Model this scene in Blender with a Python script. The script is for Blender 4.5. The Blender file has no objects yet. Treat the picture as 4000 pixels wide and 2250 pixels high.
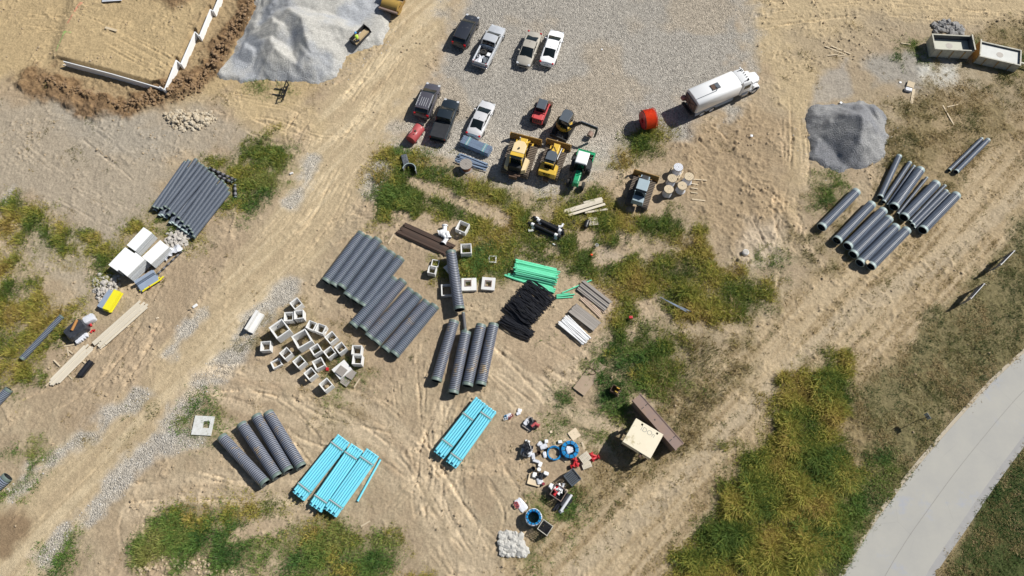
import bpy, math, random
import numpy as np
from mathutils import Vector, Matrix, noise as mnoise

# ------------------------------------------------------------------ camera, sky, sun
SC = bpy.context.scene
COL = SC.collection
FPX, TILT, CH = 2800.0, math.radians(22), 67.5      # focal length in photo pixels, tilt off nadir, height
cam = bpy.data.cameras.new('camera'); camo = bpy.data.objects.new('camera', cam); COL.objects.link(camo)
cam.sensor_width = 36; cam.lens = FPX / 4000 * 36; cam.clip_end = 6000; cam.clip_start = 0.5
camo.location = (0, 0, CH); camo.rotation_euler = (TILT, 0, 0)
SC.camera = camo
SUN_AZ, SUN_EL = math.radians(25), math.radians(45)  # azimuth counted from +X towards +Y
w = bpy.data.worlds.new('World'); SC.world = w; w.use_nodes = True
nt = w.node_tree; bg = nt.nodes['Background']
sky = nt.nodes.new('ShaderNodeTexSky'); sky.sky_type = 'NISHITA'; sky.sun_disc = False
sky.sun_elevation = SUN_EL; sky.sun_rotation = math.pi / 2 - SUN_AZ
nt.links.new(sky.outputs[0], bg.inputs[0]); bg.inputs[1].default_value = 0.05
sl = bpy.data.lights.new('sun', 'SUN'); sl.energy = 5.0; sl.angle = math.radians(0.5); sl.color = (1, 0.965, 0.90)
so = bpy.data.objects.new('sun', sl); COL.objects.link(so)
sd = Vector((math.cos(SUN_EL) * math.cos(SUN_AZ), math.cos(SUN_EL) * math.sin(SUN_AZ), math.sin(SUN_EL)))
so.rotation_euler = sd.to_track_quat('Z', 'Y').to_euler(); so.location = sd * 100
SC.view_settings.view_transform = 'Standard'; SC.view_settings.look = 'None'
SC.view_settings.exposure = 0.07; SC.view_settings.gamma = 1

# ------------------------------------------------------------------ where a photo pixel stands on the ground
def W(x, y, z=0.0):
    u = x - 2000; v = y - 1125
    c, s = math.cos(TILT), math.sin(TILT)
    d = (u, -v * c + FPX * s, -v * s - FPX * c)
    t = (CH - z) / -d[2]
    return d[0] * t, d[1] * t
def T(c, r, x, y, z=0.0): return W(1000 * c + x / 2.576, 562 * r + y / 2.576, z)
def D(x, y, z=0.0): return W(x * 1.5528, y * 1.5528, z)
def DP(pts): return [D(*p) for p in pts]

R = math.radians
rnd = random.Random(7)

# ------------------------------------------------------------------ materials
def mat(name, c1, c2=None, rough=0.7, metal=0.0, scale=3.0, amt=0.5, bump=0.0, bscale=None, spec=0.5, c3=None, s3=1.2, t3=0.58, coat=0.0, rnd_v=0.0, stretch=None):
    m = bpy.data.materials.new(name); m.use_nodes = True
    n = m.node_tree.nodes; l = m.node_tree.links; b = n['Principled BSDF']
    b.inputs['Roughness'].default_value = rough; b.inputs['Metallic'].default_value = metal
    b.inputs['Specular IOR Level'].default_value = spec
    if coat: b.inputs['Coat Weight'].default_value = coat; b.inputs['Coat Roughness'].default_value = 0.08
    tc = n.new('ShaderNodeTexCoord'); src = tc.outputs['Object']
    if stretch:
        mp = n.new('ShaderNodeMapping'); mp.inputs['Scale'].default_value = stretch; l.new(src, mp.inputs[0]); src = mp.outputs[0]
    nz = n.new('ShaderNodeTexNoise'); nz.inputs['Scale'].default_value = scale; nz.inputs['Detail'].default_value = 6; nz.inputs['Roughness'].default_value = 0.65
    l.new(src, nz.inputs['Vector'])
    c2 = c2 or tuple(v * 0.8 for v in c1)
    mx = n.new('ShaderNodeMixRGB'); mx.inputs[1].default_value = (*c1, 1); mx.inputs[2].default_value = (*c2, 1)
    mr = n.new('ShaderNodeMapRange'); mr.inputs[1].default_value = 0.35; mr.inputs[2].default_value = 0.68; mr.inputs[4].default_value = amt
    l.new(nz.outputs[0], mr.inputs[0]); l.new(mr.outputs[0], mx.inputs[0]); out = mx.outputs[0]
    if c3:
        n3 = n.new('ShaderNodeTexNoise'); n3.inputs['Scale'].default_value = s3; n3.inputs['Detail'].default_value = 8; n3.inputs['Roughness'].default_value = 0.7
        oi = n.new('ShaderNodeObjectInfo'); ad = n.new('ShaderNodeVectorMath'); ad.operation = 'ADD'
        ml = n.new('ShaderNodeVectorMath'); ml.operation = 'SCALE'; ml.inputs['Scale'].default_value = 40
        l.new(oi.outputs['Location'], ml.inputs[0]); l.new(tc.outputs['Object'], ad.inputs[0]); l.new(ml.outputs[0], ad.inputs[1]); l.new(ad.outputs[0], n3.inputs['Vector'])
        r3 = n.new('ShaderNodeMapRange'); r3.inputs[1].default_value = t3; r3.inputs[2].default_value = t3 + 0.08
        l.new(n3.outputs[0], r3.inputs[0]); m3 = n.new('ShaderNodeMixRGB'); m3.inputs[2].default_value = (*c3, 1)
        l.new(r3.outputs[0], m3.inputs[0]); l.new(out, m3.inputs[1]); out = m3.outputs[0]
    if rnd_v:
        oi = n.new('ShaderNodeObjectInfo'); rr = n.new('ShaderNodeMapRange'); rr.inputs[3].default_value = 1 - rnd_v; rr.inputs[4].default_value = 1 + rnd_v
        l.new(oi.outputs['Random'], rr.inputs[0]); hs = n.new('ShaderNodeHueSaturation'); l.new(rr.outputs[0], hs.inputs['Value']); l.new(out, hs.inputs['Color']); out = hs.outputs[0]
    l.new(out, b.inputs['Base Color'])
    if bump:
        nb = n.new('ShaderNodeTexNoise'); nb.inputs['Scale'].default_value = bscale or scale * 4; nb.inputs['Detail'].default_value = 5; l.new(src, nb.inputs['Vector'])
        bp = n.new('ShaderNodeBump'); bp.inputs['Strength'].default_value = bump; bp.inputs['Distance'].default_value = 0.03
        l.new(nb.outputs[0], bp.inputs['Height']); l.new(bp.outputs[0], b.inputs['Normal'])
    return m

M = {}
M['hdpe'] = mat('sheen_black_hdpe', (0.22, 0.26, 0.33), (0.16, 0.19, 0.25), 0.42, scale=2, c3=(0.33, 0.25, 0.16), s3=1.3, t3=0.70, spec=0.6)  # black plastic; sky reflection and sun on the ribs put into the blue-grey base
M['hdpe_dusty'] = mat('dusty_hdpe', (0.24, 0.265, 0.33), (0.18, 0.195, 0.25), 0.45, scale=2, c3=(0.46, 0.35, 0.22), s3=1.1, t3=0.575, spec=0.6)  # same sky sheen in the base colour; the tan blotches are dirt
M['hdpe_band'] = mat('pipe_end_band', (0.16, 0.21, 0.19), (0.10, 0.14, 0.13), 0.45)
M['hdpe_pale'] = mat('pale_pipe_end', (0.38, 0.47, 0.47), (0.25, 0.32, 0.32), 0.5)
M['hdpe_in'] = mat('pipe_lining', (0.02, 0.022, 0.025), rough=0.6)
M['grey_pipe'] = mat('grey_pipe', (0.19, 0.19, 0.21), (0.13, 0.12, 0.12), 0.55)
M['concrete'] = mat('precast_concrete', (0.74, 0.74, 0.73), (0.60, 0.59, 0.57), 0.9, scale=2.5, bump=0.25, bscale=20, c3=(0.36, 0.34, 0.31), s3=1.6, t3=0.62, rnd_v=0.06)
M['black_plastic'] = mat('black_plastic', (0.012, 0.013, 0.016), (0.02, 0.02, 0.022), 0.4)
M['coil_black'] = mat('black_tubing', (0.018, 0.019, 0.024), (0.012, 0.012, 0.016), 0.3, spec=0.7)
M['blue'] = mat('blue_pvc', (0.17, 0.66, 0.83), (0.22, 0.64, 0.78), 0.45, scale=2.5, amt=.8, rnd_v=0.07)
M['blue_ring'] = mat('blue_coil_tubing', (0.02, 0.32, 0.68), (0.015, 0.25, 0.58), 0.35)
M['green_pvc'] = mat('green_pvc', (0.17, 0.72, 0.44), (0.12, 0.55, 0.33), 0.4, scale=1.5, rnd_v=0.08)
M['white_pvc'] = mat('white_pvc', (0.82, 0.83, 0.84), (0.7, 0.7, 0.7), 0.4)
M['conduit'] = mat('grey_conduit', (0.26, 0.33, 0.44), (0.19, 0.25, 0.35), 0.4, rnd_v=0.08)
M['strap'] = mat('green_strap', (0.16, 0.62, 0.52), rough=0.5)
M['dunnage'] = mat('grey_strap_board', (0.42, 0.45, 0.48), rough=0.8)
M['wood'] = mat('raw_lumber', (0.60, 0.50, 0.35), (0.48, 0.38, 0.25), 0.85, scale=2, stretch=(0.4, 6, 6), bump=0.1, rnd_v=0.1)
M['wood_pale'] = mat('bleached_lumber', (0.66, 0.60, 0.49), (0.52, 0.46, 0.36), 0.85, scale=2, stretch=(0.4, 6, 6), rnd_v=0.08)
M['wood_grey'] = mat('weathered_lumber', (0.34, 0.31, 0.28), (0.22, 0.20, 0.18), 0.9, scale=2, stretch=(0.4, 8, 8), rnd_v=0.12)
M['wood_dark'] = mat('creosoted_timber', (0.055, 0.038, 0.03), (0.12, 0.06, 0.035), 0.8, scale=1.5, stretch=(0.5, 6, 6), rnd_v=0.2)
M['ply'] = mat('plywood', (0.68, 0.57, 0.42), (0.58, 0.47, 0.33), 0.8, scale=1.5, c3=(0.4, 0.33, 0.24), s3=2, t3=0.64)
M['foam'] = mat('white_foam_board', (0.85, 0.86, 0.86), (0.76, 0.77, 0.78), 0.75, scale=1)
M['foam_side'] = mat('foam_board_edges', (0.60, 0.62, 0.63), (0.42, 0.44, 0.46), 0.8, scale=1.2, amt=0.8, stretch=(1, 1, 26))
M['steel_rust'] = mat('rusty_steel', (0.235, 0.175, 0.16), (0.30, 0.20, 0.14), 0.7, metal=0.2, scale=1.2, amt=0.8, c3=(0.40, 0.28, 0.19), s3=1.0, t3=0.66, bump=0.1)
M['shield'] = mat('cream_painted_steel', (0.78, 0.71, 0.55), (0.70, 0.62, 0.46), 0.75, scale=1.5, c3=(0.50, 0.43, 0.27), s3=0.9, t3=0.55, bump=0.1)
M['rust_dark'] = mat('dark_rust', (0.09, 0.055, 0.04), (0.16, 0.09, 0.05), 0.8, scale=4)
M['yellow'] = mat('machine_yellow', (0.72, 0.47, 0.05), (0.55, 0.36, 0.07), 0.45, scale=2, c3=(0.33, 0.24, 0.12), s3=1.8, t3=0.66)
M['yellow_pale'] = mat('faded_cream_paint', (0.78, 0.62, 0.36), (0.70, 0.54, 0.30), 0.5, scale=2)
M['yellow_rust_shade'] = mat('worn_shaded_blade_paint', (0.36, 0.22, 0.045), (0.18, 0.10, 0.05), 0.6, scale=2, amt=0.9)  # yellow darkened to carry the shade on blade backs, plus rust-brown wear
M['track'] = mat('track_steel', (0.14, 0.115, 0.095), (0.22, 0.175, 0.13), 0.75, metal=0.3, scale=5, amt=0.8)
M['rubber'] = mat('rubber', (0.025, 0.025, 0.026), (0.07, 0.062, 0.05), 0.85, scale=3)
M['rim'] = mat('wheel_alloy', (0.5, 0.5, 0.52), rough=0.35, metal=0.8)
M['dark'] = mat('dark_steel', (0.02, 0.022, 0.026), (0.045, 0.045, 0.05), 0.5)
M['glass'] = mat('tinted_glass', (0.008, 0.011, 0.013), (0.01, 0.02, 0.02), 0.06, spec=0.7)
M['cabgrey'] = mat('grey_cab_roof', (0.075, 0.095, 0.12), (0.055, 0.07, 0.09), 0.55)
M['red_kubota'] = mat('faded_red_paint', (0.60, 0.07, 0.075), (0.50, 0.10, 0.10), 0.5, scale=2)
M['red_tank'] = mat('faded_red_tank', (0.40, 0.065, 0.07), (0.46, 0.10, 0.10), 0.6, scale=1.5, c3=(0.55, 0.30, 0.27), s3=2, t3=0.68)
M['red'] = mat('red_iron', (0.55, 0.02, 0.03), (0.4, 0.02, 0.02), 0.5)
M['orange_coil'] = mat('orange_duct', (0.88, 0.10, 0.02), (0.72, 0.06, 0.012), 0.45, scale=3)
M['green'] = mat('tractor_green', (0.012, 0.36, 0.15), (0.01, 0.27, 0.12), 0.4)
M['bluegrey'] = mat('bluegrey_paint', (0.33, 0.42, 0.47), (0.28, 0.36, 0.41), 0.5, scale=2, c3=(0.25, 0.22, 0.17), s3=2, t3=0.68)
M['whitepaint'] = mat('white_paint', (0.84, 0.85, 0.86), (0.76, 0.77, 0.78), 0.35, scale=1, coat=0.3)
M['wrap'] = mat('plastic_wrap', (0.70, 0.72, 0.77), (0.52, 0.54, 0.60), 0.25, scale=4, bump=0.6, bscale=6, rnd_v=0.05)
M['blackwrap'] = mat('black_wrap', (0.028, 0.030, 0.036), (0.09, 0.10, 0.12), 0.25, scale=3, bump=0.7, bscale=5)
M['yellow_board'] = mat('yellow_board', (0.80, 0.72, 0.02), (0.66, 0.6, 0.03), 0.6, scale=1.5)
M['bluegrey_board'] = mat('bluegrey_foam', (0.28, 0.34, 0.44), (0.20, 0.25, 0.33), 0.7, scale=2, stretch=(1, 1, 12))
M['skip'] = mat('skip_wall', (0.55, 0.53, 0.44), (0.32, 0.31, 0.27), 0.7, scale=2, amt=0.8, c3=(0.16, 0.15, 0.13), s3=1.3, t3=0.6)
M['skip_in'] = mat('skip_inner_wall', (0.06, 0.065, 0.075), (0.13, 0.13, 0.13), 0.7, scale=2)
M['slurry'] = mat('concrete_slurry', (0.50, 0.50, 0.42), (0.44, 0.44, 0.37), 0.6, scale=0.8)
M['slurry_dry'] = mat('dried_slurry', (0.66, 0.67, 0.64), (0.50, 0.51, 0.48), 0.8, scale=1.2, bump=0.2)
M['orange_skip'] = mat('orange_rust_paint', (0.50, 0.29, 0.07), (0.2, 0.15, 0.1), 0.7, scale=3, amt=0.9)
M['sign'] = mat('sign_back', (0.34, 0.37, 0.42), (0.27, 0.30, 0.34), 0.6)
M['rock'] = mat('rubble_rock', (0.50, 0.47, 0.43), (0.36, 0.33, 0.30), 0.9, scale=3, bump=0.3)
M['rock_w'] = mat('white_rubble', (0.52, 0.51, 0.48), (0.38, 0.37, 0.34), 0.9, scale=3, bump=0.3)
M['skin'] = mat('skin', (0.45, 0.27, 0.19), rough=0.6)
M['hivis'] = mat('hivis', (0.62, 0.95, 0.10), rough=0.8)
M['trousers'] = mat('work_trousers', (0.05, 0.06, 0.09), rough=0.9)
M['hat'] = mat('blue_helmet', (0.04, 0.32, 0.75), rough=0.4)
M['hair'] = mat('hair', (0.03, 0.02, 0.015), rough=0.8)
M['ink'] = mat('dark_lettering', (0.03, 0.03, 0.03), rough=0.7)
M['spray'] = mat('spray_lettering', (0.36, 0.35, 0.31), (0.5, 0.46, 0.37), 0.8, scale=8, amt=0.8)
M['tail'] = mat('red_lens', (0.45, 0.01, 0.015), rough=0.15)
M['lamp'] = mat('clear_lens', (0.6, 0.62, 0.65), rough=0.1)
def paint(name, c, metal=0.25, rough=0.35): return mat(name, tuple(v * 1.25 for v in c), tuple(v * 1.0 for v in c), rough, metal, scale=2, coat=0.6, c3=tuple(v * .7 + .10 for v in c), s3=1.5, t3=.62)

# ------------------------------------------------------------------ mesh builder
class MB:
    def __init__(s): s.v = []; s.f = []
    def add(s, vs, fs, m=None):
        o = len(s.v)
        for p in vs:
            p = Vector(p); s.v.append(tuple(m @ p) if m is not None else tuple(p))
        s.f += [tuple(o + i for i in f) for f in fs]; return s
    def box(s, cx, cy, cz, sx, sy, sz, rz=0, rx=0, ry=0, tx=1.0, ty=1.0):
        hx, hy, hz = sx / 2, sy / 2, sz / 2
        vs = [(-hx, -hy, -hz), (hx, -hy, -hz), (hx, hy, -hz), (-hx, hy, -hz), (-hx * tx, -hy * ty, hz), (hx * tx, -hy * ty, hz), (hx * tx, hy * ty, hz), (-hx * tx, hy * ty, hz)]
        fs = [(0, 3, 2, 1), (4, 5, 6, 7), (0, 1, 5, 4), (1, 2, 6, 5), (2, 3, 7, 6), (3, 0, 4, 7)]
        return s.add(vs, fs, Matrix.Translation((cx, cy, cz)) @ Matrix.Rotation(rz, 4, 'Z') @ Matrix.Rotation(ry, 4, 'Y') @ Matrix.Rotation(rx, 4, 'X'))
    def frame(s, p0, p1):
        a = Vector(p0); b = Vector(p1); z = (b - a); L = z.length; z.normalize()
        up = Vector((0, 0, 1)) if abs(z.z) < 0.95 else Vector((1, 0, 0))
        x = up.cross(z).normalized(); y = z.cross(x)
        return a, x, y, z, L
    def loft(s, rings, cap=True, closed=True):
        n = len(rings[0]); vs = [p for r in rings for p in r]; fs = []
        for i in range(len(rings) - 1):
            for j in range(n if closed else n - 1):
                k = (j + 1) % n; fs.append((i * n + j, i * n + k, (i + 1) * n + k, (i + 1) * n + j))
        if cap: fs.append(tuple(range(n - 1, -1, -1))); fs.append(tuple(range((len(rings) - 1) * n, len(rings) * n)))
        return s.add(vs, fs)
    def rev(s, p0, p1, prof, n=20, cap=False, a0=0, a1=2 * math.pi):
        """revolve (t along 0..1 or metres, radius) about p0->p1; t in metres"""
        a, x, y, z, L = s.frame(p0, p1); full = abs(a1 - a0) > 6.28; rings = []
        m = n if full else n + 1
        for t, r in prof:
            rings.append([tuple(a + z * t + (x * math.cos(a0 + (a1 - a0) * j / n) + y * math.sin(a0 + (a1 - a0) * j / n)) * r) for j in range(m)])
        return s.loft(rings, cap, full)
    def cyl(s, p0, p1, r, r1=None, n=14, cap=True):
        L = (Vector(p1) - Vector(p0)).length
        return s.rev(p0, p1, [(0, r), (L, r if r1 is None else r1)], n, cap)
    def tube(s, p0, p1, ro, ri, n=18):
        L = (Vector(p1) - Vector(p0)).length
        return s.rev(p0, p1, [(0, ri), (0, ro), (L, ro), (L, ri), (0, ri)], n)
    def path(s, pts, r, n=6):
        for a, b in zip(pts[:-1], pts[1:]): s.cyl(a, b, r, n=n)
        return s
    def bar(s, p0, p1, wd, ht):
        a, x, y, z, L = s.frame(p0, p1); b = Vector(p1)
        r = lambda c: [tuple(c + x * i * wd / 2 + y * j * ht / 2) for i, j in ((-1, -1), (1, -1), (1, 1), (-1, 1))]
        return s.loft([r(a), r(b)])
    def prism(s, poly, z0, z1, sc=1.0):
        cx = sum(p[0] for p in poly) / len(poly); cy = sum(p[1] for p in poly) / len(poly)
        return s.loft([[(x, y, z0) for x, y in poly], [(cx + (x - cx) * sc, cy + (y - cy) * sc, z1) for x, y in poly]])
    def torus(s, c, Rr, r, n=40, m=8, ax='Z', sq=1):
        rings = []
        for i in range(n + 1):
            t = 2 * math.pi * i / n; ring = []
            for j in range(m):
                q = 2 * math.pi * j / m; rad = Rr + r * math.cos(q); z = r * math.sin(q) * sq
                p = (rad * math.cos(t), rad * math.sin(t), z)
                if ax == 'X': p = (z, p[0], p[1])
                ring.append((c[0] + p[0], c[1] + p[1], c[2] + p[2]))
            rings.append(ring)
        return s.loft(rings, False)
    def rock(s, c, r, rg, flat=0.7):
        t = (1 + 5 ** .5) / 2
        vs = [Vector(p).normalized() for p in ((-1, t, 0), (1, t, 0), (-1, -t, 0), (1, -t, 0), (0, -1, t), (0, 1, t), (0, -1, -t), (0, 1, -t), (t, 0, -1), (t, 0, 1), (-t, 0, -1), (-t, 0, 1))]
        fs = [(0, 11, 5), (0, 5, 1), (0, 1, 7), (0, 7, 10), (0, 10, 11), (1, 5, 9), (5, 11, 4), (11, 10, 2), (10, 7, 6), (7, 1, 8), (3, 9, 4), (3, 4, 2), (3, 2, 6), (3, 6, 8), (3, 8, 9), (4, 9, 5), (2, 4, 11), (6, 2, 10), (8, 6, 7), (9, 8, 1)]
        sx, sy = rg.uniform(.6, 1.3), rg.uniform(.6, 1.2)
        m = Matrix.Translation(c) @ Matrix.Rotation(rg.uniform(0, 6), 4, 'Z') @ Matrix.Rotation(rg.uniform(-.4, .4), 4, 'X')
        return s.add([(v.x * r * sx * rg.uniform(.75, 1.2), v.y * r * sy * rg.uniform(.75, 1.2), v.z * r * flat * rg.uniform(.7, 1.2)) for v in vs], fs, m)
    def build(s, name, m, parent=None, smooth=False, bevel=0, loc=None, rz=0):
        me = bpy.data.meshes.new(name); me.from_pydata(s.v, [], s.f); me.validate()
        me.materials.append(M[m] if isinstance(m, str) else m)
        o = bpy.data.objects.new(name, me); COL.objects.link(o)
        if parent: o.parent = parent
        if loc: o.location = loc; o.rotation_euler = (0, 0, rz)
        if smooth:
            me.polygons.foreach_set('use_smooth', [True] * len(me.polygons))
            me.set_sharp_from_angle(angle=R(42))
        if bevel:
            b = o.modifiers.new('bevel', 'BEVEL'); b.width = bevel; b.segments = 2; b.limit_method = 'ANGLE'; b.angle_limit = R(40)
        return o
def tag(o, label, cat, group=None):
    o['label'] = label; o['category'] = cat
    if group: o['group'] = group
    return o
def thing(name, label, cat, xy, rz=0, group=None, z=None):
    o = bpy.data.objects.new(name, None); COL.objects.link(o); o.empty_display_size = 0.3
    o.location = (xy[0], xy[1], gh(*xy) if z is None else z); o.rotation_euler = (0, 0, rz)
    return tag(o, label, cat, group)
def kids(o): return [c for c in bpy.data.objects if c.parent is o]
TREE = {}
def dup(root, xy, rz, label, z=None, group=None, mats=None):
    if root not in TREE: TREE[root] = [(c, kids(c)) for c in kids(root)]
    r = root.copy(); COL.objects.link(r); r.location = (xy[0], xy[1], gh(*xy) if z is None else z); r.rotation_euler = (0, 0, rz); r['label'] = label
    if group: r['group'] = group
    for c, gs in TREE[root]:
        d = c.copy(); COL.objects.link(d); d.parent = r
        for g in gs: e = g.copy(); COL.objects.link(e); e.parent = d
    return r
def seg(a, b):
    """middle point, heading a->b, length of two ground points"""
    return ((a[0] + b[0]) / 2, (a[1] + b[1]) / 2), math.atan2(b[1] - a[1], b[0] - a[0]), math.hypot(b[0] - a[0], b[1] - a[1])
def text_mesh(s, size, m, parent, loc, rot, name='lettering', depth=0.01):
    c = bpy.data.curves.new('t', 'FONT'); c.body = s; c.size = size; c.extrude = depth; c.align_x = 'CENTER'; c.align_y = 'CENTER'
    t = bpy.data.objects.new('t', c); COL.objects.link(t); bpy.context.view_layer.update()
    me = bpy.data.meshes.new_from_object(t.evaluated_get(bpy.context.evaluated_depsgraph_get())); bpy.data.objects.remove(t)
    me.materials.clear(); me.materials.append(M[m]); o = bpy.data.objects.new(name, me); COL.objects.link(o)
    o.parent = parent; o.location = loc; o.rotation_euler = rot
    return o
# ------------------------------------------------------------------ numpy noise
def _lat(seed): return np.random.RandomState(seed).rand(256, 256).astype(np.float32)
def vn(X, Y, sc, seed):
    t = _lat(seed); x = X / sc + 1000.3; y = Y / sc + 1000.7
    ix = np.floor(x).astype(np.int32); iy = np.floor(y).astype(np.int32); fx = (x - ix).astype(np.float32); fy = (y - iy).astype(np.float32)
    fx = fx * fx * (3 - 2 * fx); fy = fy * fy * (3 - 2 * fy); a = ix & 255; b = iy & 255; a1 = (ix + 1) & 255; b1 = (iy + 1) & 255
    return (t[a, b] * (1 - fx) + t[a1, b] * fx) * (1 - fy) + (t[a, b1] * (1 - fx) + t[a1, b1] * fx) * fy
def fbm(X, Y, sc, seed, oc=4, g=0.5):
    o = 0; a = 1; tot = 0
    for k in range(oc): o = o + a * vn(X, Y, sc / 2 ** k, seed + k * 17); tot += a; a *= g
    return o / tot
def rotc(X, Y, ang, sx=1, sy=1):
    c, s = math.cos(ang), math.sin(ang); return (X * c + Y * s) / sx, (-X * s + Y * c) / sy
def smooth(a, b, x): t = np.clip((x - a) / (b - a), 0, 1); return t * t * (3 - 2 * t)
def segdist(X, Y, pts, closed=False):
    """distance to a polyline and arc length of the nearest point"""
    d = np.full(X.shape, 1e9, np.float32); S = np.zeros(X.shape, np.float32); acc = 0
    P = list(pts) + ([pts[0]] if closed else [])
    for (ax, ay), (bx, by) in zip(P[:-1], P[1:]):
        L = math.hypot(bx - ax, by - ay) + 1e-9; ux, uy = (bx - ax) / L, (by - ay) / L
        t = np.clip((X - ax) * ux + (Y - ay) * uy, 0, L); q = np.hypot(X - ax - t * ux, Y - ay - t * uy)
        m = q < d; d = np.where(m, q, d); S = np.where(m, acc + t, S); acc += L
    return d, S
def inside(X, Y, P):
    r = np.zeros(X.shape, bool); n = len(P)
    for i in range(n):
        x0, y0 = P[i]; x1, y1 = P[(i + 1) % n]
        if abs(y1 - y0) < 1e-9: continue
        c = ((y0 > Y) != (y1 > Y)) & (X < (x1 - x0) * (Y - y0) / (y1 - y0) + x0); r ^= c
    return r
def sdist(X, Y, P):
    d, _ = segdist(X, Y, P, True); return np.where(inside(X, Y, P), d, -d)

def catm(P, k=6):
    Q = [P[0]] + list(P) + [P[-1]]; o = []
    for i in range(1, len(Q) - 2):
        p0, p1, p2, p3 = Q[i - 1:i + 3]
        for j in range(k): t = j / k; o.append(tuple(.5 * (2 * p1[c] + (p2[c] - p0[c]) * t + (2 * p0[c] - 5 * p1[c] + 4 * p2[c] - p3[c]) * t * t + (3 * p1[c] - p0[c] - 3 * p2[c] + p3[c]) * t ** 3) for c in (0, 1)))
    return o + [P[-1]]
# ------------------------------------------------------------------ ground sheet
ST = 0.1
def axis(a, b, far):
    core = list(np.arange(a, b + ST / 2, ST)); lo = []; x = a; s = ST
    while x > -far: s *= 1.5; x -= s; lo.append(x)
    hi = []; x = core[-1]; s = ST
    while x < far: s *= 1.5; x += s; hi.append(x)
    return np.array(lo[::-1] + core + hi, np.float32), len(lo), len(lo) + len(core)
XS, xa, xb = axis(-66, 66, 2500); YS, ya, yb = axis(-3, 68.5, 2500)
GX, GY = np.meshgrid(XS, YS); NX, NY = len(XS), len(YS)
Wn1 = fbm(GX, GY, 1.6, 11, 4) - 0.5; Wn2 = fbm(GX, GY, 5, 21, 3) - 0.5; Wf = fbm(GX, GY, 0.5, 31, 3) - 0.5
def crop(pts, pad):
    x0 = min(p[0] for p in pts) - pad; x1 = max(p[0] for p in pts) + pad; y0 = min(p[1] for p in pts) - pad; y1 = max(p[1] for p in pts) + pad
    i0, i1 = np.searchsorted(XS, [x0, x1]); j0, j1 = np.searchsorted(YS, [y0, y1]); return slice(j0, j1 + 1), slice(i0, i1 + 1)
def zone(pts, soft=0.6, warp=1.6, far=False, grow=0.0):
    P = DP(pts)
    sl_ = (slice(None), slice(None)) if far else crop(P, soft + warp + 1)
    X, Y = GX[sl_], GY[sl_]; d = sdist(X, Y, P) + grow + warp * (Wn1[sl_] * 1.4 + Wn2[sl_] * 1.4)
    m = np.zeros(GX.shape, np.float32); m[sl_] = smooth(-soft, soft, d); return m
def line(pts, wd, soft=0.4, warp=0.6, world=False):
    P = pts if world else DP(pts); sl_ = crop(P, wd + soft + 1); X, Y = GX[sl_], GY[sl_]
    d, S = segdist(X, Y, P); d = d + warp * 2 * Wn1[sl_]; m = np.zeros(GX.shape, np.float32); m[sl_] = smooth(wd + soft, wd - soft * 0.3, d)
    return m, sl_, d, S
N1 = fbm(GX, GY, 9, 41, 5); N2 = fbm(GX, GY, 2.2, 51, 5); N3 = fbm(GX, GY, 0.45, 61, 3, .6); N4 = vn(GX, GY, 0.14, 71)
col = np.zeros(GX.shape + (3,), np.float32); stone = np.zeros(GX.shape, np.float32)
Z = (fbm(GX, GY, 12, 81, 3) - .5) * 0.25 + (N2 - .5) * 0.07 + (N3 - .5) * 0.05
def blend(m, c, k=1.0):
    global col
    m = (m * k)[..., None]; col = col * (1 - m) + np.array(c, np.float32) * m
DIRT = (0.405, 0.325, 0.22)
col[:] = DIRT
blend(smooth(.45, .62, N1), (0.385, 0.295, 0.20), .7); blend(smooth(.55, .7, N2), (0.50, 0.39, 0.26), .5); blend(smooth(.5, .36, N2), (0.35, 0.265, 0.175), .4)
# top-left building pad: yellower
pad = zone([(-300, -300), (1130, -300), (1060, 60), (640, 320), (560, 250), (240, 270), (100, 200), (-300, 330)], 2, 3, True); blend(pad, (0.465, 0.35, 0.19), .8)
# greyish silt on the left
silt = zone([(-40, 250), (110, 215), (300, 280), (560, 260), (640, 330), (600, 400), (480, 400), (400, 480), (350, 560), (270, 640), (150, 560), (60, 500), (-40, 500)], 1.5, 3); blend(silt, (0.38, 0.325, 0.25), .85)
silt2 = zone([(140, 250), (330, 285), (450, 330), (400, 400), (250, 370), (150, 320)], 1.5, 2); blend(silt2, (0.36, 0.325, 0.27), .6)
blend(zone([(120, 560), (200, 610), (240, 690), (210, 760), (140, 720), (80, 640)], 1, 2), (0.41, 0.35, 0.265), .7)
# haul road
rd = zone([(1160, -150), (960, -150), (985, 0), (960, 110), (860, 190), (800, 270), (790, 330), (760, 420), (700, 520), (610, 640), (500, 780), (430, 870), (330, 980), (180, 1120), (60, 1230), (-150, 1330), (-150, 1600), (90, 1470), (160, 1370), (290, 1230), (400, 1120), (470, 1010), (560, 930), (640, 810), (720, 720), (790, 640), (870, 540), (930, 440), (990, 370), (1030, 290), (1080, 180), (1120, 80)], 1.2, 1.6)
ra, rb = rotc(GX, GY, R(47)); st = fbm(*rotc(GX, GY, R(50), 9, 0.55), 1, 91, 4)
blend(rd, (0.485, 0.385, 0.245), .9); blend(rd * smooth(.5, .68, st), (0.565, 0.46, 0.305), .8); blend(rd * smooth(.5, .3, st), (0.43, 0.335, 0.215), .7)
rd2 = zone([(560, 230), (800, 250), (800, 330), (660, 350), (560, 290)], 1, 2); blend(rd2, (0.50, 0.39, 0.23), .6)
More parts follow.
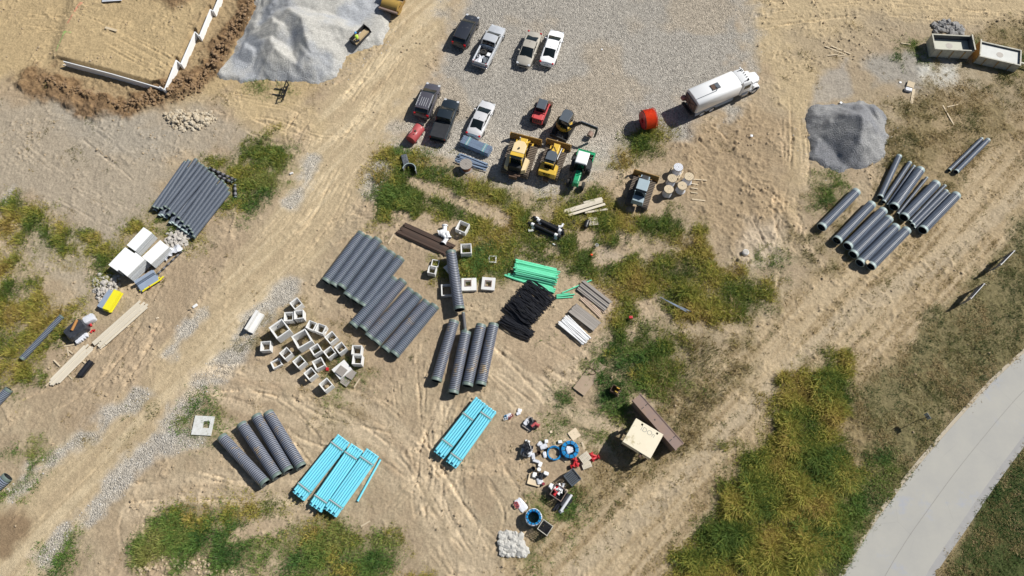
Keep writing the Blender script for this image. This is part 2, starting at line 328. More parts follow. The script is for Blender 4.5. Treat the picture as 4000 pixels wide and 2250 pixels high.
# beige tracked field at the top right
tr = zone([(1870, -200), (2900, -200), (2900, 80), (2400, 70), (2200, 90), (2080, 200), (2030, 300), (2010, 480), (1950, 600), (1990, 300), (1890, 120)], 1.5, 3, True); blend(tr, (0.50, 0.395, 0.24), .75)
blend(zone([(1690, 340), (1900, 260), (1990, 300), (1990, 560), (1880, 640), (1790, 600), (1740, 500), (1700, 450)], 1.5, 2), (0.36, 0.27, 0.17), .8)
blend(zone([(1990, 90), (2200, 40), (2330, 60), (2330, 250), (2180, 260), (2060, 170)], 1.5, 3), (0.36, 0.29, 0.20), .6)
blend(zone([(2180, 150), (2330, 130), (2600, 200), (2600, 300), (2480, 260), (2200, 210)], 1.2, 2), (0.33, 0.31, 0.275), .85)
blend(zone([(2320, 175), (2400, 160), (2480, 190), (2470, 225), (2400, 225), (2330, 205)], .7, 1.6), (0.60, 0.59, 0.54), .9)
blend(zone([(2060, 40), (2600, 60), (2600, 110), (2400, 100), (2200, 70)], 1.5, 2), (0.34, 0.28, 0.2), .5)
# gravel parking lot and gravel shoulders of the haul road
lot = zone([(1125, -150), (1880, -150), (1870, 0), (1885, 130), (1890, 180), (1840, 260), (1730, 300), (1680, 340), (1600, 350), (1570, 380), (1530, 430), (1450, 480), (1400, 500), (1340, 490), (1250, 460), (1160, 425), (1080, 395), (1010, 378), (1000, 330), (1060, 250), (1100, 150), (1125, 60)], 2.2, 4.2, True)
stone = np.maximum(stone, lot); blend(lot, (0.385, 0.36, 0.32), .93); blend(lot * smooth(.48, .66, fbm(GX, GY, 6, 101, 4)), (0.44, 0.36, 0.26), .5)
fr = zone([(1000, 330), (1250, 330), (1560, 330), (1530, 430), (1400, 510), (1150, 430), (1000, 380)], 1.6, 1); blend(lot * fr, (0.52, 0.475, 0.41), .6)
for pts, wd in (([(1000, 385), (980, 400), (950, 440), (925, 480)], .75), ([(785, 400), (762, 465), (730, 520)], .35), ([(505, 790), (490, 805), (445, 865), (415, 895)], .35), ([(345, 1000), (300, 1030), (215, 1090), (100, 1180), (30, 1245)], .62),
                ([(725, 728), (680, 765), (640, 810), (600, 865), (560, 925), (500, 985), (455, 1035), (430, 1070)], .8), ([(490, 1100), (400, 1115), (330, 1170), (270, 1240), (210, 1310), (110, 1400)], .62), ([(30, 480), (5, 520)], .3)):
    m, s_, d, S = line(pts, wd, .9, .9); m *= smooth(.1, .5, fbm(GX, GY, 1.6, 111, 4)) ; stone = np.maximum(stone, m * .9); blend(m, (0.44, 0.415, 0.37), .8)
    Z += m * 0.05
# fresh dark earth round the foundation trench
berm_pts = [(75, 195), (140, 222), (240, 262), (320, 272), (380, 240), (440, 228), (500, 200), (545, 150), (580, 95), (625, 30), (650, -60)]
berm, s_, bd, _ = line(berm_pts, 1.25, .9, 1.3); lump = smooth(.3, .75, fbm(GX, GY, 1.3, 121, 4))
wide = zone([(70, 190), (150, 150), (165, 165), (400, 232), (470, 100), (560, -60), (690, -60), (600, 110), (500, 235), (330, 285), (200, 245)], .8, 1.0)
blend(wide, (0.32, 0.235, 0.135), .85); blend(berm, (0.185, 0.115, 0.06), .92); blend(berm * smooth(.5, .7, N3), (0.29, 0.19, 0.10), .7); blend(wide * smooth(.6, .75, N2), (0.24, 0.16, 0.09), .6)
Z += berm * (0.12 + 0.5 * lump) + wide * (N3 - .5) * 0.3 + berm * (N4 - .5) * .12
spot = zone([(395, -60), (490, -60), (480, 5), (440, 25), (400, 8)], .7, 1.0); blend(spot, (0.22, 0.14, 0.075), .9); Z += spot * (.15 + .3 * lump)
# pad inside the foundation walls stands higher, a narrow trench runs along the wall
WALLP = [(248, 240), (440, 290), (628, 345), (646, 357), (692, 240), (707, 252), (762, 126), (779, 142), (822, 37), (833, 44), (860, -20), (900, -110)]
WALLW = [W(*p) for p in WALLP]
padin = sdist(GX, GY, WALLW + [W(-300, -110), W(-300, 200)]); 
Z += np.where(GY < 300, smooth(.12, .4, padin) * smooth(14, 3, padin) * .5 * smooth(WALLW[0][0] - 2.2, WALLW[0][0] - .2, GX), 0)
# wet patches
for pts, c, k in (([(-30, 1310), (30, 1285), (60, 1290), (80, 1310), (70, 1350), (35, 1380), (20, 1400), (-30, 1390)], (0.235, 0.165, 0.10), .9), ([(935, 215), (955, 200), (960, 220), (945, 240), (925, 240)], (0.33, 0.245, 0.15), .7),
                  ([(1160, 1215), (1190, 1200), (1225, 1240), (1240, 1290), (1190, 1300), (1175, 1260)], (0.35, 0.27, 0.18), .7), ([(840, 1090), (850, 1110), (830, 1120), (800, 1115)], (0.34, 0.26, 0.17), .6),
                  ([(1500, 985), (1540, 985), (1560, 1000), (1500, 1010)], (0.38, 0.32, 0.25), .5), ([(1915, 790), (1960, 790), (1975, 840), (1930, 835)], (0.40, 0.37, 0.34), .8), ([(1500, 625), (1540, 620), (1560, 650), (1510, 655)], (0.44, 0.38, 0.31), .8),
                  ([(470, 1050), (560, 1040), (560, 1110), (470, 1110)], (0.33, 0.25, 0.16), .5), ([(2060, 190), (2130, 150), (2140, 230), (2060, 260), (2030, 300)], (0.36, 0.335, 0.30), .7)):
    blend(zone(pts, .5, .9), c, k)
# grassland on the right, worn trail through it
LAWN = [(2900, 60), (2500, 80), (2330, 250), (2240, 420), (2130, 560), (2080, 700), (2100, 760), (1990, 800), (1900, 800), (1720, 980), (1600, 1130), (1480, 1170), (1340, 1300), (1250, 1500), (1200, 1900), (4500, 1900), (4500, 60)]
lawn = zone(LAWN, 2.0, 3.5, True); blend(lawn, (0.32, 0.245, 0.14), .8); blend(lawn * smooth(.42, .6, N2), (0.22, 0.175, 0.09), .7)
TRAIL = [(2900, 330), (2576, 480), (2440, 600), (2300, 700), (2130, 790), (2010, 900), (1900, 1010), (1780, 1130), (1640, 1280), (1480, 1400), (1400, 1500), (1300, 1700)]
trail, s_, td, tS = line(TRAIL, 4.2, 2.0, 1.6); blend(trail, (0.415, 0.32, 0.20), .95); tst = fbm(*rotc(GX, GY, R(43), 7, .4), 1, 191, 4); blend(trail * smooth(.5, .66, tst), (0.50, 0.40, 0.265), .6); blend(trail * smooth(.48, .33, tst), (0.31, 0.235, 0.14), .6)
for off in (-1.1, 1.1):
    P = DP(TRAIL); Q = [(x + off * .75, y + off * .7) for x, y in P]; m, s_, d, S = line(Q, .45, .5, .4, True); blend(m, (0.45, 0.365, 0.25), .7); Z -= m * .06
LG = [(2576, 560), (2480, 660), (2360, 780), (2240, 900), (2160, 1030), (2150, 1200), (2120, 1330), (2050, 1500), (2150, 1500), (2200, 1330), (2330, 1130), (2440, 990), (2700, 780)]
mown = zone(LG, 1.2, 2.5); blend(mown, (0.165, 0.15, 0.07), .75)
RS = [(2480, 1250), (2576, 1130), (2900, 700), (3200, 1900), (2300, 1900), (2390, 1400)]
mown2 = zone(RS, .6, .8, True); blend(mown2, (0.06, 0.08, 0.025), .95)

# ---- weeds: outlines in photo coordinates, kind 0 = yellow-green tall, 1 = green, 2 = dry tan-green ; density ; height
WEEDS = [
 ([(1006, 373), (1082, 391), (1159, 438), (1259, 483), (1371, 512), (1436, 486), (1525, 453), (1566, 403), (1584, 480), (1566, 633), (1601, 786), (1531, 716), (1489, 707), (1424, 680), (1413, 657), (1318, 651), (1283, 680), (1259, 698), (1165, 710), (1100, 680), (1106, 657), (1141, 627), (1053, 580), (994, 562), (959, 550), (953, 497), (929, 491), (923, 444), (970, 391)], 0, 1.0, .6), ([(953, 456), (1000, 444), (1041, 480), (1035, 550), (970, 550)], 1, .95, .55), ([(1165, 651), (1236, 633), (1283, 657), (1271, 698), (1171, 710)], 1, .9, .45), ([(1012, 379), (1076, 391), (1141, 438), (1112, 444), (1023, 409)], 1, .9, .5), ([(2082, 1214), (2192, 1135), (2239, 1135), (2271, 1198), (2176, 1356), (2121, 1458), (2043, 1458), (2066, 1316)], 1, .85, .3), ([(1610, 805), (1704, 805), (1720, 899), (1657, 994), (1610, 962)], 0, .7, .5),
 ([(520, 405), (600, 375), (665, 345), (690, 375), (650, 430), (612, 490), (590, 500), (575, 450), (545, 425)], 0, .74, .5),
 ([(705, 390), (722, 395), (690, 440), (650, 510), (622, 530), (640, 480), (670, 430)], 1, .65, .4),
 ([(0, 510), (60, 505), (100, 535), (150, 560), (230, 615), (280, 645), (255, 690), (205, 665), (150, 610), (80, 575), (20, 560)], 0, .66, .6),
 ([(-60, 645), (30, 665), (60, 700), (110, 725), (185, 775), (170, 830), (130, 850), (90, 910), (95, 950), (60, 960), (-60, 985)], 0, .78, .7),
 ([(320, 560), (390, 545), (450, 575), (490, 600), (440, 590), (400, 600), (340, 610), (310, 600)], 0, .6, .4),
 ([(480, 1010), (540, 1005), (570, 1070), (550, 1108), (475, 1105), (460, 1060)], 1, .75, .35),
 ([(340, 1360), (440, 1315), (500, 1330), (560, 1310), (640, 1330), (720, 1300), (745, 1330), (690, 1370), (665, 1470), (520, 1470), (500, 1420), (420, 1400), (350, 1390)], 1, 1.18, .55),
 ([(690, 1470), (700, 1390), (770, 1350), (840, 1330), (880, 1380), (980, 1400), (1000, 1480)], 1, 1.15, .5),
 ([(430, 1295), (600, 1262), (735, 1265), (745, 1300), (640, 1310), (480, 1320)], 0, .7, .4),
 ([(840, 1270), (900, 1290), (960, 1350), (1010, 1400), (1080, 1470), (960, 1470), (850, 1390), (760, 1330)], 0, .28, .35),
 ([(640, 830), (700, 745), (790, 790), (880, 860), (935, 925), (900, 980), (850, 1005), (790, 985), (790, 920), (700, 930), (600, 890)], 2, .42, .3),
 ([(800, 900), (880, 920), (920, 940), (860, 1000), (830, 960)], 1, .5, .35),
 ([(925, 450), (975, 395), (1010, 375), (1090, 400), (1160, 435), (1260, 478), (1400, 525), (1480, 490), (1545, 440), (1575, 400), (1598, 420), (1570, 500), (1520, 545), (1420, 545), (1330, 530), (1220, 500), (1130, 465), (1040, 430), (985, 460), (930, 490)], 0, .95, .65),
 ([(1560, 390), (1590, 345), (1640, 315), (1672, 335), (1660, 375), (1600, 405)], 0, 1.0, .8),
 ([(945, 460), (1020, 445), (1100, 490), (1190, 545), (1285, 600), (1350, 620), (1440, 610), (1460, 660), (1380, 690), (1280, 655), (1230, 700), (1190, 710), (1155, 640), (1090, 590), (1040, 550), (980, 550), (960, 500)], 0, .97, .7),
 ([(1440, 600), (1560, 560), (1640, 525), (1700, 560), (1695, 600), (1640, 580), (1600, 640), (1700, 660), (1760, 585), (1780, 660), (1850, 690), (1950, 712), (1910, 780), (1845, 835), (1740, 810), (1700, 850), (1660, 800), (1560, 850), (1510, 830), (1500, 790), (1545, 745), (1470, 700), (1430, 660)], 0, 1.12, .75),
 ([(1400, 1000), (1450, 1010), (1530, 1020), (1520, 1035), (1450, 1030)], 1, .5, .3),
 ([(1565, 865), (1640, 880), (1700, 900), (1700, 960), (1640, 990), (1560, 1055), (1490, 1005), (1485, 970), (1530, 910)], 1, 1.08, .65),
 ([(1380, 1060), (1440, 1050), (1540, 1100), (1500, 1110), (1440, 1080), (1370, 1100)], 1, .6, .4),
 ([(1640, 850), (1900, 800), (1920, 880), (1800, 1010), (1740, 1100), (1690, 1050), (1640, 990)], 2, .6, .4),
 ([(1590, 1050), (1660, 1030), (1740, 1050), (1720, 1130), (1640, 1180), (1500, 1230), (1440, 1300), (1420, 1250), (1500, 1180)], 2, .6, .45),
 ([(1380, 1270), (1440, 1250), (1460, 1300), (1400, 1440), (1330, 1440), (1320, 1390), (1370, 1340)], 1, .5, .4),
 ([(1705, 1470), (1770, 1320), (1870, 1170), (1935, 1095), (2015, 975), (2090, 912), (2104, 925), (2085, 1010), (2110, 1060), (2150, 1130), (2160, 1200), (2110, 1300), (2040, 1470)], 0, 1.22, 1.05),
 ([(2060, 460), (2110, 440), (2130, 480), (2100, 520), (2050, 520)], 1, .75, .5),
 ([(2040, 500), (2140, 510), (2180, 560), (2110, 620), (2130, 720), (2060, 700), (2010, 640)], 2, .35, .3),
 ([(2200, 240), (2330, 260), (2300, 330), (2250, 450), (2200, 440), (2235, 320)], 2, .55, .3),
 ([(2270, 100), (2310, 110), (2320, 150), (2270, 150)], 1, .5, .3), ([(2440, 120), (2500, 130), (2590, 150), (2590, 190), (2450, 130)], 1, .5, .3),
 ([(35, 1160), (90, 1120), (105, 1160), (60, 1230), (10, 1240)], 1, .5, .35), ([(120, 1410), (180, 1350), (190, 1400), (130, 1470), (100, 1460)], 1, .5, .35),
 ([(1380, 745), (1400, 755), (1410, 780), (1380, 790)], 1, .8, .4), ([(1385, 830), (1410, 830), (1405, 850), (1385, 855)], 1, .7, .35),
 ([(635, 200), (670, 200), (670, 222), (638, 222)], 1, .9, .5), ([(700, 205), (725, 210), (720, 225), (700, 222)], 1, .6, .4),
 ([(815, 1040), (880, 1030), (900, 1038), (850, 1055)], 2, .6, .25), ([(200, 1130), (230, 1110), (250, 1120), (200, 1170)], 2, .3, .25),
 ([(2090, 1470), (2140, 1370), (2180, 1200), (2200, 1130), (2230, 1150), (2190, 1260), (2140, 1380), (2110, 1470)], 1, .35, .2),
 ([(290, 800), (330, 780), (340, 800), (300, 830)], 2, .25, .2), ([(290, 1130), (350, 1000), (380, 1010), (320, 1130)], 2, .25, .25),
 ([(1920, 650), (1960, 640), (1960, 690), (1930, 690)], 1, .6, .4), ([(1640, 640), (1700, 600), (1770, 640), (1700, 700), (1640, 700)], 2, .5, .4),
]
DENS = [np.zeros(GX.shape, np.float32) for _ in range(3)]; WH = np.zeros(GX.shape, np.float32)
for pts, kd, dn, hh in WEEDS:
    m = zone(pts, 1.5, 2.8 if len(pts) > 6 else 1.2, False, .3); n_ = fbm(GX, GY, 2.8, 131 + kd, 4)
    m = m * smooth(.60 - dn * .66, .74 - dn * .66, n_) 
    kf = max(0, min(1.0, 1.25 - dn)); m = m * (1 - kf + kf * smooth(.36, .58, fbm(GX, GY, 1.3, 137, 4))); DENS[kd] = np.maximum(DENS[kd], m); WH = np.maximum(WH, m * hh)
bare = np.zeros(GX.shape, np.float32)                                  # bare places among the weeds
for pts in ([(1026, 441), (1082, 462), (1171, 497), (1283, 544), (1271, 565), (1224, 553), (1130, 515), (1029, 457)], [(1000, 539), (1029, 539), (1032, 562), (1003, 562)], [(1056, 544), (1085, 544), (1085, 571), (1059, 568)], [(1460, 580), (1486, 580), (1486, 621), (1460, 621)], [(1501, 621), (1539, 624), (1542, 654), (1504, 654)], [(1560, 590), (1610, 590), (1620, 620), (1570, 630)], [(1600, 760), (1650, 740), (1660, 790), (1610, 800)], [(1040, 560), (1060, 548), (1078, 560), (1060, 572)],
            [(1085, 560), (1165, 560), (1150, 640), (985, 600), (1000, 560)], [(1300, 720), (1440, 700), (1540, 760), (1500, 840), (1400, 900), (1260, 860)], [(1345, 540), (1420, 590), (1400, 610), (1330, 570)], [(1500, 620), (1560, 620), (1560, 655), (1505, 655)], [(590, 1350), (640, 1320), (700, 1300), (720, 1310), (690, 1340), (600, 1345)], [(1500, 440), (1600, 430), (1660, 470), (1660, 530), (1590, 530)]):
    bare = np.maximum(bare, zone(pts, .4, .8, False, .45))
for k in range(3): DENS[k] *= 1 - .97 * bare
blend(np.maximum(DENS[0] * .9, DENS[1]), (0.17, 0.155, 0.065), .75); blend(DENS[2], (0.20, 0.17, 0.08), .5)
blend(bare, (0.46, 0.355, 0.24), .5)
# pale compacted passes of turning trucks
for pts in ([(470, 965), (620, 960), (800, 1005), (930, 1060), (1030, 1150), (1080, 1260), (1160, 1380), (1240, 1480)], [(520, 1030), (640, 1060), (760, 1090), (900, 1110), (1000, 1190)], [(1230, 900), (1300, 960), (1420, 1060), (1540, 1100)], [(1120, 1000), (1100, 1120), (1130, 1240), (1200, 1400)], [(330, 1260), (500, 1225), (650, 1235), (760, 1235)], [(1500, 880), (1400, 960), (1330, 1000), (1250, 960)]):
    for off in (-1.0, 1.0):
        Q = DP(pts); Q = [(x + off * .4, y + off * .95) for x, y in Q]; m, s_, d, S = line(catm(Q), .38, .5, .5, True); blend(m, (0.53, 0.43, 0.30), .5); Z -= m * .03
# ---- wheel and track marks pressed into the soil
def rut(pts, wd=.28, depth=.06, gauge=2.2, pitch=.32, tone=.12, world=False):
    global Z, col
    P0 = DP(pts) if not world else pts
    P = catm(P0, 5)
    for sgn in (-.5, .5):
        Q = []
        for i, p in enumerate(P):
            a = P[max(i - 1, 0)]; b = P[min(i + 1, len(P) - 1)]; L = math.hypot(b[0] - a[0], b[1] - a[1]) + 1e-6
            Q.append((p[0] - (b[1] - a[1]) / L * gauge * sgn, p[1] + (b[0] - a[0]) / L * gauge * sgn))
        s_ = crop(Q, wd * 2 + .6); X, Y = GX[s_], GY[s_]; d, S = segdist(X, Y, Q); d = d + Wf[s_] * .22 + Wn1[s_] * .3
        m = smooth(wd + .06, wd - .12, d) * smooth(.3, .5, vn(X, Y, 3.0, 141)); e = np.exp(-((d - wd - .1) / .09) ** 2) * smooth(.3, .5, vn(X, Y, 3.0, 141))
        Z[s_] += -depth * m + depth * .5 * e * smooth(.35, .6, N3[s_]) + m * np.sin(S * 2 * math.pi / pitch) * depth * .4
        k = (m * tone)[..., None]; col[s_] = col[s_] * (1 + k * .45) 
rg = random.Random(3)
RUTS = [[(1180, 1449), (1080, 1290), (1090, 1150), (1120, 1050), (1160, 960), (1230, 900)], [(1210, 1400), (1130, 1280), (1050, 1150), (960, 1060), (850, 1000), (620, 950), (480, 960)],
 [(400, 1130), (520, 1160), (700, 1210)], [(330, 1240), (480, 1230), (620, 1245), (760, 1240)], [(520, 960), (640, 1000), (800, 1090), (980, 1120), (1080, 1220)], [(540, 1000), (680, 1030), (800, 1130)],
 [(1240, 900), (1330, 960), (1420, 1040), (1560, 1080)], [(1200, 880), (1290, 960), (1370, 1060)], [(1150, 880), (1160, 1000), (1130, 1100), (1110, 1250)], [(1010, 920), (1030, 1050), (1060, 1200)], [(1080, 900), (1090, 1040), (1090, 1180)],
 [(1830, 440), (1900, 480), (1960, 520), (2000, 560)], [(1990, 300), (1995, 420), (1975, 520), (1985, 640), (1980, 740)], [(2010, 250), (2015, 400), (1990, 540), (1960, 620)], [(1700, 380), (1790, 460), (1860, 560), (1900, 640)], [(1780, 330), (1850, 420), (1960, 480), (2010, 400)],
 [(1900, 60), (2000, 40), (2200, 30), (2560, 60)], [(1880, 20), (2060, 15), (2300, 5), (2576, 20)], [(560, 260), (700, 290), (830, 330), (900, 240), (1000, 100)], [(600, 300), (720, 350), (760, 300), (900, 190)],
 [(480, 560), (560, 640), (400, 820), (250, 980)], [(420, 700), (330, 900), (200, 1060)], [(60, 1040), (200, 960), (300, 840)], [(870, 560), (960, 560), (980, 480)], [(830, 600), (920, 540), (960, 460)], [(700, 640), (800, 560), (860, 470)],
 [(130, 110), (300, 90), (420, 40)], [(60, 60), (200, 60), (380, 150), (440, 190)], [(30, 260), (200, 330), (350, 440)], [(20, 380), (150, 480), (300, 560)], [(1350, 880), (1440, 930), (1500, 900)], [(1250, 1200), (1300, 1300), (1250, 1449)], [(1000, 1300), (1100, 1200), (1280, 1120)],
 [(780, 330), (720, 470), (600, 620), (420, 840), (200, 1080), (0, 1290)], [(900, 260), (800, 460), (660, 680), (480, 920), (280, 1160), (60, 1380)], [(1030, 60), (960, 230), (880, 380), (780, 560), (640, 760)], [(330, 1300), (500, 1280), (600, 1275)], [(350, 1440), (330, 1330), (340, 1290)]]
for i, r_ in enumerate(RUTS):
    for rep in range(3): rut([(x + rg.uniform(-14, 14) * (rep > 0) + rep * 5, y + rg.uniform(-14, 14) * (rep > 0)) for x, y in r_], rg.uniform(.07, .16), rg.uniform(.03, .065) * (.5 if i > 32 else 1), rg.choice([1.7, 2.1, 2.6]), rg.uniform(.24, .36), .22)
for r_ in ([(1045, 452), (1160, 520), (1275, 590)],): rut(r_, .35, .05, .9, .3)
# crumbly soil, cloddy places
crumb = np.clip(1 - lot - rd * .75 - stone, 0, 1); Z += crumb * (np.maximum(0, N3 - .55) * .45 * smooth(.4, .62, N2) + (N4 - .5) * .07) + stone * (N4 - .5) * .05
clods = zone([(320, 1470), (350, 1400), (480, 1410), (520, 1449), (520, 1500), (320, 1500)], 1, 1.5); Z += clods * np.maximum(0, N3 - .5) * .5
dig = zone([(1690, 340), (1960, 270), (1990, 560), (1880, 690), (1790, 640)], 1.5, 2); Z += dig * ((N2 - .5) * .45 + np.maximum(0, N3 - .5) * .35)
ridge = zone([(1880, 560), (1960, 560), (1960, 650), (1890, 680), (1860, 640)], 1, 1.5); blend(ridge, (0.52, 0.44, 0.34), .6)
# painted survey lines on the pad
def sprayline(pts, c):
    m, s_, d, S = line([(x / 1.5528, y / 1.5528) for x, y in pts], .04, .07, .05); m *= smooth(.3, .55, vn(GX, GY, .6, 151)); blend(m, c, .55)
sprayline([(258, 118), (275, 90), (300, 50), (322, 20)], (0.75, 0.15, 0.14)); sprayline([(300, 14), (328, 22), (320, 30)], (0.75, 0.15, 0.14))
sprayline([(226, 205), (245, 165), (262, 132)], (0.25, 0.75, 0.15)); sprayline([(252, 134), (272, 134), (285, 137)], (0.25, 0.75, 0.15))
flat = np.ones(GX.shape, np.float32)
Z *= smooth(400, 120, np.hypot(GX, GY - 30)) 
# broad fields beyond the picture
far = smooth(75, 130, np.hypot(GX, GY - 33)); blend(far, (0.28, 0.24, 0.13), .8)
col *= (1 + (N3 - .5) * .22 + (N4 - .5) * .18)[..., None]; col = np.clip(col, .01, .9)
# low ground under the concrete road
ROADL = [(2900, 640), (2700, 776), (2576, 884), (2504, 950), (2457, 999), (2377, 1088), (2307, 1170), (2255, 1236), (2197, 1314), (2158, 1378), (2117, 1449), (2060, 1560), (2000, 1800)]
ROADR = [(3000, 720), (2800, 880), (2650, 1030), (2560, 1145), (2500, 1228), (2440, 1318), (2390, 1390), (2352, 1449), (2300, 1560), (2230, 1800)]
rm = zone(ROADL + ROADR[::-1], .5, .0, True); Z = Z * (1 - rm) - .02 * rm
RZ = 0.03

def grid_mesh(name, X, Y, Zz, colr=None, st_=None, keep=None):
    ny, nx = X.shape; me = bpy.data.meshes.new(name); me.vertices.add(nx * ny)
    me.vertices.foreach_set('co', np.stack([X, Y, Zz], -1).astype(np.float32).ravel())
    idx = np.arange(nx * ny).reshape(ny, nx); q = np.stack([idx[:-1, :-1], idx[:-1, 1:], idx[1:, 1:], idx[1:, :-1]], -1).reshape(-1, 4)
    if keep is not None: q = q[(keep[:-1, :-1] | keep[:-1, 1:] | keep[1:, 1:] | keep[1:, :-1]).ravel()]
    me.loops.add(q.size); me.loops.foreach_set('vertex_index', q.ravel().astype(np.int32)); me.polygons.add(len(q))
    me.polygons.foreach_set('loop_start', np.arange(0, q.size, 4, dtype=np.int32)); me.polygons.foreach_set('use_smooth', np.ones(len(q), bool))
    me.update(calc_edges=True)
    if colr is not None:
        a = me.color_attributes.new('tint', 'FLOAT_COLOR', 'POINT'); a.data.foreach_set('color', np.concatenate([colr.reshape(-1, 3), (st_ if st_ is not None else np.zeros(X.shape)).reshape(-1, 1)], 1).astype(np.float32).ravel())
    o = bpy.data.objects.new(name, me); COL.objects.link(o); return o

def soil_material(name, stone_scale=8.5):
    m = bpy.data.materials.new(name); m.use_nodes = True; n = m.node_tree.nodes; l = m.node_tree.links; b = n['Principled BSDF']
    b.inputs['Roughness'].default_value = .95; b.inputs['Specular IOR Level'].default_value = .15
    at = n.new('ShaderNodeAttribute'); at.attribute_name = 'tint'; tc = n.new('ShaderNodeTexCoord')
    def noi(sc, det, ro=.6):
        x = n.new('ShaderNodeTexNoise'); x.inputs['Scale'].default_value = sc; x.inputs['Detail'].default_value = det; x.inputs['Roughness'].default_value = ro; l.new(tc.outputs['Object'], x.inputs['Vector']); return x
    def rng(s, a, b_, c, d):
        r = n.new('ShaderNodeMapRange'); r.inputs[1].default_value = a; r.inputs[2].default_value = b_; r.inputs[3].default_value = c; r.inputs[4].default_value = d; l.new(s, r.inputs[0]); return r.outputs[0]
    def mul(a, b_, op='MULTIPLY'):
        x = n.new('ShaderNodeMath'); x.operation = op
        for i, s in enumerate((a, b_)):
            if isinstance(s, (int, float)): x.inputs[i].default_value = s
            else: l.new(s, x.inputs[i])
        return x.outputs[0]
    a1 = noi(6, 5); a2 = noi(0.9, 6, .7)
    v1 = n.new('ShaderNodeTexVoronoi'); v1.inputs['Scale'].default_value = stone_scale; l.new(tc.outputs['Object'], v1.inputs['Vector'])
    v2 = n.new('ShaderNodeTexVoronoi'); v2.inputs['Scale'].default_value = stone_scale * 2.3; l.new(tc.outputs['Object'], v2.inputs['Vector'])
    soil = mul(rng(a1.outputs[0], .3, .7, .86, 1.13), rng(a2.outputs[0], .3, .7, .9, 1.1))
    sp1 = n.new('ShaderNodeSeparateColor'); l.new(v1.outputs['Color'], sp1.inputs[0]); sp2 = n.new('ShaderNodeSeparateColor'); l.new(v2.outputs['Color'], sp2.inputs[0])
    sv = mul(rng(sp1.outputs[0], 0, 1, .68, 1.34), rng(sp2.outputs[1], 0, 1, .72, 1.25))
    mixv = n.new('ShaderNodeMix'); l.new(at.outputs['Alpha'], mixv.inputs[0]); l.new(soil, mixv.inputs[2]); l.new(sv, mixv.inputs[3])
    vm = n.new('ShaderNodeVectorMath'); vm.operation = 'SCALE'; l.new(at.outputs['Color'], vm.inputs[0]); l.new(mixv.outputs[0], vm.inputs['Scale'])
    l.new(vm.outputs[0], b.inputs['Base Color'])
    bs = noi(5, 12, .78); dist = mul(v1.outputs['Distance'], -1.0); hmix = n.new('ShaderNodeMix'); l.new(at.outputs['Alpha'], hmix.inputs[0]); l.new(bs.outputs[0], hmix.inputs[2]); l.new(dist, hmix.inputs[3])
    bp = n.new('ShaderNodeBump'); bp.inputs['Strength'].default_value = 1.0; bp.inputs['Distance'].default_value = .11; l.new(hmix.outputs[0], bp.inputs['Height']); l.new(bp.outputs[0], b.inputs['Normal'])
    return m
M['soil'] = soil_material('soil_and_gravel')
g = grid_mesh('ground', GX, GY, Z, col, stone); g.data.materials.append(M['soil']); g['kind'] = 'structure'
def gh(x, y):
    i = int(np.clip(np.searchsorted(XS, x), 1, NX - 1)); j = int(np.clip(np.searchsorted(YS, y), 1, NY - 1)); return float(Z[j, i])
def ghv(x, y): return Z[np.clip(np.searchsorted(YS, y), 1, NY - 1), np.clip(np.searchsorted(XS, x), 1, NX - 1)]
def gmax(x, y, r=.6): return max(gh(x + a, y + b) for a in (-r, 0, r) for b in (-r, 0, r))

# ------------------------------------------------------------------ concrete road with shoulder
def road_mat():
    m = mat('road_concrete', (0.395, 0.385, 0.35), (0.35, 0.345, 0.325), .85, scale=.35, amt=.9, bump=.05, bscale=30, c3=(0.345, 0.355, 0.38), s3=.25, t3=.58, stretch=None)
    n = m.node_tree.nodes; l = m.node_tree.links; b = n['Principled BSDF']; src = b.inputs['Base Color'].links[0].from_socket
    tc = n.new('ShaderNodeTexCoord'); nz = n.new('ShaderNodeTexNoise'); nz.inputs['Scale'].default_value = .8; nz.inputs['Detail'].default_value = 5; l.new(tc.outputs['Object'], nz.inputs['Vector'])
    mxv = n.new('ShaderNodeMixRGB'); mxv.inputs[0].default_value = .10; l.new(tc.outputs['Object'], mxv.inputs[1]); l.new(nz.outputs['Color'], mxv.inputs[2])
    vo = n.new('ShaderNodeTexVoronoi'); vo.feature = 'DISTANCE_TO_EDGE'; vo.inputs['Scale'].default_value = .22; l.new(mxv.outputs[0], vo.inputs['Vector'])
    mr = n.new('ShaderNodeMapRange'); mr.inputs[1].default_value = .002; mr.inputs[2].default_value = .006; mr.inputs[3].default_value = .3; mr.inputs[4].default_value = 0; l.new(vo.outputs[0], mr.inputs[0])
    n2 = n.new('ShaderNodeTexNoise'); n2.inputs['Scale'].default_value = .3; l.new(tc.outputs['Object'], n2.inputs['Vector']); r2 = n.new('ShaderNodeMapRange'); r2.inputs[1].default_value = .45; r2.inputs[2].default_value = .6; l.new(n2.outputs[0], r2.inputs[0])
    mu = n.new('ShaderNodeMath'); mu.operation = 'MULTIPLY'; l.new(mr.outputs[0], mu.inputs[0]); l.new(r2.outputs[0], mu.inputs[1])
    mx = n.new('ShaderNodeMixRGB'); mx.inputs[2].default_value = (.27, .265, .25, 1); l.new(mu.outputs[0], mx.inputs[0]); l.new(src, mx.inputs[1]); l.new(mx.outputs[0], b.inputs['Base Color'])
    return m
M['road'] = road_mat(); M['shoulder'] = mat('road_shoulder', (0.34, 0.335, 0.33), (0.27, 0.265, 0.26), .9, scale=1.5, bump=.2); M['joint'] = mat('joint_filler', (0.27, 0.26, 0.24), rough=.9)
M['stain'] = mat('oil_stain', (0.33, 0.33, 0.34), (0.42, 0.42, 0.42), .8, scale=3, amt=1)
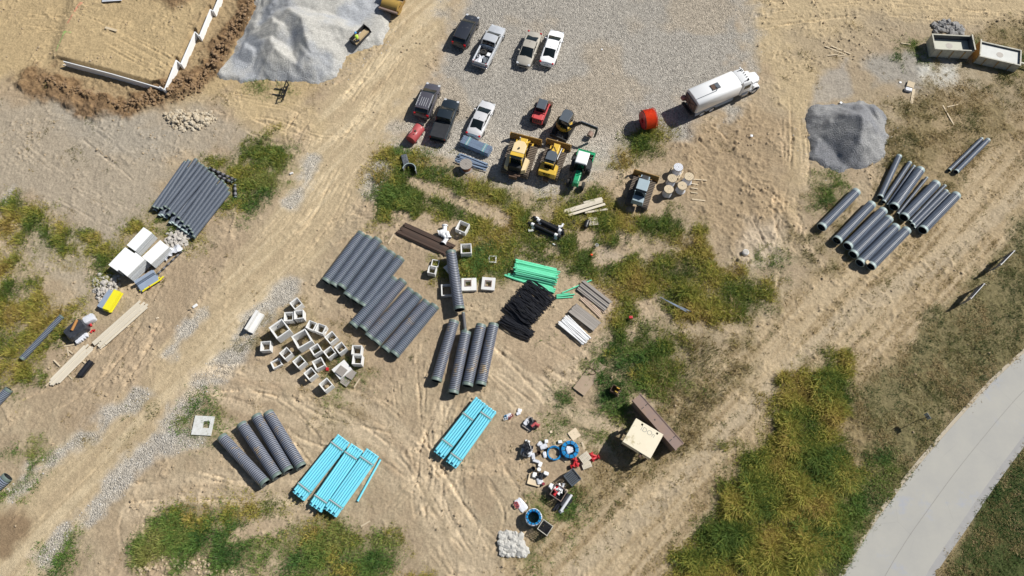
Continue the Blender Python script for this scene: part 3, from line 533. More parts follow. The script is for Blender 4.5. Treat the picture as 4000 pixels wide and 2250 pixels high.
def dense(P, st=.8):
    o = []
    for a, b in zip(P[:-1], P[1:]):
        k = max(1, int(math.hypot(b[0] - a[0], b[1] - a[1]) / st)); o += [(a[0] + (b[0] - a[0]) * i / k, a[1] + (b[1] - a[1]) * i / k) for i in range(k)]
    return o + [P[-1]]
def catmull(P, k=10):
    Q = [P[0]] + P + [P[-1]]; o = []
    for i in range(1, len(Q) - 2):
        p0, p1, p2, p3 = Q[i - 1:i + 3]
        for j in range(k):
            t = j / k; o.append(tuple(.5 * (2 * p1[c] + (p2[c] - p0[c]) * t + (2 * p0[c] - 5 * p1[c] + 4 * p2[c] - p3[c]) * t * t + (3 * p1[c] - p0[c] - 3 * p2[c] + p3[c]) * t ** 3) for c in (0, 1)))
    return o + [P[-1]]
LW = catmull([W(x * 1.5528, y * 1.5528) for x, y in ROADL]); RW = catmull([W(x * 1.5528, y * 1.5528) for x, y in ROADR])
def resamp(P, n):
    L = [0]
    for a, b in zip(P[:-1], P[1:]): L.append(L[-1] + math.hypot(b[0] - a[0], b[1] - a[1]))
    xs = np.linspace(0, L[-1], n); return list(zip(np.interp(xs, L, [p[0] for p in P]), np.interp(xs, L, [p[1] for p in P])))
LW = resamp(LW, 160); RW = resamp(RW, 160)
def strip(name, a, b, z, m, th=.08, kind='structure', wob=0.0):
    mb = MB(); rows = []; rr = random.Random(5)
    for (x0, y0), (x1, y1) in zip([(l[0] + (r[0] - l[0]) * a, l[1] + (r[1] - l[1]) * a) for l, r in zip(LW, RW)], [(l[0] + (r[0] - l[0]) * b, l[1] + (r[1] - l[1]) * b) for l, r in zip(LW, RW)]):
        e, f = rr.uniform(-wob, wob), rr.uniform(-wob, wob)
        rows.append([(x0 + e, y0 + e, z - th), (x0 + e, y0 + e, z), (x1 + f, y1 + f, z), (x1 + f, y1 + f, z - th)])
    mb.loft(rows, True); o = mb.build(name, m); o['kind'] = kind; return o
strip('road', 0.02, 0.90, RZ, 'road'); strip('road_shoulder', 0.90, 1.0, RZ - .012, 'shoulder', wob=.10); strip('road_shoulder', -.035, 0.02, RZ - .014, mat('sandy_shoulder', (0.46, 0.40, 0.31), (0.38, 0.33, 0.25), .95, bump=.2), wob=.08)
strip('road_joint', .462, .469, RZ + .004, 'joint', .004, wob=.01)
# ------------------------------------------------------------------ gravel heaps (angle-of-repose height fields)
def heap(name, label, outline, crests, tone, tone2, stn=.9, slope=.62, grid=.16, top=None, ripple=.12, seed=3, hk=1.0):
    P = DP(outline); x0 = min(p[0] for p in P) - 1; x1 = max(p[0] for p in P) + 1; y0 = min(p[1] for p in P) - 1; y1 = max(p[1] for p in P) + 1
    X, Y = np.meshgrid(np.arange(x0, x1, grid), np.arange(y0, y1, grid)); X = X.astype(np.float32); Y = Y.astype(np.float32)
    sdv = sdist(X, Y, P) + (fbm(X, Y, 2.0, seed, 4) - .5) * 1.6
    h = np.zeros(X.shape, np.float32)
    for pts, hc in crests:
        d, S = segdist(X + (fbm(X, Y, 2.5, seed + 5, 3) - .5) * 1.2, Y + (fbm(X, Y, 2.5, seed + 6, 3) - .5) * 1.2, DP(pts)); h = np.maximum(h, hc * hk - slope * np.maximum(0, d - .08))
    base = .22 + .5 * (fbm(X, Y, 4.0, seed + 9, 3))
    h = np.maximum(h, base * .8)
    ang, rad = np.arctan2(Y - Y.mean(), X - X.mean()), np.hypot(X - X.mean(), Y - Y.mean())
    h = h + ripple * (fbm(X, Y, 1.3, seed + 3, 4) - .5) * 2
    k = 7.0; e = slope * np.maximum(sdv, -.4) * 1.0
    h = np.minimum(h, e + .02) 
    h = h + (vn(X, Y, .3, seed + 2) - .5) * .05
    keep = sdv > -.35; zz = np.where(sdv > -.1, h, -.25) + ghv(X, Y) * .3
    c = np.ones(X.shape + (3,), np.float32) * np.array(tone, np.float32); m = smooth(.4, .65, fbm(X, Y, 3.0, seed + 12, 4))[..., None]; c = c * (1 - m) + np.array(tone2, np.float32) * m
    o = grid_mesh(name, X, Y, zz, c, np.full(X.shape, stn, np.float32), keep); o.data.materials.append(M['soil'])
    tag(o, label, 'gravel pile'); return lambda x, y: float(zz[int(np.clip((y - y0) / grid, 0, zz.shape[0] - 1)), int(np.clip((x - x0) / grid, 0, zz.shape[1] - 1))])
pileh = heap('gravel_pile', 'large pale grey gravel heap spread beside the dug foundation', [(652, -60), (640, 30), (612, 80), (575, 140), (542, 190), (570, 205), (620, 203), (680, 208), (735, 208), (800, 215), (838, 190), (880, 135), (925, 118), (965, 112), (985, 70), (990, -60)],
     [([(640, 60), (668, 62), (700, 88), (715, 98)], 1.9), ([(690, 15), (745, 28), (800, 22), (825, 5)], 2.2), ([(740, 70), (790, 98), (835, 130)], 2.3), ([(690, 120), (700, 160), (720, 190)], 1.5), ([(745, 115), (772, 150), (780, 180)], 1.3), ([(790, 140), (815, 165)], 1.2), ([(845, 10), (862, 40)], .9), ([(600, 120), (640, 140)], .8), ([(770, -30), (880, -20)], 1.8)],
     (0.37, 0.385, 0.41), (0.47, 0.46, 0.43), .45, .62, ripple=.07, seed=201, hk=1.4)
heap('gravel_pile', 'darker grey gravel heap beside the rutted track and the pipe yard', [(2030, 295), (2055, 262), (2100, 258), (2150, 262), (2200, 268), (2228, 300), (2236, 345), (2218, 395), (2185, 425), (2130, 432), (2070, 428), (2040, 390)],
     [([(2072, 285), (2100, 303), (2130, 322), (2170, 368)], 2.9), ([(2195, 295), (2210, 340)], 1.4)], (0.22, 0.225, 0.24), (0.31, 0.31, 0.31), .5, .74, seed=231, ripple=.06)  # dark gravel grey, lowered further to paint in the heap's shaded side
# rubble heaps made of separate stones: one countless mass each
def rubble(name, label, cat, pts, n, r0, r1, m, zt=.25, seed=1, flat=.6):
    rg = random.Random(seed); P = DP(pts); mb = MB(); xs = [p[0] for p in P]; ys = [p[1] for p in P]; k = 0; t = 0
    PX = np.array([0.]);
    while k < n and t < n * 30:
        t += 1; x = rg.uniform(min(xs), max(xs)); y = rg.uniform(min(ys), max(ys))
        s = float(sdist(np.array([x]), np.array([y]), P)[0])
        if s < -.15 or (s < .2 and rg.random() < .5): continue
        r = r0 + (r1 - r0) * rg.random() ** 2.5; mb.rock((x, y, gh(x, y) + min(max(s, 0) * .5, zt) * rg.random() + r * .2), r, rg, flat); k += 1
    o = mb.build(name, m); tag(o, label, cat); o['kind'] = 'stuff'; return o
rubble('rubble_heap', 'heap of pale broken stone under the ends of the stacked pipes', 'rubble', [(655 / 1.5528 * 1, 905 / 1.5528), (740 / 1.5528, 898 / 1.5528), (742 / 1.5528, 950 / 1.5528), (690 / 1.5528, 985 / 1.5528), (650 / 1.5528, 955 / 1.5528)], 260, .10, .30, 'rock', .3, 2)
rubble('rubble_heap', 'heap of pale broken stone at the shaded foot of the foam stacks', 'rubble', [(236, 705), (258, 690), (300, 698), (296, 735), (262, 760), (236, 735)], 220, .10, .30, 'rock', .3, 3)
rubble('rubble_heap', 'heap of broken white concrete near the bottom middle by the crates', 'rubble', [(1255, 1345), (1275, 1335), (1310, 1352), (1325, 1385), (1300, 1402), (1262, 1390)], 330, .05, .45, 'rock_w', .05, 4)
rubble('rubble_heap', 'pale clay and stone heap between the earth bank and left track', 'rubble', [(410, 285), (460, 278), (530, 285), (545, 300), (520, 322), (480, 330), (430, 318)], 420, .08, .34, mat('clay_rubble', (0.45, 0.36, 0.24), (0.52, 0.47, 0.38), .95, scale=1.5, amt=1, bump=.3), .35, 5)
rubble('rubble_heap', 'grey crusted spoil heap behind the two open skips', 'rubble', [(2345, 62), (2375, 52), (2410, 62), (2425, 80), (2420, 92), (2380, 82), (2348, 80)], 130, .15, .5, mat('ash_rubble', (0.33, 0.32, 0.31), (0.20, 0.20, 0.2), .95, scale=1.5, amt=1, bump=.3), .5, 6)
o = rubble('earth_clods', 'dark brown lumps of dug earth along the foundation trench', 'earth clods', [(78, 190), (150, 205), (320, 262), (420, 215), (500, 190), (560, 100), (620, 0), (655, 0), (590, 110), (500, 240), (330, 280), (180, 240)], 900, .05, .24, mat('earth_clod', (0.21, 0.13, 0.07), (0.31, 0.21, 0.12), .95, scale=2, amt=1, bump=.3), .15, 7)
rubble('loose_stones', 'tan stones and clods scattered on bare soil bottom left', 'stones', [(320, 1440), (350, 1400), (440, 1400), (560, 1400), (600, 1449), (400, 1449)], 150, .05, .22, mat('tan_stone', (0.50, 0.40, 0.27), (0.42, 0.33, 0.22), .95), .05, 8)

# ------------------------------------------------------------------ weeds and grass as countless blades
def blades(name, label, dens, per, hmul, hues, seed, cl=7, wd=.035, lean=(.35, 1.1), hmap=None, cell=.5, clr=.22):
    rs = np.random.RandomState(seed); xsi = slice(xa, xb); ysi = slice(ya, yb); d = dens[ysi, xsi]; X = XS[xsi]; Y = YS[ysi]
    prob = d * per / cl * ST * ST; cnt = rs.poisson(prob); jj, ii = np.nonzero(cnt); rep = cnt[jj, ii]; jj = np.repeat(jj, rep); ii = np.repeat(ii, rep)
    n = len(jj); cx = X[ii] + rs.uniform(-ST, ST, n); cy = Y[jj] + rs.uniform(-ST, ST, n)
    hh = (hmap[ysi, xsi][jj, ii] if hmap is not None else 1.0) * hmul * rs.uniform(.55, 1.2, n)
    big = vn(cx, cy, 1.1, seed + 3); hh = hh * (.35 + 1.35 * big ** 1.4); hue = np.clip(fbm(cx, cy, 2.6, seed + 8, 3) * 1.9 - .50 + rs.normal(0, .16, n), 0, 1)
    N = n * cl; cx = np.repeat(cx, cl); cy = np.repeat(cy, cl); hh = np.repeat(hh, cl) * rs.uniform(.6, 1.15, N); hue = np.clip(np.repeat(hue, cl) + rs.normal(0, .1, N), 0, 1)
    a = rs.uniform(0, 2 * math.pi, N); rr = clr * np.sqrt(rs.rand(N)); bx = cx + rr * np.cos(a); by = cy + rr * np.sin(a); bz = ghv(bx, by) - .02
    a2 = a + rs.normal(0, .6, N); ln = rs.uniform(lean[0], lean[1], N) * hh; w_ = wd * rs.uniform(.6, 1.5, N); pa = a2 + math.pi / 2 + rs.normal(0, .4, N)
    px, py = np.cos(pa) * w_ / 2, np.sin(pa) * w_ / 2; mxx = bx + np.cos(a2) * ln * .4; myy = by + np.sin(a2) * ln * .4; mz = bz + hh * .72; tx = bx + np.cos(a2) * ln; ty = by + np.sin(a2) * ln; tz = bz + hh * rs.uniform(.75, 1.05, N)
    V = np.empty((N, 5, 3), np.float32); V[:, 0] = np.stack([bx - px, by - py, bz], 1); V[:, 1] = np.stack([bx + px, by + py, bz], 1); V[:, 2] = np.stack([mxx + px * 1.1, myy + py * 1.1, mz], 1); V[:, 3] = np.stack([mxx - px * 1.1, myy - py * 1.1, mz], 1); V[:, 4] = np.stack([tx, ty, tz], 1)
    me = bpy.data.meshes.new(name); me.vertices.add(N * 5); me.vertices.foreach_set('co', V.ravel()); b0 = (np.arange(N) * 5)[:, None]
    L = np.concatenate([b0 + np.array([[0, 1, 2, 3]]), b0 + np.array([[3, 2, 4]])], 1).astype(np.int32); me.loops.add(N * 7); me.loops.foreach_set('vertex_index', L.ravel()); me.polygons.add(N * 2)
    me.polygons.foreach_set('loop_start', (np.arange(N)[:, None] * 7 + np.array([[0, 4]])).astype(np.int32).ravel()); me.update(calc_edges=True)
    H = np.array(hues, np.float32); k = hue * (len(H) - 1); k0 = np.clip(k.astype(int), 0, len(H) - 2); f = (k - k0)[:, None]; c = H[k0] * (1 - f) + H[k0 + 1] * f; c = c * rs.uniform(.75, 1.25, (N, 1))
    c4 = np.ones((N, 5, 4), np.float32); c4[:, :, :3] = c[:, None, :]; at = me.color_attributes.new('tint', 'FLOAT_COLOR', 'POINT'); at.data.foreach_set('color', c4.ravel()); me.materials.append(M['leaf'])
    o = bpy.data.objects.new(name, me); COL.objects.link(o); o['kind'] = 'stuff'; tag(o, label, 'vegetation'); print(name, N); return o
m = bpy.data.materials.new('leaf'); m.use_nodes = True; n = m.node_tree.nodes; l = m.node_tree.links; b = n['Principled BSDF']; b.inputs['Roughness'].default_value = .7; b.inputs['Specular IOR Level'].default_value = .25
at = n.new('ShaderNodeAttribute'); at.attribute_name = 'tint'; l.new(at.outputs['Color'], b.inputs['Base Color']); tr_ = n.new('ShaderNodeBsdfTranslucent'); l.new(at.outputs['Color'], tr_.inputs[0]); ms = n.new('ShaderNodeMixShader'); ms.inputs[0].default_value = .3
l.new(b.outputs[0], ms.inputs[1]); l.new(tr_.outputs[0], ms.inputs[2]); l.new(ms.outputs[0], n['Material Output'].inputs[0]); M['leaf'] = m
YG = [(0.10, 0.17, 0.035), (0.19, 0.24, 0.045), (0.37, 0.36, 0.07), (0.52, 0.44, 0.11), (0.40, 0.29, 0.09)]
GR = [(0.07, 0.15, 0.04), (0.12, 0.23, 0.05), (0.18, 0.28, 0.06), (0.22, 0.30, 0.07), (0.34, 0.34, 0.10)]
DR = [(0.13, 0.15, 0.05), (0.22, 0.19, 0.075), (0.34, 0.26, 0.11), (0.45, 0.35, 0.19), (0.40, 0.30, 0.15)]
cut = 1 - rm
blades('weeds', 'tall yellow-green weeds in thick clumps between the yards', DENS[0] * cut, 330, .8, YG, 301, wd=.03, cl=6, clr=.2, hmap=np.maximum(WH, .25))
blades('grass', 'lush green grass tufts growing on bare soil', DENS[1] * cut, 330, .8, GR, 302, wd=.028, cl=6, clr=.2, hmap=np.maximum(WH, .25))
blades('dry_grass', 'thin dry grass tufts over pale soil', DENS[2] * cut, 95, 1.0, DR, 303, wd=.03, hmap=np.maximum(WH, .2))
tr_k = np.clip(1 - trail * .93, 0, 1); lawnd = lawn * tr_k * smooth(.30, .62, fbm(GX, GY, 2.2, 161, 4)) * (1 - np.clip(DENS[0] + DENS[1], 0, 1)) * cut
stem = smooth(.3, .6, N1)
blades('meadow_grass', 'short brown dried meadow grass along the road verge', lawnd, 170, .17, DR, 304, wd=.03, lean=(.6, 1.8), clr=.16)
blades('verge_grass', 'mown green verge grass beside the concrete road', mown * .8 * cut * smooth(.2, .45, fbm(GX, GY, 1.5, 171, 3)), 130, .15, [(0.05, 0.085, 0.028), (0.09, 0.125, 0.04), (0.15, 0.16, 0.055), (0.24, 0.20, 0.09)], 305, wd=.03, lean=(.6, 1.8), clr=.16)
blades('verge_grass', 'dark green mown grass on the far side of the concrete road', mown2 * cut, 150, .16, [(0.04, 0.085, 0.02), (0.07, 0.125, 0.03), (0.11, 0.15, 0.04), (0.17, 0.16, 0.06)], 307, wd=.03, lean=(.6, 1.8), clr=.16)
blades('dry_grass', 'flattened dry straw along the worn trail', trail * smooth(.52, .40, tst) * cut, 90, .12, DR, 308, wd=.03, lean=(.8, 2.2), clr=.16)
spr = np.clip(1 - lot - rd - stone - pad * .8 - lawn - wide - rm, 0, 1) * smooth(.60, .70, fbm(GX, GY, 1.6, 181, 4)) * smooth(.48, .62, N1)
blades('sprouting_weeds', 'small scattered weeds sprouting from open soil', spr * .6, 60, .16, DR[:4], 306, wd=.035, clr=.2)

# clods and pebbles scattered over the bare yards
def scatter(name, label, dens, n, r0, r1, m, seed):
    rs = np.random.RandomState(seed); X = XS[xa:xb]; Y = YS[ya:yb]; d = dens[ya:yb, xa:xb].astype(np.float64); c = np.cumsum(d.ravel()); c /= c[-1]; k = np.searchsorted(c, rs.rand(n)); j, i = np.unravel_index(k, d.shape)
    rg = random.Random(seed); mb = MB()
    for jj, ii in zip(j, i):
        x = float(X[ii]) + rg.uniform(-.05, .05); y = float(Y[jj]) + rg.uniform(-.05, .05); r = r0 + (r1 - r0) * rg.random() ** 4; mb.rock((x, y, gh(x, y) + r * .25), r, rg, .7)
    o = mb.build(name, m); tag(o, label, 'clods'); o['kind'] = 'stuff'
open_ = np.clip(1 - lot - stone - lawn * .9 - rm - wide - rd * .85 - np.clip(DENS[0] + DENS[1], 0, 1), 0, 1)
scatter('soil_clods', 'small tan clods strewn over the bare churned soil', open_ * smooth(.45, .68, N2) ** 2, 5200, .03, .16, mat('soil_clod', (0.42, 0.33, 0.22), (0.33, 0.25, 0.16), .95, scale=.7), 401)
scatter('loose_gravel', 'loose grey stones spilling over the lot edge and heap foot', smooth(.05, .5, stone) * (1 - lot * .95) + .02 * lot + zone([(600, 190), (900, 120), (1000, 60), (1000, 140), (860, 215), (640, 230)], .8, 1.5) * .5 + zone([(2010, 260), (2240, 240), (2260, 440), (2010, 450)], .8, 1.5) * .4, 3000, .025, .09, mat('grey_pebble', (0.52, 0.50, 0.47), (0.36, 0.35, 0.34), .95, scale=.7), 402)
# ------------------------------------------------------------------ corrugated pipes
ORD = ['first', 'second', 'third', 'fourth', 'fifth', 'sixth', 'seventh', 'eighth', 'ninth', 'tenth', 'eleventh', 'twelfth', 'thirteenth', 'fourteenth', 'fifteenth']
PIPES = {}
def pipe_proto(L, d, pitch, band, m, first):
    """a pipe lying along +X from -L/2 to L/2, axis at the origin; > corrugated_wall (> lining), end_band (two)"""
    key = (round(L, 1), round(d, 2), pitch, band, m)
    if key in PIPES: return PIPES[key], False
    L = key[0]; r = d / 2; t = bpy.data.objects.new(first, None); COL.objects.link(t); prof = []
    b0 = min(.3, d * .32); x = b0; dep = min(.07, pitch * .42)
    prof.append((b0, r * .93))
    while x < L - b0 - pitch * .5:
        for q, e in ((.0, -1), (.24, -1), (.36, .0), (.80, .0), (.92, -1)): prof.append((x + q * pitch, r + e * dep))
        x += pitch
    prof.append((L - b0, r * .93)); a, b = (-L / 2, 0, 0), (L / 2, 0, 0)
    wmesh = MB().rev(a, b, prof, 28).build('corrugated_wall', m, t, True)
    MB().tube((-L / 2 + .01, 0, 0), (L / 2 - .01, 0, 0), r * .90, r * .86, 28).build('lining', 'hdpe_in', wmesh, True)
    MB().rev(a, b, [(0, r * .87), (0, r * 1.015), (.05, r * 1.03), (b0 * .85, r * 1.03), (b0 + .01, r * .97), (b0 + .01, r * .87)], 28).build('end_band', band, t, True)
    MB().rev(a, b, [(L - b0, r * .87), (L - b0, r * .96), (L - b0 * .6, r * .985), (L - .03, r * .985), (L, r * .96), (L, r * .87)], 28).build('end_band', 'hdpe_band' if band != 'hdpe_pale' else band, t, True)
    PIPES[key] = t; t['fresh'] = 1; return t, True
def lay_pipe(a, b, d, label, group, z=0.0, pitch=.18, band='hdpe_band', m='hdpe', tilt=0.0, L=None, name='corrugated_pipe'):
    """a, b: photo points of the two ends of the upper outline's middle line (the pipe's axis, seen)"""
    zc = z + d / 2; A = W(*a, zc); B = W(*b, zc); mid, ang, ln = seg(B, A)
    if L is None: L = ln
    p, new = pipe_proto(L, d, pitch, band, m, name)
    if p.get('fresh'):
        del p['fresh']; o = p; o['label'] = label; o['category'] = 'pipe'
        if group: o['group'] = group
    else: o = dup(p, mid, ang, label, 0, group)
    gz = (gmax(*mid, .3) if z == 0 else gh(*mid)); o.location = (mid[0], mid[1], zc + gz); o.rotation_euler = (rnd.uniform(0, 6), -tilt, ang); return o
def Tn(c, r): return lambda x, y: (1000 * c + x / 2.576, 562 * r + y / 2.576)
n11, n12, n02, n03, n31, n13, n01, n22, n21, n20, n10, n23, n00, n30, n33, n32 = Tn(1, 1), Tn(1, 2), Tn(0, 2), Tn(0, 3), Tn(3, 1), Tn(1, 3), Tn(0, 1), Tn(2, 2), Tn(2, 1), Tn(2, 0), Tn(1, 0), Tn(2, 3), Tn(0, 0), Tn(3, 0), Tn(3, 3), Tn(3, 2)
GP = 'large corrugated drainage pipes'
G = [((1065, 905), (705, 1385)), ((1145, 945), (785, 1430)), ((1225, 965), (862, 1440)), ((1285, 1055), (925, 1530)), ((1368, 1100), (1000, 1580)), ((1452, 1155), (1080, 1630))]
for i, (a, b) in enumerate(G): lay_pipe(n11(*a), n11(*b), 1.0, f'{ORD[i]} from the left of the six ribbed pipes in the upper middle set', GP, L=6.4, m='hdpe', z=0 if i != 2 else .12)
G = [((1393, 1365 - 1448), (985, 375)), ((1475, 1390 - 1448), (1085, 410)), ((1545, 40), (1150, 480)), ((1628, 92), (1225, 545)), ((1712, 152), (1310, 615)), ((1795, 190), (1400, 665))]
for i, (a, b) in enumerate(G): lay_pipe(n12(*a), n12(*b), 1.0, f'{ORD[i]} from the left of the six ribbed pipes in the lower middle set', GP, L=6.4, m='hdpe_dusty' if i in (1, 2, 4) else 'hdpe')
G = [((1992, 345), (1815, 930), 'leftmost of the four mud-streaked pipes, set slightly apart', 0), ((2112, 455), (1985, 1055), 'second mud-streaked pipe from the left of four, reaching lowest', 0), ((2265, 385), (2128, 985), 'third mud-streaked pipe from the left of the group of four', 0), ((2390, 375), (2262, 975), 'rightmost of the four mud-streaked pipes, near the black tubing', 0)]
for a, b, lb, z in G: lay_pipe(n12(*a), n12(*b), 1.05, lb, GP, L=6.3, m='hdpe_dusty')
lay_pipe(n11(1960, 1090), n12(2045, 215), 1.08, 'ribbed pipe propped up on concrete blocks, pointing down the yard', GP, z=.55, m='hdpe_dusty', L=6.4, tilt=.02)
lay_pipe(n12(2085, 255), n12(2105, 430), .36, 'short thin pipe end poking out below the propped up pipe', None, pitch=.1, m='grey_pipe', L=1.9)
G = [((2240, 60), (2668, 520)), ((2440, -65), (2790, 450)), ((2585, -150), (2900, 390)), ((2706, -178), (3026, 345))]
for i, (a, b) in enumerate(G): lay_pipe(n03(*a), n03(*b), 1.0, f'{ORD[i]} from left of four sand stained ribbed pipes beside the blue bundles', GP, L=6.3, m='hdpe_dusty')
G = [((1315, 125), (1120, 545), .62, .11), ((1425, 190), (1158, 590), .48, .09), ((1468, 225), (1200, 620), .33, .08), ((1530, 260), (1262, 640), 1.0, .18), ((1592, 345), (1298, 712), .32, .08), ((1690, 400), (1362, 745), 1.0, .18), ((1775, 425), (1425, 790), .36, .08), ((1790, 478), (1445, 825), .5, .09), ((1822, 500), (1468, 850), .3, .08), ((1895, 515), (1552, 870), 1.0, .18)]
NM = ['wide', 'mid-width', 'thin', 'very wide', 'thin', 'very wide', 'thin', 'mid-width', 'thin', 'very wide']
for i, (a, b, d, pi_) in enumerate(G): lay_pipe(n31(*a), n31(*b), d, f'{NM[i]} ribbed pipe, {ORD[i]} from left in the mixed row by the dark gravel', GP, pitch=pi_, band='hdpe_pale', L=None)
G = [((890, 480), (530, 848)), ((1040, 610), (690, 975)), ((1155, 675), (795, 1035)), ((1215, 755), (855, 1115)), ((1285, 835), (922, 1200)), ((1392, 870), (1025, 1240))]
LB = ['ribbed pipe lying alone in weeds, left of the pipe rows by the track'] + [f'{ORD[i]} from the left of five ribbed pipes in the lower right row' for i in range(5)]
for i, (a, b) in enumerate(G): lay_pipe(n31(*a), n31(*b), .98, LB[i], GP, band='hdpe_pale', L=6.2, m='hdpe')
lay_pipe(n31(2148, -50), n31(1818, 270), .40, 'thinner, left one of two pipes lying together at the far right', None, pitch=.09, band='hdpe_pale')
lay_pipe(n31(2210, -38), n31(1888, 285), .56, 'thicker, right one of two pipes lying together at the far right', None, pitch=.1, band='hdpe_pale')
lay_pipe(n02(632, 285), n02(222, 722), .56, 'long thin grey pipe slanting out of weeds at the left', None, pitch=.14, band='hdpe_band', m='hdpe')
lay_pipe(n02(100, 1020), n02(-230, 1370), .80, 'ribbed pipe cut by the left edge of the photo below the lumber', None, pitch=.15, m='hdpe')
lay_pipe(n03(80, 455), n03(-280, 760), 1.0, 'wide ribbed pipe at the lower left edge beside weeds', None, m='hdpe')
# the stacked narrow pipes at the left
TOP = [(1868, 180), (1905, 168), (1975, 152), (2010, 192), (2045, 212), (2080, 240), (2110, 275), (2148, 290), (2168, 322), (2198, 348), (2245, 370), (2268, 405), (2295, 440), (2305, 480)]
BOT = [(1542, 640), (1580, 652), (1620, 655), (1660, 640), (1700, 665), (1690, 720), (1745, 712), (1790, 750), (1830, 790), (1850, 838), (1893, 835), (1915, 868), (1935, 900), (1945, 938)]
for i, (a, b) in enumerate(zip(TOP, BOT)): lay_pipe(n01(*a), n01(*b), .44, f'{ORD[i]} from the left on top of the narrow pipe stack', 'stacked narrow corrugated pipes', z=.38, pitch=.1, band='hdpe_band', L=None, m='hdpe')
for i in range(12):
    a = (1868 + i * 36, 205 + i * 26); b = (1560 + i * 36, 672 + i * 24 + (50 if i in (1, 4) else 0))
    lay_pipe(n01(*a), n01(*b), .44, 'narrow ribbed pipe in the hidden bottom layer of the left stack', 'bottom layer of the left pipe stack', z=0, pitch=.1, band='hdpe_pale', L=6.2)
lay_pipe(n01(2110, 250), n01(2380, 375), .36, 'smooth grey pipe off the upper right corner of the left stack', None, pitch=.6, m='grey_pipe')
lay_pipe(n01(2205, 330), n01(2345, 395), .34, 'short smooth grey pipe behind the left stack', None, pitch=.6, m='grey_pipe')
lay_pipe(n01(2365, 412), n01(2370, 545), .34, 'short grey pipe standing off the right side of the left stack', None, pitch=.6, m='grey_pipe')
lay_pipe(n01(1832, 1085), n01(1582, 1320), .2, 'long thin dark tube leaning by the foam stacks', None, pitch=.6, m='grey_pipe')

# ------------------------------------------------------------------ precast concrete boxes
def panel(mb, w, h, th, mtx, hole=None):
    """wall panel in local XZ (x -w/2..w/2, z 0..h), thickness th towards +Y, with an optional round hole (cx, cz, r)"""
    if not hole: return mb.add([(-w / 2, 0, 0), (w / 2, 0, 0), (w / 2, th, 0), (-w / 2, th, 0), (-w / 2, 0, h), (w / 2, 0, h), (w / 2, th, h), (-w / 2, th, h)], [(0, 3, 2, 1), (4, 5, 6, 7), (0, 1, 5, 4), (1, 2, 6, 5), (2, 3, 7, 6), (3, 0, 4, 7)], mtx)
    cx, cz, r = hole; n = 24; ci = [(cx + r * math.cos(2 * math.pi * i / n + math.pi / 4), cz + r * math.sin(2 * math.pi * i / n + math.pi / 4)) for i in range(n)]; sq = []
    for x, z in ci:
        dx, dz = x - cx, z - cz; k = 1 / max(abs(dx), abs(dz)); ex, ez = dx * k, dz * k
        sq.append((w / 2 * ex if True else 0, (h if ez > 0 else 0) if abs(ez) > .999 else h * (ez + 1) / 2)); sq[-1] = (max(-w / 2, min(w / 2, w / 2 * ex)), h * (ez + 1) / 2)
    vs = [(x, 0, z) for x, z in ci] + [(x, 0, z) for x, z in sq] + [(x, th, z) for x, z in ci] + [(x, th, z) for x, z in sq]; fs = []
    for i in range(n):
        j = (i + 1) % n; fs += [(i, n + i, n + j, j), (2 * n + i, 2 * n + j, 3 * n + j, 3 * n + i), (i, j, 2 * n + j, 2 * n + i), (n + i, 3 * n + i, 3 * n + j, n + j)]
    return mb.add(vs, fs, mtx)
def cbox(top, side, ang, h, label, group='precast concrete boxes', th=.11, holes=(), w2=None, floor=False, lip=True, z0=0.0, name='concrete_box'):
    """top: photo point at the middle of the top opening; ang: world heading of one side in degrees"""
    xy = W(*top, h + z0); s = side; s2 = w2 or side; t = thing(name, label, 'concrete box', xy, R(ang), group, z=gmax(*xy, .4) * .8 + z0); mb = MB()
    for k in range(4):
        wd = s if k % 2 == 0 else s2 - 2 * th; off = (s2 if k % 2 == 0 else s) / 2
        mt = Matrix.Rotation(k * math.pi / 2, 4, 'Z') @ Matrix.Translation((0, -off, 0)); hole = next(((0, hz, r) for kk, hz, r in holes if kk == k), None)
        panel(mb, wd, h, th, mt, hole)
    mb.build('box_wall', 'concrete', t, bevel=.015)
    if lip and h > .4:
        li = MB(); q = th * .5
        for sx, sy, cx, cy in ((s - .02, q, 0, -(s2 - q) / 2 + .01), (s - .02, q, 0, (s2 - q) / 2 - .01), (q, s2 - 2 * q - .02, -(s - q) / 2 + .01, 0), (q, s2 - 2 * q - .02, (s - q) / 2 - .01, 0)): li.box(cx, cy, h + .02, sx, sy, .05)
        li.build('rim', 'concrete', t)
    if floor: MB().box(0, 0, .05, s - 2 * th - .004, s2 - 2 * th - .004, .09).build('box_floor', 'concrete', t)
    return t
hole1 = ((1, .45, .22),)
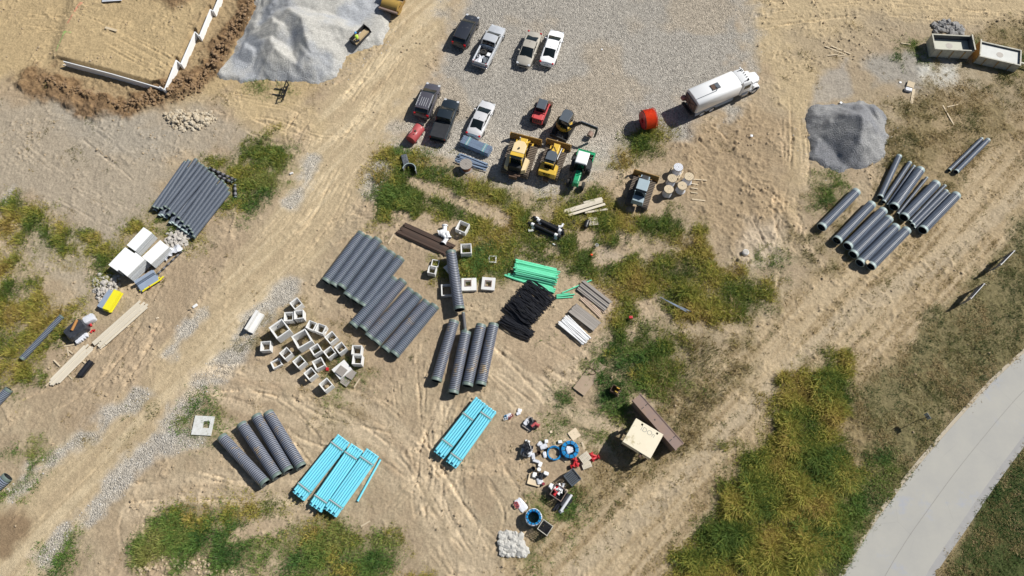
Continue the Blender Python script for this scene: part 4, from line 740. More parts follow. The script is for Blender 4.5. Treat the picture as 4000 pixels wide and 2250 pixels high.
CB = [((403, 160), .95, 42, .95, 'white concrete box at the top of the cluster, nearest the gravel road edge', ((1, .45, .2),)),
      ((330, 290), .92, 3, .9, 'left box of the touching pair under the topmost box', ((0, .4, .14),)), ((432, 272), .92, 8, 1.0, 'right, taller box of the touching pair near the road edge', ((0, .45, .2),)),
      ((557, 380), .86, -22, .85, 'left box of the pair right of the two big boxes', ()), ((648, 410), .9, -20, .9, 'right box of the pair right of the two big boxes', ((1, .45, .2),)),
      ((755, 500), .95, 42, .95, 'box with a round side hole, upper right of the cluster', hole1), ((850, 605), .9, 40, .95, 'box with a round side hole next to the double stacked pair', ((1, .4, .18),)),
      ((600, 622), .92, 35, .95, 'middle box of the cluster with a small round hole', ((2, .5, .15),)), ((740, 650), .92, 40, .95, 'middle box between two weed patches right of the centre box', ((1, .5, .16),)),
      ((97, 588), .98, 4, .8, 'leftmost box of the cluster, standing square in weeds', ()), ((300, 660), .92, 45, .9, 'box with a round side hole left of the centre, beside the tipped frame', ((1, .35, .2),)),
      ((435, 745), .95, 44, .95, 'plain box at the lower left with a long black shadow', ()), ((628, 762), .98, 30, .9, 'box with a broken corner and rubble beside it', ()),
      ((545, 865), .92, 42, .95, 'box in the lowest row but one, with hole at its foot', ((3, .35, .15),)), ((702, 975), .98, 42, .95, 'lowest box of the cluster with round side hole', hole1),
      ((1012, 625), .95, -2, .95, 'upper box of the two set end to end at the cluster right edge', ()), ((1018, 722), .95, -2, .95, 'lower box of the two set end to end at the cluster right edge', ())]
for tp, s, a, h, lb, hl in CB: cbox(n12(*tp), s, a, h, lb, holes=hl)
cbox(n12(235, 415), 1.50, 39, 1.35, 'big open concrete vault, left one of two, with round inner hole', holes=((1, .6, .34), (2, .6, .2)), th=.13)
cbox(n12(460, 515), 1.50, 33, 1.35, 'big open concrete vault, right one of two, with large side hole', holes=((1, .6, .36), (3, .7, .25)), th=.13)
cbox(n12(205, 762), .95, 30, .42, 'low open concrete frame lying beside the leftmost small boxes', w2=.8, floor=False)
cbox(n11(2078, 838), 1.15, -25, .8, 'concrete box among yellow weeds, uppermost of the yard boxes', holes=((0, .35, .12),)); cbox(n11(2113, 1055), 1.1, 3, 1.25, 'tall dark sided concrete box in weeds beside the propped pipe')
cbox(n11(1803, 1200), .78, -12, .35, 'thin concrete frame behind a box left of the propped pipe', floor=False, th=.07); cbox(n11(1770, 1268), .82, -12, .8, 'concrete box with thin frame behind, left of the propped pipe', th=.09)
cbox(n11(2380, 1160), .80, -2, .25, 'small low concrete frame lying in green weeds', floor=False, th=.12)
cbox(n11(1925, 1470), 1.25, 4, .45, 'flat concrete box half hidden under the propped pipe', th=.12)
def slab(c, s1, s2, ang, h, hole, label, mt='concrete', hoff=(0, 0)):
    xy = W(*c, h); t = thing('concrete_slab', label, 'concrete slab', xy, R(ang), 'flat concrete lids', z=gmax(*xy, .6) * .8); mb = MB(); hx, hy = hoff; a = hole / 2
    if hole:
        mb.box((-s1 / 2 + hx - a) / 2, 0, h / 2, s1 / 2 + hx - a, s2, h); mb.box((s1 / 2 + hx + a) / 2, 0, h / 2, s1 / 2 - hx - a, s2, h)
        mb.box(hx, (-s2 / 2 + hy - a) / 2, h / 2 - .001, 2 * a, s2 / 2 + hy - a, h - .002); mb.box(hx, (s2 / 2 + hy + a) / 2, h / 2 - .001, 2 * a, s2 / 2 - hy - a, h - .002)
    else: mb.box(0, 0, h / 2, s1, s2, h)
    mb.build('slab', mt, t)
    if hole and mt == 'concrete': r = MB(); [r.box(hx + dx * (a + .04), hy + dy * (a + .04), h + .015, .08 if dx else 2 * a + .16, .08 if dy else 2 * a, .03) for dx, dy in ((1, 0), (-1, 0), (0, 1), (0, -1))]; r.build('hatch_frame', 'steel_rust', t)
    return t
slab(n11(2143, 1412), 1.5, 1.35, 2, .4, .55, 'white concrete lid with square hole, right beside the propped pipe', hoff=(-.1, .1)); slab(n11(2338, 1408), 1.35, 1.35, -5, .3, .55, 'white concrete lid with square hole, standing free at right')
slab(n11(1965, 1250), 1.15, 1.15, 40, .3, 0, 'grey tilted concrete lid under the propped pipe')
slab(n02(2045, 1388), 1.85, 1.8, -3, .14, .62, 'weathered white slab with square hole, overgrown by grass', mt=mat('speckled_slab', (0.66, 0.67, 0.66), (0.50, 0.50, 0.46), .9, scale=4, amt=.9, c3=(0.30, 0.31, 0.22), s3=3, t3=.60), hoff=(.3, .1))
slab(n12(865, 822), 1.5, 1.3, 42, .55, 0, 'thick pale concrete block with a pallet on top')
# long concrete wall piece standing by the gravel shoulder
(mid, ang, ln) = seg(W(*n02(2500, 440), .5), W(*n12(40, 250), .5)); t = thing('concrete_barrier', 'pale stepped concrete wall piece on the gravel shoulder', 'concrete block', mid, ang, z=gh(*mid))
MB().prism([(-ln / 2, -.42), (ln / 2, -.42), (ln / 2, .30), (-ln / 2, .30)], 0, .35).build('base', 'concrete', t, bevel=.02); MB().box(0, .17, .63, ln, .26, .56).build('upstand', 'concrete', t, bevel=.02)

# ------------------------------------------------------------------ pallets and timber
def pallet(c, ang, label, m='wood_grey', z=0, w=1.2, d=1.0, group='wooden pallets', cat='pallet', lift=0):
    xy = W(*c, z + .12); t = thing('pallet', label, cat, xy, R(ang), group, z=gmax(*xy, .4) + z); b = MB(); 
    for y in (-d / 2 + .06, 0, d / 2 - .06): b.box(0, y, .06, w, .09, .10)
    b.build('stringer', m, t); s = MB()
    for i in range(7): s.box(-w / 2 + .06 + i * (w - .12) / 6, 0, .125, .11, d, .022)
    s.build('deck_board', m, t); u = MB(); [u.box(x, 0, -.001, .1, d, .02) for x in (-w / 2 + .06, 0, w / 2 - .06)]; u.build('bottom_board', m, t); return t
pallet(n12(858, 838), 55, 'grey pallet lying on the thick concrete block', z=.55, w=.85, d=.85); pallet(n12(955, 870), 60, 'broken pallet leaning on the block, upper one', 'wood_grey', .25, .85, .75); pallet(n12(908, 935), 55, 'grey pallet on the ground below the concrete block', 'wood_grey', 0, .95, .8)
pallet(n21(818, 775), 8, 'pale pallet lying in weeds near the lumber planks', 'wood_pale', .12, .95, .95); pallet(n30(1437, 850), -25, 'pale pallet beside white bags right of the track', 'wood', .08, .8, .8)
pallet(n23(735, 262), 35, 'whitish pallet between red hydrants, upper one', 'wood_pale', .25, .95, .8); pallet(n23(752, 335), 20, 'whitish pallet between red hydrants, lower one', 'wood_pale', .05, .9, .6)
def planks(pairs, wd, th, m, label, group, name='plank', z=.02, cat='plank'):
    out = []
    for i, p in enumerate(pairs):
        a, b = p[0], p[1]; zz = p[2] if len(p) > 2 else z; w_ = p[3] if len(p) > 3 else wd; mid, ang, ln = seg(W(*a, zz), W(*b, zz)); g0 = max(gh(*W(*a)), gh(*W(*b)), gh(*mid))
        o = MB().box(0, 0, th / 2, ln, w_, th).build(name, m, None, loc=(mid[0], mid[1], g0 + zz), rz=ang); tag(o, label if isinstance(label, str) else label[i], cat, group); out.append(o)
    return out
def timber_rows(fn, A, B, across, n, layers, wd, th, m, label, group, jit=10, seed=1, name='plank', z0=.08):
    """n boards per layer between photo points A and B; across = photo offset from first to last board"""
    rg = random.Random(seed); pr = []
    for L in range(layers):
        for i in range(n):
            if L == layers - 1 and rg.random() < .2: continue
            k = i / max(1, n - 1); j = rg.uniform(-jit, jit); ax, ay = A[0] + across[0] * k, A[1] + across[1] * k; bx, by = B[0] + across[0] * k, B[1] + across[1] * k; ux, uy = bx - ax, by - ay; l_ = math.hypot(ux, uy); ux /= l_; uy /= l_; e = rg.uniform(-jit, jit)
            pr.append((fn(ax + ux * j, ay + uy * j), fn(bx + ux * e, by + uy * e), z0 + L * (th + .004)))
    return planks(pr, wd, th, m, label, group, name)
timber_rows(n02, (970, 540), (1400, 158), (70, 50), 6, 3, .24, .05, 'wood_pale', 'long pale board in the upper left lumber pile', 'upper left lumber pile', 45, 11)
timber_rows(n02, (520, 930), (850, 600), (75, 30), 6, 2, .22, .05, 'wood_pale', 'long pale board in the lower left lumber pile', 'lower left lumber pile', 55, 12)
planks([(n02(665, 885), n02(860, 715)), (n02(680, 600), n02(695, 690)), (n02(700, 635), n02(740, 665)), (n02(550, 730), n02(615, 795)), (n02(690, 875), n02(738, 928)), (n02(645, 590), n02(755, 572)), (n02(765, 575), n02(930, 430), .02, .3), (n02(470, 995), n02(520, 940)), (n02(840, 740), n02(870, 765)), (n02(1280, 395), n02(1305, 375), .02, .3)], .14, .05, 'wood',
       ['yellow batten lying along the lower left lumber pile', 'short stick pointing up near the black wrapped load', 'short stick angled near the black wrapped load', 'cross bearer sticking out left under the lower lumber pile', 'cross bearer sticking out right under the lower lumber pile', 'pale stick left of the plywood strip', 'plywood strip under the white buckets beside the black wrapped load', 'thin stick at the lowest end of the lumber pile', 'short batten above the black roll', 'wood offcut right of the upper lumber pile'], 'loose battens')
timber_rows(n21, (515, 680), (905, 560), (45, 45), 4, 1, .28, .05, 'wood_pale', 'wide bleached plank lying in weeds below the green tractor', 'bleached planks in weeds', 20, 13, z0=.3); planks([(n21(735, 690), n21(960, 655), .28), (n21(720, 590), n21(905, 545), .3)], .22, .05, 'wood_pale', 'narrow bleached plank beside the wide planks in weeds', 'bleached planks in weeds')
timber_rows(n11, (1425, 905), (1900, 1120), (90, -95), 11, 2, .17, .10, 'wood_dark', 'long dark creosoted timber in the brown stack under weeds', 'dark timbers', 25, 14, 'timber')
timber_rows(n22, (720, -75), (1000, 145), (-65, 85), 8, 3, .14, .09, 'wood_grey', 'weathered grey timber of the upper strapped stack', 'upper grey timber stack', 6, 15, 'timber')
timber_rows(n22, (645, 165), (890, 355), (-70, 75), 8, 3, .14, .09, 'wood_grey', 'weathered grey timber of the lower strapped stack', 'lower grey timber stack', 6, 16, 'timber')
timber_rows(n22, (745, 60), (930, 235), (-65, 60), 7, 1, .09, .05, mat('pinkish_lumber', (0.62, 0.48, 0.38), (0.5, 0.4, 0.3), .85, stretch=(.4, 6, 6), rnd_v=.15), 'thin pinkish plank between the two grey timber stacks', 'pinkish planks', 25, 17)
planks([(n30(570, 470), n30(765, 552)), (n30(630, 468), n30(825, 550)), (n30(582, 567), n30(700, 555)), (n30(695, 572), n30(790, 557)), (n30(1755, 1065), n30(1865, 1260)), (n30(1800, 1080), n30(1910, 1055)), (n30(1465, 900), n30(1440, 1045), .03, .3), (n30(1338, 436), n30(1432, 450)), (n30(1745, 550), n30(1830, 600)), (n11(1332, 1010), n11(1385, 920)), (n12(988, 1005), n12(1045, 915)), (n13(1055, 955), n13(1148, 900)), (n21(1810, 555), n21(1945, 572)), (n22(615, 0 - 5), n22(640, -20)), (n00(1080, 305), n00(1195, 338), .03, .3)], .13, .05, 'wood',
       ['left long stick of the loose sticks on the tan track', 'right long stick of the loose sticks on the tan track', 'short stick pointing left on the tan track', 'short stick below the long ones on the tan track', 'long stake lying on dry grass right of the dark gravel heap', 'short stake lying across the dry grass', 'broad board on grass beside the pallet and white bags', 'thin rod left of the skips', 'rod in the shadow under the left skip', 'stick at the end of the dark timber stack', 'pale stick lying beside the pallets', 'yellow stick above the lower green weeds', 'stick right of the cable drums', 'bit of wood by green pipes', 'faint grey plank half buried on the building pad'], 'loose sticks')
def drum_sticks():
    planks([(n21(1800, 360 + i * 42), n21(1870 + (90 if i == 0 else 0), 372 + i * 42)) for i in range(4)], .12, .06, 'wood', 'batten sunk in the soil right of the wrapped drums', 'battens by the drums')
drum_sticks()
# ------------------------------------------------------------------ strapped bundles of blue pressure pipe and grey conduit
def bundle(A, B, across, n, layers, d, label, m='blue', z0=.1, name='pipe_bundle', straps=(.13, .87), group='strapped pipe bundles', bell=True, L=6.1, vis=None, stagger=.12, smat='strap'):
    """A..B photo ends of the axis of the bundle's top face; across counted from the pipe diameter"""
    H = z0 + layers * d; a, b = W(*A, H), W(*B, H); mid, ang, ln = seg(a, b); L = L or ln; t = thing(name, label, 'pipe bundle', mid, ang, group, z=gmax(*mid, 1.0) * .9)
    for k in range(layers):
        for i in range(n):
            y = (i - (n - 1) / 2) * d; z = z0 + d * (k + .5); flip = (i + k) % 2; e = stagger if flip else -stagger; mb = MB(); x0, x1 = -L / 2 + e, L / 2 + e
            mb.tube((x0, y, z), (x1, y, z), d * .47, d * .42, 14)
            if bell: 
                bx = (x1 - .26, x1 + .01) if flip else (x0 - .01, x0 + .26); mb.rev((bx[0], y, z), (bx[1], y, z), [(0, d * .47), (.03, d * .53), (.12, d * .53), (.14, d * .50), (.27, d * .50)], 14)
            mb.build('pipe', m, t, True)
    wt = n * d + .04
    for s in straps:
        x = -L / 2 + L * s; MB().box(x, 0, H + .03, .10, wt, .05).box(x, 0, z0 - .05, .10, wt, .08).build('bearer_board', 'dunnage', t)
        for dx in (-.12, .12):
            q = MB(); q.box(x + dx, 0, H + .008, .03, wt, .012); q.box(x + dx, wt / 2 + .004, z0 + layers * d / 2, .03, .012, layers * d); q.box(x + dx, -wt / 2 - .004, z0 + layers * d / 2, .03, .012, layers * d); q.build('strap', smat, t)
    return t
BG = 'blue pipe bundles'
bundle(n13(870, 75), n13(425, 635), 0, 6, 3, .228, 'blue pipe bundle nearest the grey ribbed pipes, leftmost of three', group=BG)
bundle(n13(1000, 175), n13(605, 745), 0, 6, 3, .222, 'middle one of the three blue pipe bundles at the bottom', group=BG)
bundle(n13(1165, 215), n13(745, 805), 0, 6, 3, .228, 'right one of the three blue pipe bundles at the bottom', group=BG)
b_ = bundle(n12(2245, 1150), (n13(1850, 210)), 0, 5, 3, .235, 'left one of the two blue pipe bundles near the concrete trench pipes', group=BG, straps=(.3, .8)); bundle(n12(2360, 1220), n13(1965, 320), 0, 5, 3, .235, 'right one of the two blue pipe bundles near the fittings yard', group=BG, straps=(.12, .88))
lay_pipe(n13(1255, 275), n13(1022, 698), .21, 'single loose blue pipe right of the three blue bundles', None, pitch=9, band='blue', m='blue', name='blue_pipe')
tl = lambda x, y: (1540 + x * 420 / 2536, 500 + y * 420 / 2536)
bundle(tl(1650, 270), tl(2210, 500), 0, 10, 7, .105, 'strapped block of thin grey conduit behind the cable drum', m='conduit', name='conduit_bundle', group=None, bell=False, L=3.4, straps=(.22, .80), stagger=.05)
rg = random.Random(21)
for i in range(22):
    k = i / 21; off = (-120 * k, 210 * k); j = rg.uniform(-50, 50); sl_ = rg.uniform(-25, 25); zz = .05 + (.12 if i % 3 == 0 else 0) + (.1 if i % 5 == 0 else 0)
    a = tl(1560 + off[0] + j, 600 + off[1]); b = tl(2190 + off[0] * .5 + j, 840 + off[1] * .75 + sl_); A_, B_ = W(*a, zz), W(*b, zz); mid, an, ln = seg(A_, B_)
    o = MB().tube((-ln / 2, 0, 0), (ln / 2, 0, 0), .052, .045, 10).build('conduit', 'conduit', None, True, loc=(mid[0], mid[1], gmax(*mid, .4) + zz), rz=an); tag(o, 'loose grey conduit in the scattered pile by the cable drum', 'conduit', 'loose grey conduits')
# green, black and white loose pipes
tk = lambda x, y: (1930 + x * 490 / 1868, 980 + y * 490 / 1868)
def loose(n, A, B, across, d, m, label, group, jx=20, z=lambda k, rg: .1, seed=1, seg_=9, name='pipe', bend=0, wall=True, jy=10, smooth_=True):
    rg = random.Random(seed)
    for i in range(n):
        k = i / max(1, n - 1); j = rg.uniform(-jx, jx); e = rg.uniform(-jy, jy); e2 = rg.uniform(-jy, jy); zz = z(k, rg)
        ux, uy = B[0] - A[0], B[1] - A[1]; l_ = math.hypot(ux, uy); ux /= l_; uy /= l_
        a = tk(A[0] + across[0] * k + ux * j - uy * e, A[1] + across[1] * k + uy * j + ux * e); b = tk(B[0] + across[0] * k + ux * j - uy * e2, B[1] + across[1] * k + uy * j + ux * e2)
        A_, B_ = W(*a, zz), W(*b, zz); mid, an, ln = seg(A_, B_)
        if bend:
            q = rg.uniform(-bend, bend); w2 = rg.uniform(-bend, bend) * .5; pts = [(-ln / 2 + ln * s / 8, q * math.sin(math.pi * s / 8) + w2 * math.sin(2 * math.pi * s / 8), -.12 * z(k, random.Random(1)) * abs(s - 4) / 4) for s in range(9)]; mb = MB()
            rings = [[(x, y + d / 2 * math.cos(2 * math.pi * v / 6), zz_ + d / 2 * math.sin(2 * math.pi * v / 6)) for v in range(6)] for x, y, zz_ in pts]; mb.loft(rings)
        else: mb = MB().tube((-ln / 2, 0, 0), (ln / 2, 0, 0), d / 2, d * .42, seg_); mb.rev((ln / 2 - .22, 0, 0), (ln / 2, 0, 0), [(0, d * .5), (.03, d * .57), (.22, d * .57)], seg_)
        o = mb.build(name, m, None, True, loc=(mid[0], mid[1], gh(*mid) + zz), rz=an); tag(o, label, 'pipe', group)
hz = lambda top: (lambda k, rg: .08 + top * math.sin(math.pi * min(1, max(0, k * .9 + .05))) * rg.choice([.35, .7, 1, 1]))
loose(30, (350, 140), (960, 280), (-70, 235), .15, 'green_pvc', 'light green sewer pipe in the upper green pile', 'green pipe pile', 35, hz(.55), 31, jy=6, name='green_pipe')
loose(14, (300, 350), (900, 560), (-30, 60), .15, 'green_pvc', 'light green pipe lying low under the black tubing', 'low green pipes', 30, lambda k, rg: .1, 32, name='green_pipe'); loose(4, (150, 360), (450, 470), (60, -20), .15, 'green_pvc', 'light green pipe poking out left of the heap', 'left green pipe ends', 15, lambda k, rg: .1, 33, jy=6, name='green_pipe')
for i, (a, b) in enumerate([((1015, 622), (1455, 432)), ((930, 655), (1130, 630)), ((930, 678), (1200, 645)), ((930, 700), (1175, 685))]): 
    A_, B_ = W(*tk(*a), .12), W(*tk(*b), .12); mid, an, ln = seg(A_, B_); o = MB().tube((-ln / 2, 0, 0), (ln / 2, 0, 0), .075, .065, 12).build('green_pipe', 'green_pvc', None, True, loc=(mid[0], mid[1], gh(*mid) + .12), rz=an)
    tag(o, ['long green pipe lying apart, pointing up right into weeds', 'upper short green pipe end right of the black heap', 'middle short green pipe end right of the black heap', 'lowest short green pipe end right of the black heap'][i], 'pipe')
def bz(top): return lambda k, rg: .06 + top * math.sin(math.pi * (.08 + .84 * k)) * rg.random() ** .55
LBK = 'black flexible tube in the big wavy heap'
loose(150, (540, 410), (900, 700), (-400, 470), .085, 'coil_black', LBK, 'black tubing heap', 35, bz(.75), 34, bend=.28, jy=12, name='black_tube'); loose(55, (160, 960), (600, 1200), (-90, 130), .085, 'coil_black', LBK, 'black tubing heap', 30, bz(.55), 35, bend=.22, jy=16, name='black_tube')
loose(17, (1080, 955), (1440, 1280), (-120, 120), .14, 'white_pvc', 'white plastic pipe in the splayed white pile', 'white pipe pile', 18, lambda k, rg: .1 + rg.choice([0, .13, .2]), 36, jy=18, name='white_pipe')
# ------------------------------------------------------------------ cars and pickups (X forward, origin on the ground)
def wheel(t, x, y, r=.34, wd=.22, name='wheel', rimm='rim', mt='rubber'):
    s = 1 if y > 0 else -1
    o = MB().rev((x, y - s * wd / 2, r), (x, y + s * wd / 2, r), [(0, r * .6), (0, r * .93), (wd * .2, r), (wd * .8, r), (wd, r * .93), (wd, r * .6)], 24).build(name, mt, t, True)
    MB().rev((x, y - s * wd * .3, r), (x, y + s * wd * .45, r), [(0, r * .1), (0, r * .62), (wd * .72, r * .62), (wd * .62, r * .5), (wd * .74, r * .14)], 16, True).build('rim', rimm, o, True); return o
def ringsec(x, hw, zb, zt, cr=.06, k=.16):
    return [(x, -hw * .86, zb), (x, -hw, zb + .18), (x, -hw, zt - k), (x, -hw * .95, zt - .05), (x, -hw * .72, zt), (x, 0, zt + cr), (x, hw * .72, zt), (x, hw * .95, zt - .05), (x, hw, zt - k), (x, hw, zb + .18), (x, hw * .86, zb)]
def interp(st, sub=3):
    o = []
    for i in range(len(st) - 1):
        for j in range(sub):
            t = j / sub; o.append(tuple(st[i][c] * (1 - t) + st[i + 1][c] * t for c in range(len(st[i]))))
    return o + [st[-1]]
def car(kind, a, b, pm, label, length, z=.75, rails=False, roofrack=False, dark=False):
    A, B = W(*a, z), W(*b, z); mid, ang, ln = seg(B, A); L = length; t = thing({'sedan': 'parked_sedan', 'suv': 'parked_suv', 'pickup': 'pickup_truck'}[kind], label, {'sedan': 'car', 'suv': 'car', 'pickup': 'pickup truck'}[kind], mid, ang, 'cars parked on the gravel lot', z=gh(*mid)); h = L / 2
    if kind == 'sedan': hw, st = .92, [(h, .55, .30, .58), (h - .08, .76, .24, .66), (h - .35, .87, .22, .76), (h - .9, .92, .22, .88), (h - 1.5, .92, .22, .97), (0, .92, .22, 1.0), (-h + 1.1, .92, .22, 1.04), (-h + .4, .88, .25, 1.02), (-h + .1, .80, .30, .94), (-h, .66, .35, .75)]; gl = [(h - 1.12, .78, .95, .78, .96), (h - 2.08, .80, .98, .70, 1.40), (-h + 1.75, .80, .98, .68, 1.40), (-h + .75, .74, 1.0, .70, 1.03)]; rf = (h - 2.12, -h + 1.78, .72, 1.42)
    elif kind == 'suv': hw, st = .94, [(h, .6, .35, .74), (h - .08, .8, .3, .86), (h - .4, .90, .28, .98), (h - 1.15, .94, .26, 1.10), (0, .94, .26, 1.14), (-h + .25, .92, .28, 1.12), (-h + .08, .88, .32, 1.05), (-h, .78, .38, .82)]; gl = [(h - 1.0, .80, 1.08, .80, 1.1), (h - 1.92, .84, 1.1, .76, 1.64), (-h + .55, .84, 1.12, .74, 1.64), (-h + .10, .80, 1.10, .74, 1.14)]; rf = (h - 1.96, -h + .50, .79, 1.66)
    else: hw, st = .98, [(h, .7, .42, .86), (h - .08, .88, .36, .98), (h - .4, .95, .34, 1.08), (h - 1.3, .98, .34, 1.16), (h - 2.0, .98, .34, 1.18), (h - 3.35, .98, .34, 1.18), (h - 3.4, .96, .34, 1.10)]; gl = [(h - 1.22, .84, 1.14, .84, 1.16), (h - 2.1, .86, 1.16, .78, 1.78), (h - 3.05, .86, 1.16, .78, 1.78), (h - 3.3, .82, 1.16, .76, 1.2)]; rf = (h - 2.14, h - 3.08, .81, 1.80)
    MB().loft([ringsec(*s) for s in interp(st)]).build('body', pm, t, True)
    MB().loft([[(x, -wb, zb - .06), (x, -wb, zb), (x, -wt, zt - .05), (x, -wt * .86, zt), (x, wt * .86, zt), (x, wt, zt - .05), (x, wb, zb), (x, wb, zb - .06)] for x, wb, zb, wt, zt in interp(gl, 2)]).build('windows', 'glass', t, True)
    x0, x1, w_, zt = rf; MB().loft([[(x, -w_ * s, zt - .09), (x, -w_ * s * .93, zt - .02), (x, -w_ * s * .5, zt + .015), (x, 0, zt + .03), (x, w_ * s * .5, zt + .015), (x, w_ * s * .93, zt - .02), (x, w_ * s, zt - .09)] for x, s in ((x0 + .06, .93), (x0 - .05, 1), ((x0 + x1) / 2, 1.03), (x1 + .08, 1), (x1 - .03, .95))]).build('roof', pm, t, True)
    pl = MB()
    for s in (-1, 1):
        pl.bar((gl[0][0], s * gl[0][1], gl[0][2]), (x0, s * w_ * .95, zt - .07), .07, .05); pl.bar((gl[3][0], s * gl[3][1], gl[3][2]), (x1, s * w_ * .95, zt - .07), .14, .06); xm = (x0 + x1) / 2 - .05; pl.bar((xm, s * gl[1][1], gl[1][2]), (xm, s * w_ * .98, zt - .07), .07, .05)
    pl.build('window_pillar', pm, t)
    for s in (-1, 1):
        MB().box(h - 1.35 if kind != 'sedan' else h - 1.7, s * (hw + .1), 1.05, .14, .2, .14, 0, 0, 0, .8, .9).build('mirror', pm if not dark else 'dark', t, bevel=.02)
        MB().box(h - .22, s * hw * .74, st[2][3] - .09, .26, .28, .12, s * -.35).build('headlight', 'lamp', t, bevel=.02); MB().box(-h + .09, s * hw * .80, .90 if kind == 'sedan' else 1.0, .2, .22, .15 if kind == 'sedan' else .32, s * .3).build('tail_light', 'tail', t, bevel=.02)
        for x in (h - .95, -h + (.95 if kind != 'pickup' else 1.15)): wheel(t, x, s * (hw - .10), .34 if kind == 'sedan' else .38)
    MB().box(-h + .02, 0, .62, .04, .5, .13).build('number_plate', 'lamp', t); MB().box(h - .01, 0, .58, .05, 1.0, .2).build('grille', 'dark', t)
    if rails:
        r = MB()
        for s in (-1, 1): r.bar((x0 - .15, s * (w_ - .07), zt + .05), (x1 + .15, s * (w_ - .07), zt + .05), .04, .04)
        r.build('roof_rail', 'lamp' if roofrack else 'dark', t)
        if roofrack:
            for y in (-.36, -.12, .12, .36): MB().bar((x0 - .7, y, zt + .045), (x1 + .25, y, zt + .045), .03, .02).build('roof_rib', 'lamp', t)
    if kind == 'sedan' or kind == 'suv': MB().bar((x1 + .3, 0, zt + .03), (x1 + .18, 0, zt + .12), .03, .03).build('antenna', 'dark', t)
    if kind == 'pickup':
        e = -h; f_ = h - 3.42; bl = (f_ + e) / 2; q = MB()
        for s in (-1, 1): q.loft([[(x, s * .99, .5), (x, s * .99, 1.05), (x, s * .95, 1.17), (x, s * .80, 1.17), (x, s * .80, .62), (x, s * .86, .5)][::s] for x in (f_, f_ - .5, e + .5, e + .06)])
        q.box(e + .04, 0, .86, .09, 1.86, .62); q.box(f_ + .02, 0, .86, .07, 1.6, .6); q.build('bed_side', pm, t, bevel=.015)
        MB().box(bl, 0, .62, f_ - e - .1, 1.62, .05).build('bed_floor', 'dark', t); MB().box(e - .09, 0, .58, .16, 1.8, .2).build('bumper', 'dark' if dark else 'rim', t, bevel=.03)
    return t, L, ang
P_ = dict(dg=paint('dark_grey_paint', (.030, .034, .045)), sv=paint('silver_paint', (.50, .52, .55)), tn=paint('champagne_paint', (.44, .41, .35)), wh=paint('bright_white_paint', (.80, .81, .82), 0, .35), gp=paint('purple_grey_paint', (.085, .082, .10)), bk=paint('blue_black_paint', (.018, .027, .036)), sw=paint('silver_white_paint', (.62, .62, .63)))
car('suv', n10(2185, 165), n10(2040, 455), P_['dg'], 'dark grey crossover car parked uppermost left on the gravel lot', 4.75)
pk, L_, an_ = car('pickup', n10(2445, 270), n10(2250, 650), P_['sv'], 'silver pickup truck with spare wheel and tools in its bed', 5.9)
car('sedan', n20(108, 650), n20(232, 332), P_['tn'], 'champagne beige sedan parked facing opposite to the others', 4.85)
car('sedan', n20(462, 300), n20(343, 652), P_['wh'], 'bright white sedan with black rear window beside the beige one', 5.1)
car('suv', n10(1790, 850), n10(1662, 1165), P_['gp'], 'purple grey car with four pale roof ribs, lower row', 4.55, rails=True, roofrack=True)
pk2, L2_, an2_ = car('pickup', n10(1972, 1025), n10(1832, 1392), P_['bk'], 'blue-black pickup truck with covered bed and arrow shaped roof glints', 5.35, dark=True)
car('sedan', n10(2342, 1025), n10(2185, 1358), P_['sw'], 'pearl white sedan parked directly above the grey conduit bundle', 4.9)
MB().box(-L2_ / 2 + .98, 0, 1.18, 1.9, 1.72, .05).build('bed_cover', 'dark', pk2, bevel=.01)
def on(t, name, label, cat, x, y, z, group=None, rz=0):
    m_ = Matrix.Translation(t.location) @ Matrix.Rotation(t.rotation_euler.z, 4, 'Z'); p = m_ @ Vector((x, y, z)); return thing(name, label, cat, (p.x, p.y), t.rotation_euler.z + rz, group, z=p.z)
h_ = -L_ / 2
t = on(pk, 'spare_wheel', 'spare wheel lying flat in the silver pickup bed', 'wheel', h_ + 1.75, .25, .92); MB().rev((0, 0, -.1), (0, 0, .12), [(0, .2), (0, .34), (.05, .38), (.17, .38), (.22, .34), (.22, .2)], 22).build('tyre', 'rubber', t, True); MB().cyl((0, 0, 0), (0, 0, .06), .21).build('rim', 'dark', t)
t = on(pk, 'tool_box', 'white tool box in the pickup bed by the cab corner', 'box', h_ + 1.55, -.5, .65); MB().box(0, 0, .2, .45, .4, .38).build('case', 'whitepaint', t, bevel=.02); MB().box(0, 0, .41, .47, .42, .04).build('lid', 'whitepaint', t)
t = on(pk, 'tarp', 'crumpled white sheet at the back of the silver pickup bed', 'sheet', h_ + .75, .25, .66); rg = random.Random(2); MB().loft([[(x + rg.uniform(-.05, .05), y, rg.uniform(.05, .3)) for y in (-.35, -.15, .05, .25, .45)] for x in (-.5, -.25, 0, .25, .5)], False, False).build('sheet', 'wrap', t, True)
t = on(pk, 'wheelbarrow_tray', 'grey tray tipped at the rear right of the pickup bed', 'tray', h_ + .75, -.42, .70, rz=.4); MB().box(0, 0, .15, .7, .5, .22, 0, .3, 0, 1.15, 1.15).build('tray', 'cabgrey', t); MB().path([(-.5, -.2, .3), (.5, -.2, .3), (.6, .1, .3)], .02).build('handle', 'dark', t)
t = on(pk, 'bucket', 'black bucket in the rear left corner of the silver pickup bed', 'bucket', h_ + .95, .58, .65); MB().rev((0, 0, 0), (0, 0, .36), [(0, .02), (0, .13), (.36, .16), (.36, .145), (.02, .11)], 16).build('pail', 'dark', t, True); MB().torus((0, 0, .36), .155, .012).build('rim', 'dark', t)

